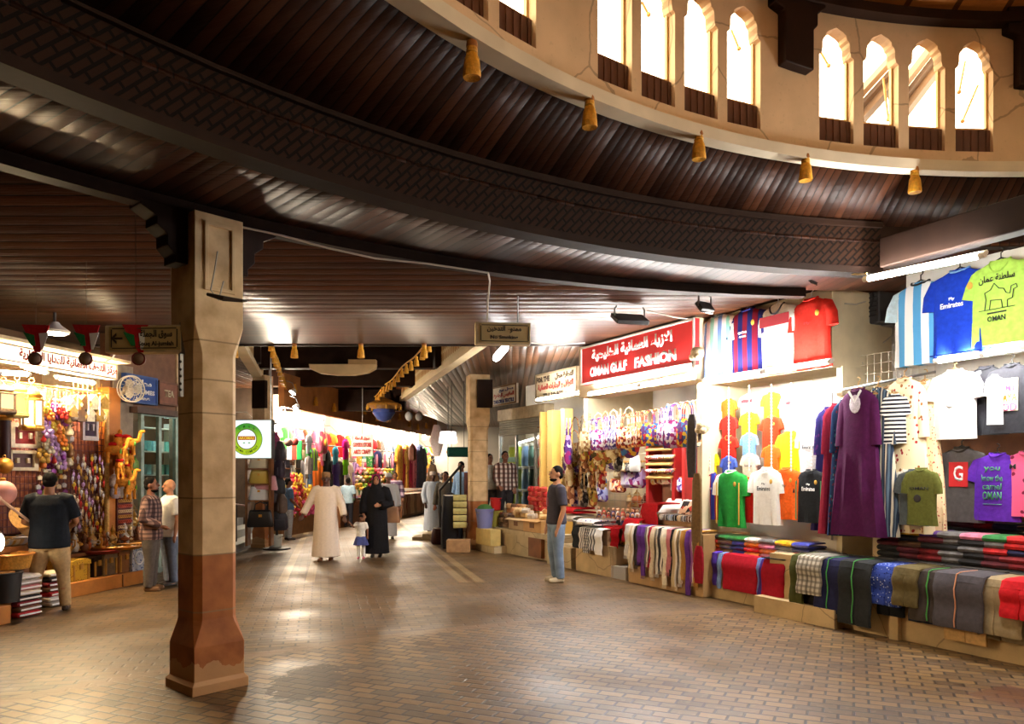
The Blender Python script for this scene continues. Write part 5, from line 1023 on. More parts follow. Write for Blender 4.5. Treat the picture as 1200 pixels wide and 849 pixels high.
for i in range(96):
    r_, q = divmod(i, 8); c = ['gold', 'silver', 'cream', 'bronze', 'yellow', 'silver', 'lilac', 'red'][(q*5+r_*3) % 8]
    o = inst('keychain', 'keych', keych, mat(C(*CHC[c]), .3, .4, .3, 30, 0, 'charm'), loc=LL.loc(87+q*4.7+R.uniform(-2.2, 2.2), 536+r_*7.3+R.uniform(-3, 3), .3), rz=LL.rz+R.uniform(-.5, .5)); o.scale = (1.15,)*3
    tag(o, 'small keychain on the right of the souvenir grid beside the wooden post', 'keychain', 'keychains beside the wooden post')
for i in range(30):
    r_, q = divmod(i, 6); o = inst('fridge_magnet', 'magnet', lambda: MB().prism([(-.04, -.03), (.04, -.03), (.045, .02), (0, .045), (-.045, .02)], -.01, .01), mat(C(*CHC[['gold', 'silver', 'green', 'cream', 'purple'][(i*3) % 5]]), .4, .2, .3, 40, 0, 'magnet'), loc=LL.loc(46+q*6+R.uniform(-1.5, 1.5), 552+r_*9+R.uniform(-2, 2), .5), rz=LL.rz); o.scale = (.9,)*3
    tag(o, 'small glittering magnet on the grid behind the man in the black shirt', 'magnet', 'magnets on the grid')
# the platform, trays and brass wares
lbox('display_platform', SL(14, .15), SL(168, .05), .05, 1.2, 0, .2, wood_o, 'long low honey coloured platform in front of the souvenir shop', 'platform', None, .01)
a = SL(140, .1); lbox('platform_joint', a-.01, a+.01, .035, .06, .01, .19, WOOD_M, 'dark upright batten on the front of the platform', 'batten')
lbox('display_tier', SL(60, .6), SL(160, .6), .62, 1.15, .2, .82, WOOD_M, 'rear tier of the platform under the brass wares', 'tier', None, .01)
def chest(label, px0, px1, d, dd, z0, h, m, lidm=None, cat='chest'):
    a0, a1 = SL(px0, d), SL(px1, d); w = a1-a0; o = thing('wooden_chest', label, cat, LL.w((a0+a1)/2, d+dd/2, z0), LL.rz)
    MB().box((0, 0, h*.36), (w, dd, h*.72)).build('body', m, o, bev=.01); MB().prism([(-w/2-.01, h*.72), (w/2+.01, h*.72), (w/2, h*.92), (w*.3, h), (-w*.3, h), (-w/2, h*.92)], -dd/2-.01, dd/2+.01).build('lid', lidm or m, o, bev=.006)
    MB().box((0, -dd/2-.008, h*.66), (.06, .02, .08)).build('lock', BRASS, o)
    for x in (-.38, .38): MB().box((w*x, -dd/2-.004, h*.4), (.03, .012, h*.7)).build('strap', BRASS, o)
    return o
chest('carved yellow chest with gilded front right of the man in the black shirt', 84, 106, .12, .4, .2, .3, spots(C(206, 160, 50), C(120, 70, 24), 36, .25)); chest('dark brown chest on the platform right of the yellow chest', 110, 122, .16, .35, .2, .3, WOOD_D)
chest('grey carved chest in the middle of the platform', 122, 138, .12, .35, .2, .33, mat(C(120, 96, 66), .6, 0, .3, 20, .2, 'carved wood')); chest('honey brown chest at the right of the platform', 139, 158, .1, .4, .2, .36, mat(C(140, 86, 34), .5, 0, .2, 10, .1, 'brown wood'))
o = thing('drum_box', 'round topped blue and white patterned box at the right end of the platform', 'box', LL.w(SL(163, .05), .2, .2), LL.rz); bw = spots(C(180, 184, 196), C(70, 80, 130), 24, .28)
MB().prism([(-.15, 0), (.15, 0), (.15, .26)]+[(.15*math.cos(t), .26+.15*math.sin(t)) for t in [PI*i/8 for i in range(1, 8)]]+[(-.15, .26)], -.15, .15).build('body', bw, o, bev=.01); MB().torus((0, -.155, .2), .1, .012, 16, 6).build('rim', WHITE, o)
def tray(label, px, d, z, r, m=BRASS):
    o = thing('tray', label, 'tray', LL.w(SL(px, d), d, z)); MB().lathe([(.01, 0), (r*.9, .0), (r, .035), (r*1.03, .04), (r*.88, .012), (.01, .012)], 24, sx=1.2).build('dish', m, o); MB().torus((0, 0, .04), r*1.02, .01, 24, 6, 'z').build('rim', m, o); o.scale = (1.15, 1, 1); return o
tray('oval brass tray of trinkets on the chests of the platform', 134, .25, .56, .3); tray('wooden tray of shells on the honey brown chest', 150, .3, .58, .24, WOOD_L); tray('red lined tray left of the brass tray', 116, .3, .52, .22, mat(C(130, 40, 30), .5))
for i in range(24):
    t = R.random()*6.28; rr = R.random()**.5*.22; q = LL.w(SL(134, .25), .25, .575); o = inst('trinket', 'trink', lambda: MB().ell((0, 0, .015), (.025, .02, .018), 8, 5), mat(C(*CHC[['cream', 'gold', 'silver', 'bronze'][i % 4]]), .3, .3), loc=(q[0]+rr*math.cos(t)*1.2, q[1]+rr*math.sin(t), q[2])); tag(o, 'small trinket heaped on the oval brass tray', 'trinket', 'trinkets on the oval tray')
def dallah_body(): return MB().lathe([(.05, 0), (.055, .01), (.075, .06), (.065, .11), (.032, .15), (.034, .18), (.045, .2)], 14)
def teapot(kind, label, loc, m, k, rz, group):
    if kind == 0:
        o = inst('coffee_pot', 'dal', dallah_body, m, loc=loc, rz=rz); inst('lid', 'dall', lambda: MB().lathe([(.046, .2), (.04, .22), (.012, .27), (.014, .285), (.002, .3)], 12), m, o)
        inst('spout', 'dals', lambda: MB().tube([(.05, 0, .12), (.09, 0, .16), (.13, 0, .21)], [.02, .016, .006], 8), m, o); inst('handle', 'dalh', lambda: MB().tube([(-.045, 0, .18), (-.1, 0, .17), (-.1, 0, .1), (-.065, 0, .06)], .009, 6), m, o)
    elif kind == 1:
        o = inst('oil_lamp', 'oil', lambda: MB().lathe([(.045, 0), (.04, .015), (.015, .03), (.02, .04), (.07, .065), (.06, .09), (.02, .11), (.008, .13)], 14), m, loc=loc, rz=rz)
        inst('spout', 'oils', lambda: MB().tube([(.05, 0, .07), (.1, 0, .075), (.14, 0, .1)], [.02, .014, .01], 8), m, o); inst('handle', 'oilh', lambda: MB().torus((-.09, 0, .075), .03, .008, 12, 6), m, o)
    else:
        o = inst('figurine', 'fig', lambda: MB().lathe([(.04, 0), (.045, .015), (.02, .03), (.035, .08), (.03, .12), (.012, .14)], 12), m, loc=loc, rz=rz); inst('head', 'figh', lambda: MB().ell((0, 0, .165), (.026, .026, .03), 10, 8), m, o)
    o.scale = (k,)*3; return tag(o, label, ('coffee pot', 'oil lamp', 'figurine')[kind], group)
BM = [BRASS, mat(C(170, 96, 46), .35, .4, .3, 14, 0, 'copper'), mat(C(230, 196, 130), .3, .4, .2, 14, 0, 'pale brass'), mat(C(110, 60, 30), .4, .3, .3, 14, 0, 'dark copper'), mat(C(210, 204, 200), .3, .6, .2, 10, 0, 'silvered')]
for i in range(66):
    r_, q = divmod(i, 22); px = 76+q*3.9+R.uniform(-1, 1); d = .34+.22*r_; z = (.55, .82, .86)[r_]+(.0 if r_ else R.uniform(-.02, .1)) ; d = (.42, .72, .98)[r_]
    kd = (i*5+r_) % 3; teapot(kd, ('%s among the crowded brass wares on the platform' % ('coffee pot', 'oil lamp', 'small figurine')[kd]), LL.w(SL(px, d), d+R.uniform(-.06, .06), z), BM[(i*3+r_) % 5], R.uniform(.85, 1.25), R.uniform(0, 6), '%s among the brass wares' % ('coffee pots', 'oil lamps', 'figurines')[kd])
lbox('wares_shelf', SL(72, .3), SL(160, .3), .34, .6, .5, .55, WOOD_M, 'narrow shelf of brass wares above the chests', 'shelf')
# left end: table with lit goods, books, bin
lbox('display_table', SL(-16, -.15), SL(46, -.1), -.1, .7, .74, .8, mat(C(150, 96, 50), .6), 'table of bright goods at the left edge', 'table'); lbox('table_base', SL(-16, -.1), SL(44, -.05), -.05, .6, .2, .735, mat(C(150, 100, 56), .6), 'boarded base under the table at the left edge', 'base')
o = thing('round_lamp', 'bright round lit lamp at the left edge beside the table', 'lamp', LL.loc(0, 636, -.35), LL.rz+.6); MB().ell((0, 0, 0), (.1, .04, .1), 16, 8).build('glass', emis((1, .88, .66, 1), 40), o); MB().torus((0, 0, 0), .11, .015, 20, 6).build('rim', METAL, o)
for i in range(22):
    px = 0+(i % 11)*4.2; d = .05+.2*(i//11)
    o = inst('ornament_bowl', 'orbowl', lambda: MB().lathe([(.02, 0), (.05, .02), (.075, .07), (.07, .07), (.045, .025), (.005, .02)], 12), mat(C(*[(236, 220, 190), (206, 170, 120), (190, 190, 200), (226, 180, 90)][i % 4]), .3, .2, .2, 10, 0, 'glazed bowl'), loc=LL.w(SL(px, d), d, .8)); o.scale = (R.uniform(.8, 1.4),)*3
    tag(o, 'pale ornament bowl crowded on the table at the left edge', 'bowl', 'ornament bowls on the left table')
for i, (px, y, lab) in enumerate(((22, 610, 'round woven plate standing in the lit goods left of the man'), (30, 618, 'pale wooden plate leaning lower in the lit goods'))):
    o = MB().lathe([(.005, .02), (.1, .015), (.15, .03), (.16, .03), (.1, 0), (.005, 0)], 20).build('plate', [mat(C(206, 160, 96), .6, 0, .3, 40, .2, 'woven straw'), WOOD_L][i], loc=LL.loc(px, y, -.02)); o.rotation_euler = (1.1, 0, LL.rz); tag(o, lab, 'plate')
tag(MB().tube([LL.loc(0, 585, -.3), LL.loc(34, 611, -.25)], .016, 8).tube([LL.loc(-6, 580, -.3), LL.loc(0, 585, -.3)], .024, 8).build('walking_stick', mat(C(206, 170, 150), .4, .3), ), 'pale pole leaning across the goods left of the man in the black shirt', 'pole')
BC = [('white', (214, 206, 196)), ('dark red', (140, 30, 40)), ('pink', (200, 120, 120)), ('red', (190, 30, 36)), ('black', (34, 30, 34)), ('grey', (170, 160, 150)), ('brown', (120, 80, 56)), ('cream', (226, 210, 180))]
for s_, (px, d, n, where) in enumerate(((24, -.35, 8, 'stack left of the khaki trousers'), (59, -.12, 7, 'stack between the khaki trouser legs'))):
    for i in range(n):
        nm, c = BC[(i*3+s_*2+3) % 8]; o = MB().box((0, 0, .03), (.32, .28, .056)).build('folded_shawl', mat(C(*c), .7, 0, .2, 20, .1, 'shawl cloth'), loc=LL.w(SL(px, d), d, .005+.062*i), rz=LL.rz+R.uniform(-.06, .06), bev=.02); tag(o, '%s folded shawl, %s up in the %s' % (nm, ORD[i], where), 'folded shawl', 'folded shawls in the '+where)
        MB().box((0, -.152, .03), (.3, .006, .02)).build('label', WHITE, o)
o = thing('bin', 'black bin on an orange crate at the left edge', 'bin', LL.w(SL(4, -.4), -.4, .22)); MB().lathe([(.01, 0), (.16, 0), (.19, .32), (.2, .33), (.17, .33), (.14, .03), (.01, .03)], 16).build('body', BLACK, o); MB().torus((0, 0, .33), .19, .012, 18, 6, 'z').build('rim', BLACK, o)
lbox('wooden_crate', SL(-6, -.6), SL(13, -.6), -.6, -.2, 0, .21, wood_o, 'orange wooden crate under the black bin', 'crate', None, .01)
o = thing('basket', 'honey coloured basket under the table at the left edge', 'basket', LL.w(SL(12, -.2), -.2, .56)); MB().lathe([(.02, 0), (.2, 0), (.24, .16), (.25, .17), (.22, .17), (.18, .02), (.02, .02)], 18).build('bowl', mat(C(200, 140, 50), .7, 0, .3, 40, .4, 'woven cane'), o); MB().torus((0, 0, .17), .24, .018, 20, 6, 'z').build('rim', wood_o, o)
lbox('small_chest', SL(2, -.4), SL(22, -.4), -.4, -.12, .3, .55, mat(C(170, 110, 40), .6), 'brown box carrying the honey coloured basket', 'box', None, .01)
lbox('low_stool', SL(2, -.4), SL(22, -.4), -.38, -.14, 0, .29, WOOD_M, 'low brown stand under the box at the left edge', 'stand', None, .01)
# plush camels on the post, bead rack
plush = mat(C(220, 146, 44), .95, 0, .25, 30, .6, 'golden plush')
def camel_mesh():
    m = MB().ell((0, 0, 0), (.13, .065, .075), 14, 8).ell((-.01, 0, .07), (.06, .045, .06), 10, 8)
    m.tube([(.1, 0, .02), (.16, 0, .04), (.18, 0, .12), (.19, 0, .17)], [.045, .035, .028, .03], 8).ell((.215, 0, .175), (.045, .025, .026), 10, 6)
    for x, y in ((.08, .035), (.08, -.035), (-.08, .035), (-.08, -.035)): m.tube([(x, y, -.03), (x*1.05, y, -.12), (x*1.1, y*1.1, -.19)], [.03, .022, .026], 8)
    return m
def camel(label, px, py, d, k, rz):
    o = inst('plush_camel', 'camel', camel_mesh, plush, loc=LL.loc(px, py, d), rz=rz); o.scale = (k,)*3; tag(o, label, 'plush camel', 'plush camels on the post')
    inst('saddle', 'saddle', lambda: MB().ell((-.01, 0, .09), (.075, .06, .035), 12, 6), RED, o); inst('tassel', 'ctas', lambda: MB().lathe([(.006, .03), (.014, 0), (.018, -.05)], 8, (.1, -.06, 0)), cloth(90, 150, 60), o); inst('tail', 'ctail', lambda: MB().tube([(-.12, 0, .02), (-.15, 0, -.05), (-.145, 0, -.1)], .008, 6), plush, o)
for i, (px, py, lab) in enumerate(((139, 518, 'topmost golden plush camel on the wooden post'), (149, 519, 'golden plush camel right of the topmost one'), (134, 528, 'golden plush camel at the upper left of the bundle'), (145, 530, 'golden plush camel in the upper middle of the bundle'), (152, 537, 'golden plush camel at the right edge of the bundle'), (140, 547, 'golden plush camel in the centre of the bundle'), (149, 552, 'golden plush camel at the lower right of the bundle'), (143, 565, 'golden plush camel low in the bundle'), (152, 571, 'lowest golden plush camel of the bundle'))): camel(lab, px, py, .32-.06*(i % 2), 1.0, LL.rz+R.uniform(-1.2, 1.2))
for i, (px, py, c, lab) in enumerate(((134, 560, (190, 170, 160), 'clear bag of small toys hanging left of the plush camels'), (135, 573, (170, 160, 170), 'second clear bag of toys below the first by the post'), (157, 541, (110, 150, 60), 'green tassel toy at the right of the plush camels'))):
    o = MB().loft([ring_shape(.05, .03, -.2), ring_shape(.09, .05, -.16), ring_shape(.085, .05, -.06), ring_shape(.03, .01, 0)]).build('toy_bag', mat(C(*c), .4, 0, .35, 30, .2, 'clear bag'), loc=LL.loc(px, py-4, .35), rz=LL.rz); tag(o, lab, 'toy bag'); MB().tube([(0, 0, 0), (0, 0, .08)], .005, 5).build('string', WHITE, o)
br = thing('bead_rack', 'narrow rack of red and gold bracelets at the foot of the post', 'rack', LL.loc(146, 625, .42), LL.rz); MB().box((0, .02, .25), (.32, .02, .6)).build('board', mat(C(90, 30, 24), .7), br)
for q in range(7):
    m = MB()
    for i in range(7): m.torus((-.13+.044*i, -.01, .02+q*.08), .02, .008, 8, 5)
    m.build('bracelet_row', [BRASS, mat(C(226, 196, 150), .4, .2), mat(C(190, 70, 40), .4, .2)][q % 3], br)
# glass doors, fan, blue sign
gd_ = thing('glass_door', 'pair of glazed doors of the teal lit shop behind the plaid shirted man', 'door', LL.w(SL(165, .6), .62, 0), LL.rz); w = SL(208, .6)-SL(165, .6)
for x in (.03, w*.5, w-.03): MB().box((x, 0, 1.35), (.07, .06, 2.7)).build('stile', mat(C(170, 190, 180), .4, .5), gd_, smooth=False)
for z in (.05, 1.2, 2.68): MB().box((w/2, 0, z), (w, .06, .08)).build('rail', mat(C(170, 190, 180), .4, .5), gd_, smooth=False)
for x in (.27, .75): MB().box((w*x, 0, 1.4), (w*.44, .008, 2.5)).build('pane', GLASS, gd_, smooth=False)
su = thing('display_shelf', 'white shelf unit behind the glass doors', 'shelf', LL.w((SL(168, 1.1)+SL(206, 1.1))/2, 1.22, 0), LL.rz); sw = SL(206, 1.1)-SL(168, 1.1)
for q in range(5): MB().box((0, 0, .81+q*.42), (sw, .25, .02)).build('shelf', WHITE, su, smooth=False)
for x in (-.5, .5): MB().box((x*sw, 0, 1.3), (.03, .25, 2.6)).build('side', WHITE, su, smooth=False)
for q in range(4):
    for i in range(5):
        o = MB().box((0, 0, .09), (.12, .1, .18)).build('medicine_box', mat(C(*[(120, 190, 180), (226, 230, 226), (150, 200, 210), (90, 150, 150)][(q+i*3) % 4]), .5), loc=LL.w(SL(172+i*7.5, 1.2), 1.2, .822+q*.42), rz=LL.rz, bev=.004); tag(o, 'small pale box on the shelves behind the glass doors', 'box', 'boxes behind the glass doors')
tube_lamp(LL, (172, 486), (206, 490), 1.0, 'teal white tube inside the glass door shop', (.75, 1, .95, 1), 75)
lbox('door_awning', SL(158, .5), SL(208, .5), .45, .6, 2.66, 2.76, mat(C(90, 70, 60), .6), 'dark lintel over the glass doors', 'lintel', 'structure')
panel_sign('shop_sign', 'blue sign with white writing behind the wall fan', LL, (147, 184, 437, 471), .5, mat(C(40, 76, 150), .5), mat(C(60, 90, 150), .5), .08, ((arab('محلات'), .0, .25, .6, .22, whl), ('PERFUMES', 0, -.08, .8, .16, whl), (arab('عطور'), 0, -.32, .5, .18, whl)))
panel_sign('shop_sign', 'brown sign with pale discs right of the blue sign', LL, (186, 209, 446, 474), .5, mat(C(140, 90, 70), .5), mat(C(120, 80, 60), .5), .08, (('TEA', 0, .0, .5, .3, cream),))
fan = thing('wall_fan', 'white wall fan beside the blue sign', 'fan', LL.loc(155, 456, .25), 1.0); WF = mat(C(236, 226, 206), .5, 0, .05, 5, 0, 'fan plastic')
MB().torus((0, 0, 0), .2, .012, 24, 6).torus((0, .07, 0), .2, .01, 24, 6).torus((0, -.06, 0), .1, .006, 18, 5).build('guard', WF, fan); m = MB()
for k in range(20): m.tube([(.03*math.cos(k*PI/10), -.085, .03*math.sin(k*PI/10)), (.13*math.cos(k*PI/10), -.06, .13*math.sin(k*PI/10)), (.2*math.cos(k*PI/10), 0, .2*math.sin(k*PI/10))], .003, 4)
m.build('grille', WF, fan)
for k in range(3): t = k*2*PI/3; MB().ell((.09*math.cos(t), 0, .09*math.sin(t)), (.07, .012, .07), 10, 6).build('blade', mat(C(210, 200, 180), .5), fan)
MB().ell((0, .12, 0), (.07, .1, .07)).build('motor', WF, fan); MB().tube([(0, .15, 0), (-.1, .22, -.1), (-.22, .24, -.12)], .03, 8).build('arm', WF, fan); MB().box((-.24, .24, -.14), (.08, .1, .16)).build('wall_bracket', WF, fan, bev=.01)
# ------------------------------------------------------------------ the alley: steps, lit round sign, goods on the left side and at the far end
AL = Frame((-5.75, 16.0), (-.12, .99)); SA = AL.s
stp = mat(C(150, 152, 150), .6, 0, .12, 4, .05, 'grey stone')
for i in range(4): rbox('step', 0, 4.0, .36*i, 3, .18*i, .18*(i+1), stp, '%s grey stone step behind the front pillar at the left of the alley' % ('lowest', 'second', 'third', 'top')[i], 'step', 'structure', .01, AL)
rl_ = thing('step_railing', 'thin dark railing on the grey steps beside the front pillar', 'railing')
MB().tube([AL.w(.1, .2, .1), AL.w(.1, .2, 1.0)], .018, 6).build('post', BLACK, rl_); MB().tube([AL.w(.9, .2, .1), AL.w(.9, .2, 1.0)], .018, 6).build('post', BLACK, rl_)
MB().tube([AL.w(-.2, .2, 1.1), AL.w(.9, .2, 1.0), AL.w(2.2, .2, .9)], .02, 6).build('handrail', mat(C(110, 50, 40), .5), rl_)
rbox('wall_steps', -1, 4.2, 1.6, 1.75, 0, ZC, mat(C(96, 84, 72), .7), 'dim wall behind the grey steps', 'wall', 'structure', 0, AL)
# round lit sign
o = thing('light_box_sign', 'lit white box sign with a round green emblem beside the front pillar', 'sign', P(293, 515, 14.6), -.05); w, h = 52*14.6/FOC, 46*14.6/FOC
MB().box((0, .08, 0), (w, .16, h)).build('case', mat(C(90, 90, 90), .4, .5), o, smooth=False); MB().box((0, -.004, 0), (w-.03, .012, h-.03)).build('lit_face', emis((.86, 1.0, .96, 1), 1.15), o, smooth=False)
x0 = -.06; ring = MB(); n = 40
for k in range(n):
    a, b = 2*PI*k/n, 2*PI*(k+1)/n; ring.add([(x0+r*math.cos(t), -.013, r*math.sin(t)) for r, t in ((.3, a), (.3, b), (.19, b), (.19, a))], [(0, 1, 2, 3)])
gt = NT('green emblem'); sp = gt.n('ShaderNodeSeparateXYZ'); gt.l(gt.co(), sp.inputs[0]); gc = gt.ramp(gt.math('ADD', gt.math('MULTIPLY', sp.outputs[2], 1.5), .5), [(.1, C(176, 206, 20)), (.55, C(150, 200, 30)), (.85, C(50, 150, 40))]); gt.col((0, 0, 0, 1)); gt.l(gc, gt.b.inputs['Emission Color']); gt.b.inputs['Emission Strength'].default_value = 1.0
ring.build('green_ring', gt.m, o, solid=.002, smooth=False)
MB().torus((x0, -.014, 0), .19, .008, 36, 5).build('inner_ring', mat(C(110, 50, 10), .6), o); MB().torus((x0, -.014, 0), .3, .006, 36, 5).build('outer_ring', mat(C(40, 110, 40), .6), o)
rb = emis(C(190, 40, 20), .8); MB().box((x0, -.016, .02), (.33, .006, .075)).build('red_band', rb, o, smooth=False); text('AROMAS', .29, .055, emis(C(240, 210, 60), 1.0), o, (x0, -.021, .02), 'lettering', .02)
for s, r, a0_, a1_, fl in (('AROMA COMPANY', .245, 215, 325, 1), ('OMAN', .245, 125, 55, -1)):
    for q, ch in enumerate(s):
        if ch == ' ': continue
        t = math.radians(a0_+(a1_-a0_)*q/(len(s)-1)); text(ch, .035, .05, mat(C(30, 80, 20), .6), o, (x0+r*math.cos(t), -.016, r*math.sin(t)), 'lettering', .02, 0, .002, t+(PI/2 if fl > 0 else -PI/2))
for s in (-1, 1): MB().ell((x0+s*.05, -.016, -.07), (.025, .004, .012), 8, 5).build('leaf', emis(C(110, 160, 90), .8), o)
MB().tube([(-w/2, .08, h/2), (-w/2, .08, h/2+1.2)], .015, 6).build('hanger', METAL, o); MB().tube([(w/2-.05, .08, h/2), (w/2-.05, .08, h/2+1.2)], .015, 6).build('hanger', METAL, o)
# wooden stand with white handbags, black bags, pail
def handbag_mesh(): return MB().loft([ring_shape(.15, .05, 0, p=5), ring_shape(.16, .06, .02, p=5), ring_shape(.13, .04, .19, p=5), ring_shape(.12, .015, .21, p=5)])
def handbag(label, loc, c, k=1, rz=0, group=None):
    o = inst('handbag', 'hb', handbag_mesh, mat(C(*c), .4, 0, .1, 8, .05, 'leather'), loc=loc, rz=rz); o.scale = (k,)*3; tag(o, label, 'handbag', group)
    inst('handle', 'hbh', lambda: MB().tube([(-.07, 0, .2), (-.06, 0, .28), (0, 0, .31), (.06, 0, .28), (.07, 0, .2)], .008, 6), mat(C(*c), .4, 0, .1, 8, .05, 'leather'), o); inst('clasp', 'hbc', lambda: MB().box((0, -.055, .14), (.04, .012, .03)), BRASS, o); return o
so = thing('shelf_stand', 'wooden stand of pale handbags under the lit round sign', 'shelf', P(303, 640, 16.2), .1)
for x in (-.24, .24): MB().box((x, .1, 1.0), (.05, .3, 2.0)).build('side', WOOD_M, so, smooth=False)
for z in (.55, .95, 1.3, 1.62, 1.95): MB().box((0, .1, z), (.5, .3, .03)).build('shelf', WOOD_M, so, smooth=False)
for i, (z, c, lab) in enumerate(((1.635, (206, 196, 170), 'cream handbag on the top of the handbag stand'), (1.315, (190, 160, 70), 'mustard handbag in the middle of the handbag stand'), (.965, (220, 220, 224), 'white handbag low on the handbag stand'))): b_ = P(303, 640, 16.2); handbag(lab, (b_[0], b_[1]+.06, z+b_[2]), c, 1.35, .1)
handbag('pink handbag hanging right of the handbag stand', P(312, 575, 16.3), (200, 140, 150), 1.5, .1); handbag('black handbag slung low beside the steps', P(305, 618, 16.0), (24, 24, 28), 1.7, .3)
rk = thing('bag_tree', 'tall black rack carrying the dark backpacks at the left of the alley', 'rack', P(321, 645, 16.8)); MB().tube([(0, .2, 0), (0, .2, 2.6)], .03, 8).build('pole', BLACK, rk); MB().lathe([(.3, 0), (.3, .03), (.05, .06)], 14, (0, .2, 0)).build('base', BLACK, rk)
BP = [(150, 50, 100), (60, 52, 60), (40, 36, 44), (56, 44, 60), (70, 60, 70), (34, 30, 36), (50, 40, 46), (90, 70, 60), (30, 28, 34), (44, 40, 50)]
def pack_mesh(): return MB().loft([ring_shape(.14, .08, 0, p=4), ring_shape(.17, .1, .05, p=4), ring_shape(.16, .1, .25, p=4), ring_shape(.11, .06, .36, p=3), ring_shape(.04, .03, .39)])
for i, c in enumerate(BP):
    z = 522+10.2*i; o = inst('backpack', 'bp', pack_mesh, mat(C(*c), .6, 0, .3, 12, .1, 'nylon'), loc=P(318+6*(i % 2)+(3 if i > 6 else 0), z+8, 16.75), rz=R.uniform(-.6, .6)); o.scale = (1.15,)*3; tag(o, '%s backpack, %s from the top on the black rack beside the lit sign' % ('magenta' if i == 0 else 'dark', ORD[i]), 'backpack', 'backpacks on the black rack')
    inst('pocket', 'bpp', lambda: MB().loft([ring_shape(.1, .03, .04, p=4), ring_shape(.11, .04, .06, p=4), ring_shape(.1, .03, .2, p=4)]), mat(dk(C(*c), .7), .6), o).location = (0, -.09, 0); inst('loop', 'bpl', lambda: MB().torus((0, 0, .4), .04, .008, 10, 5), BLACK, o)
o = bucket('pale pail standing on the paving at the foot of the backpack rack', P(323, 635, 17.0)[:2]+(0,), (190, 190, 180), 1.0)
# goods hung on the left side (frame LF) -------------------------------------------------------
SF = LF.s
rbox('wall_alley_left', -4, 30, 1.6, 1.7, 0, 4.2, WHITEWALL, 'white back wall of the alley shops', 'wall', 'structure', 0, LF)
fs = rbox('trim_50', .3, 27, -.35, -.2, 3.35, 4.2, mat(C(170, 112, 60), .6, 0, .25, 3, .05, 'brown fascia'), 'brown fascia hung with golden tassels over the alley shops', 'fascia', 'structure', 0, LF)
for q in range(9): rbox('wall_partition', 2.6+3*q, 2.75+3*q, .7, 1.6, 0, 3.9, WHITEWALL, 'thin partition between alley shops, %s from the near end' % ORD[q], 'wall', 'structure', 0, LF)
LAMPL = [(332, 487), (348, 482), (372, 478), (397, 482), (420, 490), (444, 497), (458, 499), (472, 505), (484, 509), (497, 513), (509, 518)]
for i, (px, py) in enumerate(LAMPL): bulb(LF.loc(px, py, -.05+.1*(i % 2)), 'bright bare bulb under the alley fascia, %s from the left' % ORD[i], (1.0, .82, .60, 1), BULB*1.3, .085, 'bulbs along the alley shops')
bulb(LF.loc(323, 502, .0), 'low bright bulb at the left end of the alley shops', (1.0, .86, .66, 1), BULB*.8, .07)
for i, (px, py) in enumerate(((343, 462), (347, 480))):
    p = P(px, py-2, 19.0); o = thing('spotlight', '%s of the two white spotlights at the left alley eave' % ('upper', 'lower')[i], 'spotlight', p); MB().lathe([(.03, .1), (.07, .06), (.09, -.02)], 12).build('hood', WHITE, o); MB().lathe([(.002, -.012), (.08, -.015), (.08, -.02), (.002, -.022)], 12).build('lens', emis((1, .95, .85, 1), 60), o); MB().tube([(0, 0, .1), (-.15, 0, .22), (-.3, 0, .2)], .012, 6).build('arm', METAL, o); o.rotation_euler = (-.5, .5, 0)
def hung(label, px, yt, yb, c, d=.05, **k): return shirt(label, px, yt, yb, d, c if not isinstance(c, tuple) else cloth(*c), fr=LF, **k)
hung('magenta blouse hanging above the lime one in the alley', 405, 515, 539, (206, 20, 130)); hung('lime green blouse hanging below the magenta one', 405, 537, 557, (130, 220, 30)); hung('white blouse lowest under the lime green one', 407, 555, 572, (236, 236, 236)); hung('turquoise blouse left of the magenta one', 393, 524, 545, (80, 190, 230)); hung('violet dress hanging below the turquoise blouse', 394, 541, 576, (80, 60, 130), wx=.7)
hung('black top with white sleeves left of the turquoise blouse', 383, 528, 556, K_, sl=W_); hung('grey top hung high left of the pink bag', 362, 510, 532, (140, 146, 160)); hung('lime and grey top hanging below the grey one', 368, 526, 552, stripes([C(150, 210, 50), C(130, 130, 140)], .1)); hung('pale grey long top beside the flag cloth', 361, 535, 556, (190, 186, 190))
o = bag('tote', 'pink gift bag with a teddy picture above the black top', 377, 506, .02, cells([C(226, 120, 150), C(240, 200, 160), C(200, 90, 120)], 14), 1.9, fr=LF); MB().ell((0, -.07, -.17), (.06, .02, .06)).build('bear_picture', mat(C(206, 150, 60), .7), o)
fl_ = thing('flag_cloth', 'green, red and white cloth hung as a flag at the left of the alley', 'flag', LF.loc(345, 517, -.1), LF.rz+1.2); w = 24*20/FOC
for i, c in enumerate(((40, 150, 80), (206, 60, 50), (240, 236, 230))): MB().loft([ring_shape(w/6*1.02, .012, z, p=5, fold=.01) for z in (0, -.25, -.5)]).build('stripe', cloth(*c), fl_, loc=((i-1)*w/3, 0, 0))
for px, py, c, lab in ((338, 519, (130, 100, 90), 'brown grey ball hung before the flag cloth'), (345, 518, (130, 40, 36), 'dark red ball hung before the flag cloth')):
    o = MB().ell((0, 0, 0), .11, 14, 10).build('hanging_ball', mat(C(*c), .6), loc=LF.loc(px, py, -.25)); tag(o, lab, 'ball'); MB().tube([(0, 0, .1), (0, 0, .35)], .006, 5).build('string', WHITE, o)
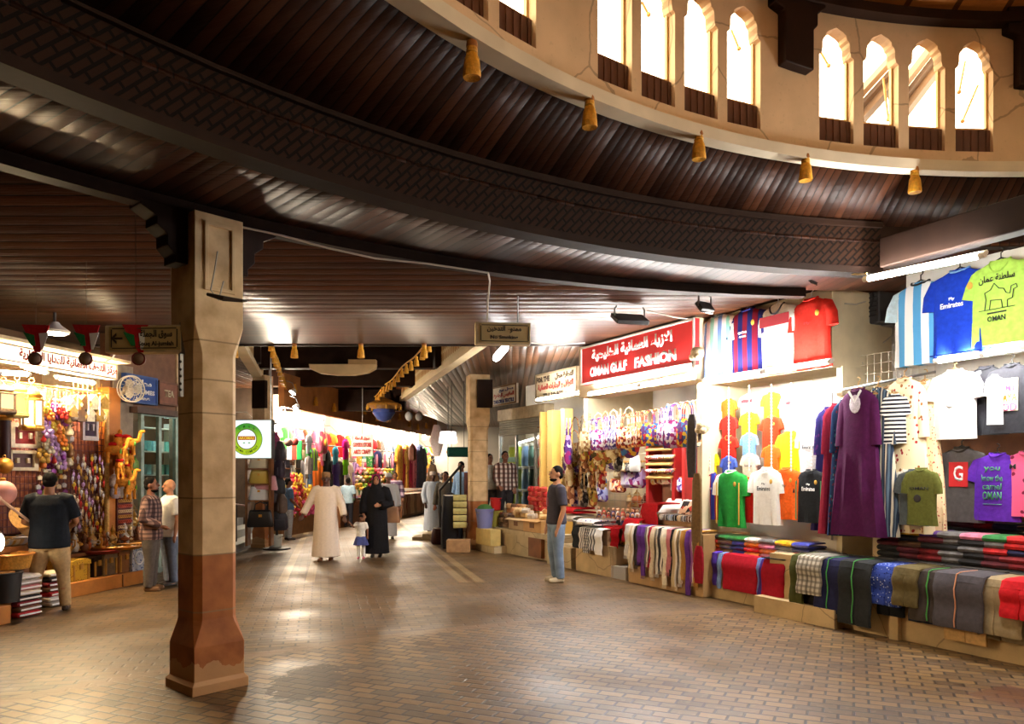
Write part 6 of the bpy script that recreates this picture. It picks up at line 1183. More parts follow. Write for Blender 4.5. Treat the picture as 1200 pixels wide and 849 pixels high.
for i in range(12):
    c = [(40, 40, 60), (200, 180, 150), (60, 50, 40), (226, 216, 200)][(i*3) % 4]; rbox('goods_box', SF(334+(i % 4)*7, .3), SF(340+(i % 4)*7, .3), .3, .6, 1.55+.27*(i//4), 1.8+.27*(i//4), mat(C(*c), .6), '%s box below the flag cloth, %s from the left in %s row' % ('navy' if c[2] == 60 and c[0] == 40 else 'tan' if c[0] == 200 else 'brown' if c[0] == 60 else 'cream', ORD[i % 4], ('the lowest', 'the middle', 'the top')[i//4]), 'box', 'thing', .008, LF)
for q in range(3): rbox('shop_shelf', SF(332, .28), SF(366, .28), .28, .65, 1.52+.27*q, 1.545+.27*q, WOOD_M, '%s shelf of boxes below the flag cloth' % ('lowest', 'middle', 'top')[q], 'shelf', 'thing', 0, LF)
TY = [(226, 180, 50), (200, 50, 60), (240, 210, 90), (190, 110, 40), (220, 90, 140), (160, 40, 40)]
def toy_mesh(): return MB().ell((0, 0, 0), (.09, .08, .1), 12, 8).ell((0, -.01, .13), (.07, .065, .065), 12, 8).ell((-.05, 0, .19), .025, 8, 6).ell((.05, 0, .19), .025, 8, 6).ell((-.06, -.06, -.08), (.035, .06, .035), 8, 6).ell((.06, -.06, -.08), (.035, .06, .035), 8, 6).ell((-.1, -.02, .03), (.03, .03, .06), 8, 6).ell((.1, -.02, .03), (.03, .03, .06), 8, 6)
for i in range(46):
    px = 336+R.uniform(-1, 30); py = 563+R.uniform(0, 40); o = inst('plush_toy', 'toy', toy_mesh, mat(C(*TY[R.randrange(6)]), .95, 0, .2, 20, .4, 'plush'), loc=LF.loc(px, py, -.1-.006*(py-560)), rz=LF.rz+R.uniform(.3, 1.6)); o.scale = (1.0,)*3; tag(o, 'plush toy in the golden heap of toys behind the man in the pale robe', 'plush toy', 'plush toys in the golden heap')
    inst('bow', 'bow', lambda: MB().ell((-.03, -.06, .07), (.03, .012, .02), 8, 5).ell((.03, -.06, .07), (.03, .012, .02), 8, 5), RED, o)
rbox('toy_stand', SF(330, .1), SF(372, .1), .1, .5, 0, .9, mat(C(120, 80, 40), .7), 'brown stand behind the heap of toys', 'stand', 'thing', 0, LF)
o, w, h = panel_sign('shop_sign', 'white hanging sign with red lettering in the middle of the alley', Frame((-4.6, 21.5), (.97, -.1)), (412, 437, 509, 535), 0, mat(C(246, 232, 226), .6), WHITE, .05, ((arab('سوق الجملة'), 0, .3, .7, .2, redl), ('GOODS STORE', 0, .02, .86, .2, redl), ('ARTS CRAFT', 0, -.3, .8, .2, redl)), fm=.02)
MB().tube([(0, .02, h/2), (0, .02, h/2+1.9)], .012, 6).build('hanger', METAL, o)
for i in range(9):
    c = [(70, 60, 80), (214, 140, 170), (50, 46, 60), (180, 120, 150)][i % 4]; o = MB().loft([ring_shape(.03, .02, 0), ring_shape(.07, .03, -.1), ring_shape(.08, .03, -.5, fold=.01), ring_shape(.05, .02, -.62)]).build('hanging_scarf', cloth(*c), loc=LF.loc(437+i*4.6, 533-i*.3, .1), rz=LF.rz+.8); tag(o, '%s scarf hung under the white sign, %s from the left' % (['slate', 'pink', 'dark', 'mauve'][i % 4], ORD[i]), 'scarf', 'scarves under the white alley sign')
def bouquet_mesh():
    m = MB()
    for k in range(9): m.ell((.09*math.cos(k*2.4)*(k/9)**.5, .09*math.sin(k*2.4)*(k/9)**.5, .06+.05*math.sin(k*1.7)), (.04, .04, .035), 8, 5)
    return m
for i in range(26):
    px = 421+(i % 9)*4.4+(48 if i > 17 else 0)*.0; py = 556+(i//9)*9; o = inst('flower_bunch', 'bq', bouquet_mesh, mat(C(*[(226, 120, 150), (226, 180, 70), (200, 60, 70), (240, 220, 200), (150, 190, 60)][(i*3+i//9) % 5]), .7, 0, .3, 20, .2, 'silk flowers'), loc=LF.loc(px, py, -.05*(i//9)), rz=R.uniform(0, 6)); o.scale = (1.6,)*3; tag(o, 'bunch of silk flowers in the display left of the woman in black', 'flower bunch', 'silk flowers in the alley'); inst('stem', 'bqs', lambda: MB().lathe([(.01, -.12), (.02, -.06), (.05, .04)], 8), mat(C(70, 110, 50), .7), o)
# garments, gold pendants and the striped table further on
FG = [(468, (206, 150, 60), 'gold'), (472, (180, 50, 50), 'red'), (476, (220, 170, 80), 'amber'), (480, (196, 40, 90), 'crimson'), (484, (226, 130, 150), 'pink'), (488, (90, 90, 130), 'slate blue'), (492, (70, 80, 110), 'dark blue'), (496, (60, 70, 90), 'charcoal blue')]
for i, (px, c, nm) in enumerate(FG): hung('%s embroidered garment hung at the far shop, %s from the left' % (nm, ORD[i]), px, 522+(i % 2)*4, 572, spots(C(*c), dk(C(*c), .4), 14, .25), -.02*i, wx=.75, group='garments at the far shop')
for i in range(8):
    c = [(200, 160, 140), (120, 50, 60), (226, 200, 170), (90, 60, 70)][i % 4]; a = SF(472, -.7)+(SF(499, -.7)-SF(472, -.7))*i/7; o = drapecloth(.62, .75, i, .6).build('striped_cloth', stripes([C(*c), dk(C(*c), .5), C(230, 214, 190)], .04), loc=LF.w(a, -.75, .86), rz=LF.rz); tag(o, 'striped cloth hanging over the table at the far shop, %s from the left' % ORD[i], 'cloth', 'striped cloths at the far shop')
rbox('market_table', SF(471, -.7), SF(500, -.7), -.7, -.1, 0, .85, WOOD_M, 'table under the striped cloths at the far shop', 'table', 'thing', .01, LF)
for i, (px, y0, y1, lab) in enumerate(((512, 498, 535, 'pale veil hung from the white lamp shade'), (507, 545, 590, 'dark board standing at the far right of the alley'))):
    p = P(px, y0, 30); h = (y1-y0)*30/FOC; o = MB().loft([ring_shape(.12, .04, 0), ring_shape(.3, .08, -h*.5, fold=.02), ring_shape(.12, .05, -h)]).build(('veil', 'cloth_roll')[i], cloth(*((230, 220, 226), (90, 70, 50))[i]), loc=p); tag(o, lab, 'cloth')
for i in range(10):
    px = 503+(i % 5)*5; py = 555+(i//5)*14; o = bag('purse', 'violet and white patterned purse hung at the far right, %s in the %s row' % (ORD[i % 5], ('upper', 'lower')[i//5]), 0, 0, 0, bagm(('violet blue', 'black and white')[i % 2], 20), 1.5, at=P(px, py, 31), fr=LF, group='purses at the far right')
rbox('wall_far_shops', 0, 5, 0, .1, 0, 4.2, WHITEWALL, 'white wall closing the view of the alley', 'wall', 'structure', 0, Frame((-3.6, 36.0), (.95, .3)))
# lamps and lanterns hung in the alley
ch = thing('chandelier', 'blue and gold glass chandelier hanging at the end of the alley ceiling', 'chandelier', P(450, 478, 22.5)); MB().lathe([(.03, .3), (.5, .1), (.52, .05), (.3, -.05)], 16).build('crown', BRASS, ch); MB().lathe([(.3, -.05), (.34, -.15), (.2, -.35), (.03, -.42)], 16).build('bowl', mat(C(60, 80, 150), .2, 0, .2, 8, 0, 'blue glass'), ch)
for k in range(10): MB().lathe([(.01, .0), (.03, -.05), (.02, -.12), (.004, -.14)], 8, (.5*math.cos(k*PI/5), .5*math.sin(k*PI/5), .06)).build('pendant', GOLD, ch)
MB().tube([(0, 0, .3), (0, 0, 1.4)], .015, 6).build('chain', BRASS, ch)
for px, py, lab in ((479, 488, 'left clear glass bulb hanging below the brown fascia'), (491, 488, 'right clear glass bulb hanging below the brown fascia')):
    o = thing('hanging_glass', lab, 'hanging lamp', P(px, py, 24)); MB().ell((0, 0, 0), (.12, .12, .15), 12, 8).build('globe', mat(C(206, 210, 214), .15, 0, .05, 4, 0, 'clear glass'), o); MB().tube([(0, 0, .14), (0, 0, .9)], .008, 5).build('cord', BLACK, o)
o = thing('hanging_lantern', 'dark iron lantern hanging before the bright far shops', 'lantern', P(483, 540, 27)); MB().lathe([(.1, 0), (.14, .04), (.14, .4), (.08, .55), (.01, .62)], 6).build('cage', mat(C(120, 70, 50), .5, .3), o); MB().tube([(0, 0, .62), (0, 0, 2.05)], .01, 5).build('chain', BLACK, o)
o = thing('hanging_lamp', 'white drum lamp shade hanging near the right pillar', 'lamp', P(525, 520, 19.5)); MB().lathe([(.2, 0), (.24, .02), (.2, .28), (.19, .3), (.02, .3)], 16).build('shade', emis((1, .93, .88, 1), 3.0), o); MB().tube([(0, 0, .3), (0, 0, 1.46)], .01, 5).build('cord', BLACK, o)
o = thing('cloth_roll', 'teal rolled cloth beside the white lamp shade', 'roll', P(534, 530, 18.2), .2); MB().tube([(-.2, 0, 0), (-.19, 0, 0), (.3, 0, 0), (.31, 0, 0)], [.08, .12, .12, .08], 14).build('cloth', cloth(40, 110, 110), o); MB().tube([(-.22, 0, 0), (.34, 0, 0)], .03, 8).build('core', WOOD_L, o)
for x in (-.1, .2): MB().tube([(x, 0, .1), (x, 0, 3.88-P(534, 530, 18.2)[2])], .008, 5).build('strap', BLACK, o)
o = MB().torus((0, 0, 0), .13, .05, 16, 8).build('straw_wreath', mat(C(206, 150, 60), .8, 0, .3, 20, .3, 'straw'), loc=P(525, 565, 24)); tag(o, 'golden straw ring hanging behind the man in white', 'wreath'); MB().tube([(0, 0, .16), (0, 0, 2.48)], .008, 5).build('string', BLACK, o)
# right mouth of the alley: stair rail, black sacks, booth
st_ = thing('stair_rail', 'dark stair rail rising to the right pillar', 'railing'); a, b = P(515, 575, 18.2), P(541, 545, 17.9)
MB().tube([a, b], .03, 8).build('handrail', BLACK, st_)
for t in (.02, .5, .95): q = Vector(a).lerp(Vector(b), t); MB().tube([q, (q[0], q[1], 0)], .022, 6).build('post', BLACK, st_)
rbox('stair_landing', 0, 1.5, 0, 1.0, 0, .3, MARBLE, 'stone landing behind the right pillar', 'landing', 'structure', 0, Frame((-1.75, 19.2), (1, .05)))
for i in range(3): rbox('step', -.25*(i+1), -.25*i, .1, .9, 0, .3-.075*(i+1), MARBLE, 'stone step %s below the landing behind the right pillar' % ('one', 'two', 'three')[i], 'step', 'structure', 0, Frame((-1.75, 19.2), (1, .05)))
for i, (px, yb, H, lab) in enumerate(((527, 643, 1.25, 'tall black sack bag standing by the stair rail'), (534, 641, 1.05, 'black sack bag right of the tall one'), (515, 638, .4, 'dark red bag on the ground by the stair rail'))):
    g_ = G(px, yb); o = MB().loft([ring_shape(.17, .14, 0), ring_shape(.2, .17, .05), ring_shape(.19, .16, H*.6, fold=.01), ring_shape(.15, .12, H*.95), ring_shape(.05, .04, H)]).build('sack', mat(C(*((26, 28, 36), (34, 36, 44), (70, 24, 26))[i]), .6, 0, .2, 10, .1, 'black cloth'), loc=g_); tag(o, lab, 'sack'); MB().torus((0, 0, H*.95), .13, .015, 16, 6, 'z').build('drawstring', WHITE, o)
o = rbox('wooden_crate', 0, .5, 0, .4, 0, .26, mat(C(170, 130, 90), .7), 'small wooden block in front of the black sacks', 'block', 'thing', .01, Frame(G(523, 648)[:2], (1, 0)))
rbox('booth', 0, .5, -.3, -.05, 0, 1.7, mat(C(110, 60, 56), .6), 'dark red booth panel behind the stair rail', 'booth', 'thing', .01, Frame((-1.2, 19.3), (1, .05)))

# dense rows of clothes and wares along the alley shops
HC = {'white': (236, 234, 230), 'cream': (230, 214, 190), 'red': (190, 40, 44), 'pink': (226, 110, 150), 'gold': (210, 160, 60), 'navy': (44, 48, 90), 'black': (34, 32, 38), 'turquoise': (70, 170, 190), 'green': (70, 150, 80), 'lilac': (170, 140, 200), 'orange': (226, 120, 40), 'grey': (140, 138, 146), 'brown': (110, 76, 54), 'sky blue': (140, 180, 226)}
HK = list(HC)
for row, (z, n, d, hgt) in enumerate(((2.95, 34, .5, .75), (2.05, 36, .35, .8), (2.5, 22, .15, .6))):
    for i in range(n):
        a = .9+i*(24.0/n)+R.uniform(-.1, .1); nm = HK[R.randrange(14)]; c = HC[nm]
        mm = [cloth(*c), stripes([C(*c), dk(C(*c), .5)], .08), spots(C(*c), C(230, 220, 200), 12, .25)][R.randrange(3)]
        p = LF.w(a, d, z); k = hgt/.72; v = R.randrange(3)
        o = inst('garment', ('sb', v, False), lambda: shirt_body(v), mm, loc=p, rz=LF.rz+R.uniform(.2, 1.3)); o.scale = (k*.9, k, k); tag(o, '%s garment, %s from the near end in the %s alley row' % (nm, ORD[i], ('upper', 'lower', 'front')[row]), 'garment', '%s row of garments in the alley' % ('upper', 'lower', 'front')[row])
        for s in (-1, 1): inst('sleeve', ('sl', s, False, v), lambda: sleeve_mesh(s, v), mm, o)
for t in range(7):
    a = 4.6+t*2.9; m0 = [WOOD_M, CRD, WHITEWALL][t % 3]; rbox('market_table', a, a+2.3, -.25, .5, .0, .78, m0, 'market table of folded goods along the alley shops, %s from the near end' % ORD[t], 'table', 'thing', .01, LF)
    for i in range(14):
        nm = HK[R.randrange(14)]; o = inst('folded_cloth', ('fold', i % 3), lambda: folded(i % 3), cloth(*HC[nm]), loc=LF.w(a+.2+.3*(i % 7), -.02+.12*(i % 2), .785+.06*(i//7)), rz=LF.rz+R.uniform(-.1, .1)); o.scale = (1.05, 1, 1.4); tag(o, '%s folded cloth on the %s market table of the alley' % (nm, ORD[t]), 'folded cloth', 'folded cloths on the %s alley table' % ORD[t])

for row, (z, d) in enumerate(((2.95, .5), (2.05, .35), (2.5, .15))):
    rr = thing('clothes_rail', '%s clothes rail along the alley shops' % ('upper', 'lower', 'front')[row], 'clothes rail', LF.w(12.5, d, z), LF.rz); MB().tube([(-12, 0, .02), (13, 0, .02)], .02, 6).build('rail_tube', METAL, rr)
    for x in (-11.9, -6, 0, 6, 12.9): MB().tube([(x, 0, .02), (x, .3, .3), (x, 1.1-d+.5, .3)], .014, 6).build('bracket', METAL, rr)
rbox('wall_dark_screen', 3.95, 4.05, .4, 2.6, 0, ZC, mat(C(92, 76, 62), .7), 'dark brown wall added to hide the bright view past the grey steps', 'wall', 'structure', 0, AL)  # added dark wall, covers the bright view behind the steps
# ------------------------------------------------------------------ people
def fuse(mb, vox, smooth=2):
    me = mb.mesh('fused'); o = bpy.data.objects.new('fused', me); COL.objects.link(o)
    r = o.modifiers.new('r', 'REMESH'); r.mode = 'VOXEL'; r.voxel_size = vox
    if smooth: s = o.modifiers.new('s', 'SMOOTH'); s.factor = .5; s.iterations = smooth
    bpy.context.view_layer.update(); dg = bpy.context.evaluated_depsgraph_get()
    out = bpy.data.meshes.new_from_object(o.evaluated_get(dg)); bpy.data.objects.remove(o); bpy.data.meshes.remove(me)
    out.polygons.foreach_set('use_smooth', [True]*len(out.polygons)); return out
def ering(cx, cy, z, a, b, n=18): return [(cx+a*math.cos(2*PI*k/n), cy+b*math.sin(2*PI*k/n), z) for k in range(n)]
SK = {'tan': mat(C(176, 122, 88), .55, 0, .08, 9, 0, 'skin'), 'brown': mat(C(126, 80, 56), .55, 0, .08, 9, 0, 'skin'), 'dark': mat(C(84, 52, 38), .55, 0, .08, 9, 0, 'skin')}
HAIR = mat(C(14, 11, 10), .8, 0, .2, 40, 0, 'hair', .1); EYE = mat(C(20, 16, 14), .3); LIP = mat(C(120, 60, 52), .6)
def shoulder(s, H): return Vector((s*.108*H, .005*H, .805*H))
def hand(m, w, e, H, s, curl=.5):
    d = (w-e).normalized(); side = d.cross(Vector((0, 1, 0)) if abs(d.y) < .8 else Vector((0, 0, 1))).normalized(); nrm = side.cross(d).normalized()
    k = H*.0105; pal = w+d*k*3.2
    m.tube([w-d*k, w+d*k*1.5, pal+d*k*1.8], [k*1.6, k*2.1, k*2.2], 10, True, .55)
    for i, L in enumerate((3.3, 3.9, 3.6, 2.8)):
        b = pal+d*k*1.4+side*(i-1.5)*k*1.12; q = b+d*k*L*.5+nrm*k*.4*curl; t = b+d*k*L*(.95-.3*curl)+nrm*k*1.8*curl
        m.tube([b, q, t], [k*.62, k*.56, k*.44], 7)
    b = w+d*k*1.6-side*k*1.8*s; m.tube([b, b+d*k*1.7-side*k*1.2*s, b+d*k*3.1-side*k*1.3*s+nrm*k*.6], [k*.75, k*.65, k*.5], 7)
def person(label, loc, rz, H, top, bottom=None, skin='brown', arms=None, legs=None, hair=True, beard=False, cap=None, kind='shirt', sleeve=.5, shoes=None, fat=1.0, look=(0, 0), lean=0, vox=.011, hem=.48, flare=.12, extra=None, plump=1.0, hood=None, trim=None):
    o = thing('person', label, 'person', loc, rz); V3 = Vector
    def ln(p): return V3((p[0], p[1]-lean*max(0, p[2]-.5*H), p[2]))
    def LN(mb): mb.v = [tuple(ln(p)) for p in mb.v]; return mb
    arms = arms or [((-.15, .01, .63), (-.16, -.02, .485)), ((.15, .01, .63), (.16, -.02, .485))]
    legs = legs or [((-.058, -.005, .28), (-.062, .01, .045)), ((.058, -.005, .28), (.062, .01, .045))]
    A = [(V3(e)*H, V3(w)*H) for e, w in arms]; LG = [(V3(k_)*H, V3(a)*H) for k_, a in legs]
    m = MB(); f = fat
    m.loft([ering(0, .0, z*H, a*H*f, b*H*f) for z, a, b in ((.455, .06, .05), (.49, .094, .066), (.54, .096, .068), (.61, .082, .058), (.70, .095, .066), (.77, .104, .062), (.81, .085, .05), (.835, .04, .036))])
    m.tube([(0, .004*H, .81*H), (0, 0, .90*H)], [.036*H, .031*H], 12)
    hd = MB(); hc = V3((0, -.008*H, .932*H))
    hd.ell(hc+V3((0, .008*H, .008*H)), (.044*H, .054*H, .057*H), 16, 12); hd.ell(hc+V3((0, -.012*H, -.028*H)), (.034*H, .040*H, .038*H), 14, 10)
    hd.tube([hc+V3((0, -.05*H, .012*H)), hc+V3((0, -.062*H, -.012*H))], [.006*H, .011*H], 8)
    for s in (-1, 1): hd.ell(hc+V3((s*.046*H, .008*H, -.004*H)), (.008*H, .013*H, .019*H), 8, 6)
    hd.ell(hc+V3((0, -.048*H, -.036*H)), (.014*H, .009*H, .006*H), 8, 6)
    rot = Matrix.Rotation(look[0], 4, 'Z') @ Matrix.Rotation(look[1], 4, 'X'); pv = V3((0, 0, .86*H))
    def HR(mb): mb.v = [tuple(ln(pv+rot @ (V3(p)-pv))) for p in mb.v]; return mb
    for i, s in enumerate((-1, 1)):
        sh = shoulder(s, H); e, w = A[i]
        m.tube([sh-V3((s*.03*H, 0, 0)), sh, (sh+e)/2, e, (e+w)/2, w], [.034*H, .034*H*plump, .030*H*plump, .024*H, .022*H, .0155*H], 10); hand(m, w, e, H, s)
        k_, a = LG[i]; hp = V3((s*.052*H, 0, .49*H)); m.tube([hp, (hp+k_)/2, k_, (k_+a)/2+V3((0, .01*H, 0)), a], [.056*H, .050*H, .034*H, .033*H, .022*H], 10)
        m.tube([a+V3((0, .02*H, -.02*H)), a+V3((0, -.04*H, -.028*H)), a+V3((0, -.085*H, -.034*H))], [.022*H, .022*H, .014*H], 8)
    LN(m); HR(hd); m.add(hd.v, hd.f)
    body = link('body', fuse(m, vox), SK[skin], o)
    # clothes
    def armtube(c, t_end, r0, r1):
        for i, s in enumerate((-1, 1)):
            sh = shoulder(s, H); e, w = A[i]; pts = [sh-V3((s*.035*H, 0, -.004*H)), sh, (sh+e)/2]; rr = [r0*1.02, r0*1.04, r0]
            if t_end <= .6: pts.append(sh.lerp(e, .82)); rr.append(r1)
            else: pts += [e, (e+w)/2, e.lerp(w, .93 if t_end > .9 else .3)]; rr += [(r0+r1)/2, r1, r1]
            c.tube(pts, rr, 12)
    c = MB()
    if kind == 'shirt':
        g = 1.13*f; c.loft([ering(0, 0, z*H, a*H*g, b*H*g*(1.06)) for z, a, b in ((hem, .098, .072), (.52, .099, .074), (.61, .09, .066), (.70, .098, .069), (.77, .104, .063), (.812, .088, .052), (.838, .05, .043))])
        armtube(c, sleeve, .043*H*plump, .040*H*plump)
    else:
        g = 1.15*f; c.loft([ering(0, 0, z*H, a*H*g, b*H*g) for z, a, b in ((.045 if kind != 'top' else hem, flare, flare*.8), (.25, .5*flare+.05, .085), (.48, .104, .08), (.61, .097, .07), (.70, .10, .069), (.77, .105, .063), (.815, .088, .052), (.84, .05, .043))])
        armtube(c, 1.0, .044*H*plump, (.052 if kind == 'abaya' else .042)*H)
    LN(c); nm = {'shirt': 'shirt', 'thobe': 'robe', 'abaya': 'robe'}[kind]
    g_ = link(nm, fuse(c, .014), top, o)
    if trim: MB().tube([tuple(ln(V3((.05*H*math.cos(t), .045*H*math.sin(t)-.006*H, .84*H)))) for t in [2*PI*k/18 for k in range(19)]], .012*H*.6, 6).build('collar', trim, g_)
    if bottom is not None and kind == 'shirt':
        t = MB(); t.loft([ering(0, 0, z*H, a*H*f, b*H*f) for z, a, b in ((.44, .07, .06), (.475, .103, .078), (.52, .103, .078), (.56, .094, .07))])
        for i, s in enumerate((-1, 1)):
            k_, a = LG[i]; hp = V3((s*.052*H, 0, .49*H)); t.tube([hp, (hp+k_)/2, k_, (k_+a)/2, a+V3((0, 0, -.012*H))], [.062*H*f, .057*H*f, .045*H, .042*H, .038*H], 12)
        tr = link('trousers', fuse(LN(t), .013), bottom, o); MB().loft([ering(0, 0, z*H, .1*H*f, .075*H*f) for z in (.535, .55)]).build('belt', mat(C(50, 34, 26), .5), tr)
    for i in range(2):
        a = LG[i][1]; s_ = MB().tube([a+V3((0, .032*H, -.024*H)), a+V3((0, .02*H, -.026*H)), a+V3((0, -.05*H, -.03*H)), a+V3((0, -.095*H, -.034*H)), a+V3((0, -.104*H, -.035*H))], [.012*H, .029*H, .029*H, .022*H, .01*H], 10, True, .75)
        s_.v = [(x, y, max(z, .0)) for x, y, z in s_.v]; s_.build('shoe', shoes or mat(C(60, 44, 36), .5), o); 
    if hood is None:
        if hair:
            hm = MB().ell(hc+V3((0, .016*H, .018*H)), (.048*H, .053*H, .056*H), 16, 10)
            hm.ell(hc+V3((0, .035*H, -.012*H)), (.043*H, .032*H, .036*H), 12, 8); HR(hm).build('hair', HAIR, o)
        if beard: HR(MB().ell(hc+V3((0, -.016*H, -.050*H)), (.0345*H, .038*H, .019*H), 14, 8).ell(hc+V3((0, -.052*H, -.027*H)), (.015*H, .005*H, .0035*H), 8, 5)).build('beard', HAIR, o)
        if cap is not None:
            cm = MB().loft([ering(0, .004*H+hc[1], hc[2]+z*H, a*H, (a+.008)*H) for z, a in ((.012, .047), (.03, .05), (.058, .05), (.07, .044), (.074, .02))]); HR(cm).build('cap', cap, o)
    else:
        hm = MB().ell(hc+V3((0, .018*H, .012*H)), (.056*H, .058*H, .066*H), 18, 12).ell(hc+V3((0, .018*H, -.05*H)), (.06*H, .056*H, .06*H), 16, 10)
        hm.loft([ering(0, .006*H, z*H, a*H, b*H) for z, a, b in ((.74, .1, .075), (.80, .115, .072), (.84, .075, .062), (.89, .052, .05))]); link('headscarf', fuse(HR(hm), .012), hood, o)
    if abs(look[0]) < 2.8:
        for s in (-1, 1): HR(MB().ell(hc+V3((s*.018*H, -.046*H, .006*H)), (.008*H, .006*H, .0045*H), 8, 6)).build('eye', EYE, body); HR(MB().ell(hc+V3((s*.018*H, -.046*H, .019*H)), (.012*H, .006*H, .003*H), 8, 5)).build('eyebrow', HAIR, body)
        HR(MB().ell(hc+V3((0, -.053*H, -.036*H)), (.012*H, .005*H, .004*H), 8, 5)).build('mouth', LIP, body)
    return o, H
def at(px, py): return G(px, py)
JEAN = mat(C(120, 140, 168), .85, 0, .35, 7, .1, 'faded denim'); KHAKI = cloth(190, 160, 116); GREYT = cloth(92, 84, 78); BLK = cloth(24, 25, 30, .3)
# man in the black t-shirt, from behind
p, H = person('man in black t-shirt and khaki trousers seen from behind at the souvenir shop', at(58, 716), PI+.32, 1.70, cloth(20, 25, 34, .3), KHAKI, 'tan', [((-.165, -.03, .64), (-.09, -.14, .585)), ((.165, -.03, .64), (.12, -.15, .60))], [((-.085, -.012, .27), (-.105, .01, .045)), ((.085, -.005, .27), (.11, .012, .045))], fat=1.22, plump=1.25, look=(.1, .25), shoes=mat(C(46, 34, 28), .5), hem=.455)
# man in the grey t-shirt, right
p, H = person('bearded man in grey t-shirt and faded jeans standing in profile before the bag stall', at(652, 682), -PI/2+.25, 1.80, mat(C(66, 64, 76), .85, 0, .3, 7, .1, 'cloth', .2), JEAN, 'tan', [((-.14, .0, .63), (-.135, -.045, .475)), ((.14, .02, .63), (.13, -.03, .47))], [((-.05, -.02, .28), (-.055, .015, .045)), ((.05, .0, .28), (.05, .02, .045))], beard=True, look=(.12, .0), shoes=mat(C(206, 190, 160), .6), hem=.5)
MB().ell((0, -.145, 1.24), (.055, .012, .075), 12, 8).build('print', mat(C(110, 50, 74), .7), p)
# plaid shirt man and white shirt man by the front pillar
person('man in dark plaid shirt and grey trousers at the right of the souvenir shop', at(177, 692), 1.75, 1.63, plaid(C(84, 62, 60), C(150, 120, 110), C(44, 34, 40), .06), GREYT, 'brown', [((-.14, .03, .63), (-.09, -.11, .57)), ((.14, .06, .63), (.07, .09, .56))], beard=True, sleeve=1.0, shoes=mat(C(120, 84, 50), .6), hem=.45, fat=1.1)
person('older man in white shirt half hidden behind the front pillar', at(199, 686), -.75, 1.6, cloth(232, 230, 226, .06), cloth(104, 112, 130), 'tan', sleeve=.5, shoes=mat(C(40, 34, 34), .5), hem=.46, fat=1.12, hair=False, trim=W_)
# family walking in the alley
ROBE = cloth(240, 222, 206, .06)
p, H = person('man in long cream robe and patterned cap walking with a child by the hand', at(382, 657), .06, 1.70, ROBE, None, 'dark', [((-.19, .0, .65), (-.25, -.05, .52)), ((.175, .0, .64), (.215, -.05, .50))], [((-.05, -.06, .28), (-.05, -.07, .045)), ((.05, .02, .28), (.05, .06, .045))], kind='thobe', flare=.125, cap=mat(C(150, 110, 70), .8, 0, .3, 40, .2, 'embroidered cap'), fat=1.13, plump=1.15, hair=False, shoes=mat(C(120, 76, 40), .6))
HRB = MB().tube([(.0, -.09, 1.38), (.01, -.11, 1.2)], [.012, .016], 6).ell((.01, -.112, 1.18), (.018, .014, .03)); HRB.build('tassel', ROBE, p)
p, H = person('little girl in white top and blue skirt between the robed man and the woman', at(423, 655), .0, .86, cloth(232, 228, 222), W_, 'brown', [((-.16, -.02, .72), (-.235, -.05, .81)), ((.15, 0, .65), (.155, -.02, .52))], kind='shirt', shoes=mat(C(206, 90, 120), .6), hem=.5, vox=.008)
sk = MB().loft([ring_shape(.075, .06, .46, 24, .0), ring_shape(.11, .09, .40, 24, .006), ring_shape(.155, .125, .27, 24, .02)]); sk.build('skirt', cloth(70, 80, 140), p); MB().ell((0, .0, .835), (.045, .05, .03), 12, 8).build('hair_band', HAIR, p)
HOODM = cloth(22, 21, 26, .3)
p, H = person('woman in black abaya and headscarf walking with a brown bag on her arm', at(441, 653), .1, 1.66, HOODM, None, 'tan', [((-.15, .0, .64), (-.15, -.05, .52)), ((.165, -.02, .64), (.05, -.13, .63))], [((-.045, -.02, .28), (-.045, -.02, .045)), ((.045, .02, .28), (.045, .02, .045))], kind='abaya', flare=.125, hood=HOODM, shoes=BLACK, fat=1.12, plump=1.3)
MB().tube([tuple(Vector((.075*math.cos(t), -.09-.03*math.sin(t), 1.56+.1*math.sin(t)))) for t in [PI*k/14 for k in range(15)]], .012, 6).build('scarf_border', cloth(170, 40, 100), p)
bl = at(458, 652); o = inst('handbag', 'hb', handbag_mesh, mat(C(150, 108, 76), .6, 0, .15, 10, .1, 'brown leather'), loc=(bl[0]-.02, bl[1]-.02, .68), rz=.1); o.scale = (1.35, 1.2, 1.55); tag(o, 'large brown bag carried on the arm of the woman in black', 'handbag'); inst('handle', 'hbh', None, mat(C(120, 80, 56), .6), o)
# others along the alley
person('man in white robe and white cap just behind the woman in black', at(455, 632), .3, 1.68, cloth(236, 236, 240, .05), None, 'brown', kind='thobe', flare=.12, cap=W_, hair=False)
person('man in mauve striped shirt standing by the far garments', at(463, 612), .2, 1.7, stripes([C(110, 90, 120), C(190, 170, 190)], .12, 'Z'), cloth(130, 110, 100), 'brown', sleeve=1.0)
person('man in long white robe and cap standing right of the alley', at(507, 625), .35, 1.72, cloth(214, 226, 244, .05), None, 'dark', [((-.15, .01, .63), (-.13, -.04, .48)), ((.17, -.03, .65), (.24, -.1, .57))], kind='thobe', flare=.125, cap=mat(C(214, 200, 190), .8, 0, .2, 40, .2, 'white cap'), hair=False, fat=1.1)
person('man in grey green shirt behind the black sacks', at(522, 630), -.2, 1.72, cloth(92, 88, 80), cloth(50, 48, 52), 'brown', sleeve=1.0)
q = P(541, 600, 19.75); person('man in light blue shirt standing above the booth behind the right pillar', (q[0], q[1], .3), -.7, 1.68, cloth(150, 186, 230), cloth(60, 60, 70), 'brown', sleeve=1.0, look=(.2, .2))
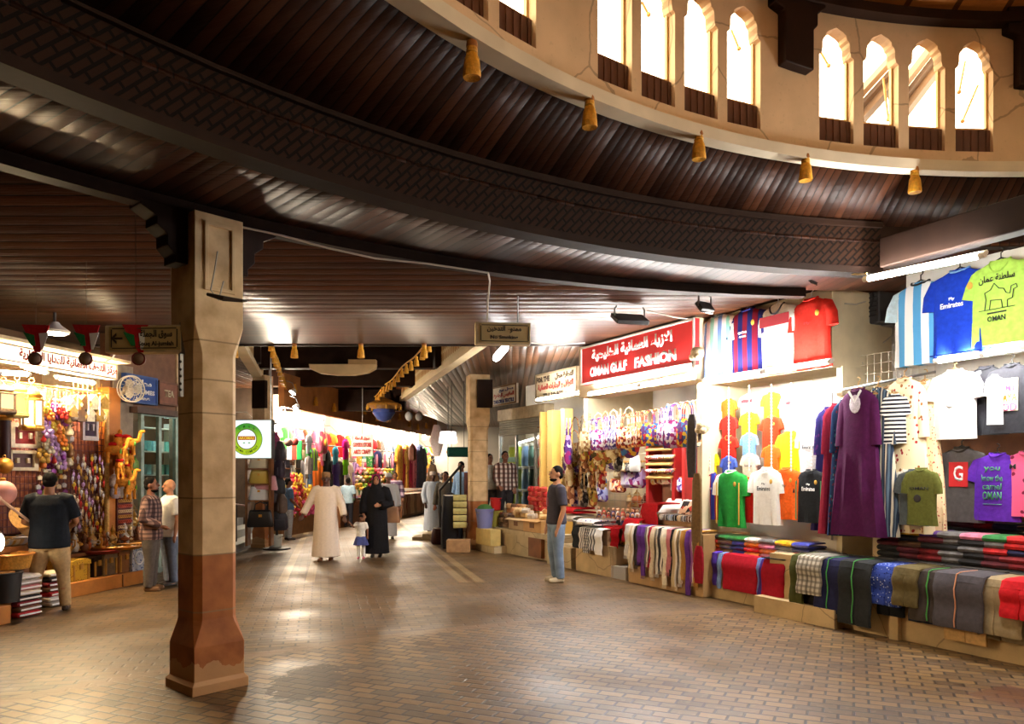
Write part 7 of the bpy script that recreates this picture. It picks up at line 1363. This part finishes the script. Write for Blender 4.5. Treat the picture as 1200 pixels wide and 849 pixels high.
q = RF.w(S(592, .8), .8, .5); person('man in brown checked shirt behind the wall of packets', q, .3, 1.68, plaid(C(96, 66, 58), C(210, 196, 186), C(60, 40, 40), .1), cloth(50, 46, 50), 'brown', [((-.14, .01, .64), (-.1, -.08, .53)), ((.14, .01, .64), (.12, -.05, .5))], sleeve=1.0, fat=1.1)
q = RF.w(S(574, .9), .9, .5); person('man in pale shirt half hidden by the right pillar', q, .5, 1.64, cloth(216, 220, 222), cloth(70, 70, 80), 'brown', sleeve=1.0)
person('man in blue shirt and pale jeans standing beside the heap of toys', at(338, 633), 2.2, 1.56, cloth(84, 112, 150), cloth(170, 176, 184), 'brown', [((-.14, 0, .64), (-.1, -.1, .56)), ((.14, 0, .64), (.1, -.12, .58))], sleeve=.5)
person('boy in pale blue shirt and dark trousers seen from behind in the alley', at(408, 618), 2.9, 1.54, cloth(170, 200, 220), cloth(46, 46, 56), 'dark', [((-.15, 0, .64), (-.12, -.08, .54)), ((.14, 0, .64), (.13, -.04, .5))], sleeve=.5, look=(.3, 0))
# ------------------------------------------------------------------ things hung from the ceilings
tas = mat(C(214, 150, 30), .6, 0, .3, 40, .4, 'golden fringe')
def tassel(label, loc, k=1.0, group=None, detail=True):
    o = inst('tassel', 'tas', lambda: MB().lathe([(.005, 0), (.03, -.01), (.034, -.05), (.028, -.06), (.045, -.1), (.055, -.2), (.052, -.21), (.01, -.2)], 14), tas, loc=loc); o.scale = (k,)*3; tag(o, label, 'tassel', group)
    if detail:
        inst('cord', 'tasc', lambda: MB().tube([(0, 0, 0), (0, 0, .05)], .008, 6), BLACK, o); inst('cap', 'tascap', lambda: MB().lathe([(.01, .02), (.032, .005), (.036, -.02), (.034, -.03)], 12), mat(C(150, 90, 30), .5), o); inst('band', 'tasb', lambda: MB().torus((0, 0, -.06), .03, .007, 14, 6, 'z'), GOLD, o)
    return o
def drum_pt(px, py, rad=R1-.02): Y = ray_drum(px, rad); return P(px, py, Y)
for i, (px, py) in enumerate(((553, 50), (691, 114), (819, 155), (944, 182), (1072, 197))): tassel('golden tassel hanging from the foot of the white drum, %s from the left' % ORD[i], drum_pt(px, py), 1.0, 'tassels around the drum')
for i, px in enumerate((275, 345, 423, 497)): tassel('golden tassel at the near edge of the raised alley ceiling, %s from the left' % ORD[i], P(px, 403, 12.9), 1.15, 'tassels at the mouth of the alley')
for sd, (A_, B_), n in (('left', BL, 16), ('right', BR, 16)):
    for i in range(n):
        t = (i+.5)/n; x = A_[0]+(B_[0]-A_[0])*t; y = A_[1]+(B_[1]-A_[1])*t; tassel('golden tassel in the garland along the %s eave board of the alley' % sd, (x+(.55 if sd == 'left' else -.85), y, 4.0-.06*math.sin(t*PI*3)**2), .95, 'garland on the %s eave board' % sd, False)
for i in range(18):
    a = .8+i*1.4; p = LF.w(a, -.42, 3.98-.25*abs(math.sin(i*.9))); tassel('golden tassel on the brown fascia of the alley shops, %s from the near end' % ORD[i], p, 1.2, 'tassels on the brown fascia', False)
for sd, (A_, B_) in (('left', BL), ('right', BR)):
    sx = .55 if sd == 'left' else -.85; tag(MB().tube([(A_[0]+(B_[0]-A_[0])*t/24+sx, A_[1]+(B_[1]-A_[1])*t/24, 4.02-.06*math.sin(t/24*PI*3)**2) for t in range(25)], .014, 6).build('garland_cord', GOLD), 'gilded garland cord along the %s eave board' % sd, 'garland')
# no smoking sign and the market sign
bz = mat(C(204, 176, 120), .5, 0, .12, 6, 0, 'old brass plate'); bzd = mat(C(60, 50, 34), .5, 0, .1, 6, 0, 'dark enamel'); side = mat(C(220, 200, 160), .6)
def dir_sign(name, label, px0, px1, y0, y1, Y, rz, arrow, lines, cat='sign'):
    p, q = P(px0, y0, Y), P(px1, y1, Y); w, h = q[0]-p[0], p[2]-q[2]; o = thing(name, label, cat, ((p[0]+q[0])/2, Y, (p[2]+q[2])/2), rz)
    MB().box((0, .06, 0), (w, .12, h)).build('case', side, o, bev=.008); pt = MB().box((.02, -.004, 0), (w*.93, .012, h*.86)).build('plate', bz, o, smooth=False)
    for z in (-.36, .36): MB().box((.02, -.013, z*h), (w*.84, .006, h*.035)).build('border', bzd, pt, smooth=False)
    for x in (-.43, .43): MB().box((.02+x*w, -.013, 0), (h*.035, .006, h*.66)).build('border', bzd, pt, smooth=False)
    for s, x, z, a, b in lines: text(s, a*w, b*h, bzd, pt, (x*w, -.016, z*h), 'lettering', .03)
    if arrow: MB().prism([(-.40*w, 0), (-.33*w, .2*h), (-.33*w, .1*h), (-.355*w, .035*h), (-.25*w, .035*h), (-.25*w, -.035*h), (-.355*w, -.035*h), (-.33*w, -.1*h), (-.33*w, -.2*h)], -.02, -.012).build('arrow', bzd, pt, smooth=False)
    return o, w, h
o, w, h = dir_sign('hanging_sign', 'hanging no smoking sign in Arabic and English', 557, 622, 378, 404, 9.2, .12, False, ((arab('ممنوع التدخين'), .02, .16, .62, .34), ('No Smoking', .02, -.2, .5, .22)))
MB().tube([(-w*.28, .05, h/2), (-w*.28, .05, h/2+.33)], .008, 6).build('hanger', METAL, o); MB().tube([(w*.28, .05, h/2), (w*.28, .05, h/2+.33)], .008, 6).build('hanger', METAL, o)
o, w, h = dir_sign('direction_sign', 'market sign with a left arrow fixed to the front pillar', 121, 213, 381, 413, 6.0, -.06, True, ((arab('سوق الجملة'), .19, .14, .42, .34), ('Souq Al-jumlah', .19, -.22, .46, .22)))
MB().box((w/2+.01, .04, 0), (.05, .06, h*1.2)).build('bracket', METAL, o, bev=.004)
# pennants with ball emblems
fr_, fg_ = cloth(196, 36, 40), cloth(40, 130, 70)
for i, (px, dx) in enumerate(((42, 0), (101, 0), (159, 4))):
    Y = 5.75+.12*i if i == 2 else 8.2-.5*i; k = Y/FOC; o = thing('pennant', '%s of the three Omani pennants before the souvenir shop sign' % ('leftmost', 'middle', 'rightmost')[i], 'pennant', P(px, 381, Y), .15)
    W = 30*k/2; H = 40*k
    MB().prism([(-W, 0), (W, 0), (W*.3+dx*k, -H*.8), (-W*.05+dx*k, -H*.8)], -.006, .006).build('red_field', fr_, o, smooth=False); MB().prism([(-W*.9, -H*.22), (-W*.1, -H*.3), (0, -H*.62), (-W*.3, -H*.62)], -.012, -.006).build('green_field', fg_, o, smooth=False); MB().prism([(W*.25, -H*.25), (W*.95, -H*.22), (W*.55, -H*.72), (W*.4, -H*.72)], -.012, -.006).build('white_field', W_, o, smooth=False)
    MB().ell((dx*k, 0, -H), (7.5*k, 6*k, 7.5*k), 14, 10).build('ball', mat(C(150, 120, 100), .4, .2, .4, 12, 0, 'pictured ball'), o); MB().torus((dx*k, -.02, -H), 7*k, .9*k, 18, 6).build('rim', mat(C(130, 40, 36), .5), o)
    MB().tube([(0, 0, 0), (0, 0, (3.82 if i < 2 else 3.72)-P(px, 381, Y)[2])], .002, 4).build('string', DKCABLE, o)
# ceiling floodlights, lamps, cables
def flood(label, px, py, Y, w, rz, tilt):
    o = thing('floodlight', label, 'floodlight', P(px, py, Y), rz); m3 = Matrix.Rotation(tilt, 3, 'X'); w = w*Y/FOC
    MB().box((0, 0, 0), (w, w*.62, .06), 0, m3).build('housing', BLACK, o, bev=.01); MB().box((0, 0, -.034), (w*.88, w*.5, .01), 0, m3).build('lens', mat(C(60, 40, 34), .15), o, smooth=False)
    for s in (-1, 1): MB().tube([(s*w*.47, 0, 0), (s*w*.47, 0, .12), (s*w*.4, 0, 3.84-P(px, py, Y)[2])], .012, 6).build('bracket', METAL, o)
    return o
flood('dark square floodlight hanging before the red shop sign', 738, 374, 9.9, 40, .25, .5); flood('dark floodlight on the ceiling over the jersey panel', 826, 360, 9.3, 22, .6, .9); flood('dark lamp over the red jersey of the upper panel', 951, 326, 8.4, 20, .8, .9)
o = thing('spotlight', 'elongated lit white lamp under the no smoking sign', 'lamp', P(587, 414, 12.2)); MB().tube([(-.1, 0, -.12), (-.07, 0, -.07), (.07, 0, .09), (.1, 0, .13)], [.03, .06, .06, .03], 10).build('bulb', emis((1, .97, .95, 1), 30), o); MB().tube([(.1, 0, .13), (.16, 0, .22), (.16, 0, .3)], [.04, .03, .02], 8).build('holder', WHITE, o)
o = thing('ceiling_lamp', 'small lit reflector lamp above the souvenir shop sign', 'lamp', P(64, 388, 10.4), .4); MB().lathe([(.18, -.03), (.19, 0), (.08, .08), (.05, .12)], 14).build('reflector', WHITE, o); MB().lathe([(.01, -.03), (.14, -.035), (.14, -.045), (.01, -.05)], 14).build('lens', emis((1, .88, .66, 1), 25), o); MB().tube([(0, 0, .1), (0, 0, .3)], .02, 6).build('stem', METAL, o)
o = thing('fluorescent_lamp', 'two glowing twisted bulbs at the right end of the souvenir shop sign', 'lamp', P(137, 410, 10.8)); MB().ell((0, 0, 0), (.05, .05, .05)).build('bulb', emis(T_WARM, 60), o); MB().ell((.09, 0, .02), (.06, .05, .04)).build('bulb', emis(T_WARM, 60), o); MB().tube([(-.02, 0, -.04), (-.06, 0, -.12), (-.2, 0, -.19), (-.3, .02, -.2)], .014, 6).build('cord', WHITE, o)
def cable(label, pts, m=CABLE, r=.009): return tag(MB().tube([P(*p) for p in pts], r, 5).build('cable', m), label, 'cable')
def onR3(px, py):
    k = (px-600)/FOC; aa = k*k+1; bb = -2*(k*C3[0]+C3[1]); cc = C3[0]**2+C3[1]**2-(R3-.02)**2; return (px, py, (-bb+math.sqrt(bb*bb-4*aa*cc))/2/aa)
cable('pale cable looping along the curved beam from the pillar to the no smoking sign', [onR3(282, 266), onR3(330, 276), onR3(385, 291), onR3(440, 303), onR3(500, 309), onR3(560, 318), onR3(572, 320), (574, 330, 8.0), (572, 352, 8.6), (571, 378, 9.2)])
cable('pale cable from the no smoking sign towards the red sign', [(622, 402, 9.25), (640, 405, 9.9), (660, 404, 10.6), (685, 402, 11.2)]); cable('white cable from the floodlight to the red sign', [(758, 364, 9.9), (775, 368, 9.9), (790, 372, 10.0), (806, 374, 10.2)])
cable('yellow cable curving from the lamp to the long tube light', [(950, 318, 8.0), (948, 312, 7.8), (958, 311, 7.5), (980, 319, 7.2), (1005, 322, 6.9), (1016, 321, 6.75)], mat(C(190, 150, 70), .6)); cable('grey cable drooping across the white recess', [(990, 356, 9.0), (1003, 357, 9.1), (1020, 352, 9.3), (1032, 347, 9.4)]); cable('thin grey cable rising over the recess wall', [(1004, 420, 9.4), (1016, 414, 9.4), (1030, 406, 9.4), (1045, 394, 9.3), (1050, 380, 9.3)])
acl = RF.loc(1019, 382, 1.2); ac = thing('air_conditioner', 'dark air conditioner unit hung in the recess right of the upper jerseys', 'air conditioner', acl, RF.rz)
MB().box((0, 0, .3), (.5, .3, .62)).build('body', mat(C(50, 48, 50), .5), ac, bev=.02); m = MB()
for q in range(9): m.box((0, -.155, .08+q*.055), (.42, .012, .02))
m.build('grille', BLACK, ac, smooth=False); MB().torus((0, -.155, .3), .17, .012, 20, 6).build('fan_ring', BLACK, ac); MB().box((0, .16, .0), (.5, .2, .04)).build('bracket', METAL, ac)
o = thing('junction_box', 'grey electrical boxes with wires on the white return wall', 'junction box', RF.loc(996, 410, .9), RF.rz+.3)
for x in (-.1, .05): MB().box((x, 0, 0), (.1, .08, .18)).build('box', mat(C(170, 170, 164), .5), o, bev=.008)
MB().tube([(-.1, -.02, .1), (-.12, -.02, .3), (-.1, -.02, .36)], .01, 5).tube([(.05, -.02, -.1), (.1, -.02, -.2), (.16, -.02, -.18)], .01, 5).build('wire', METAL, o)
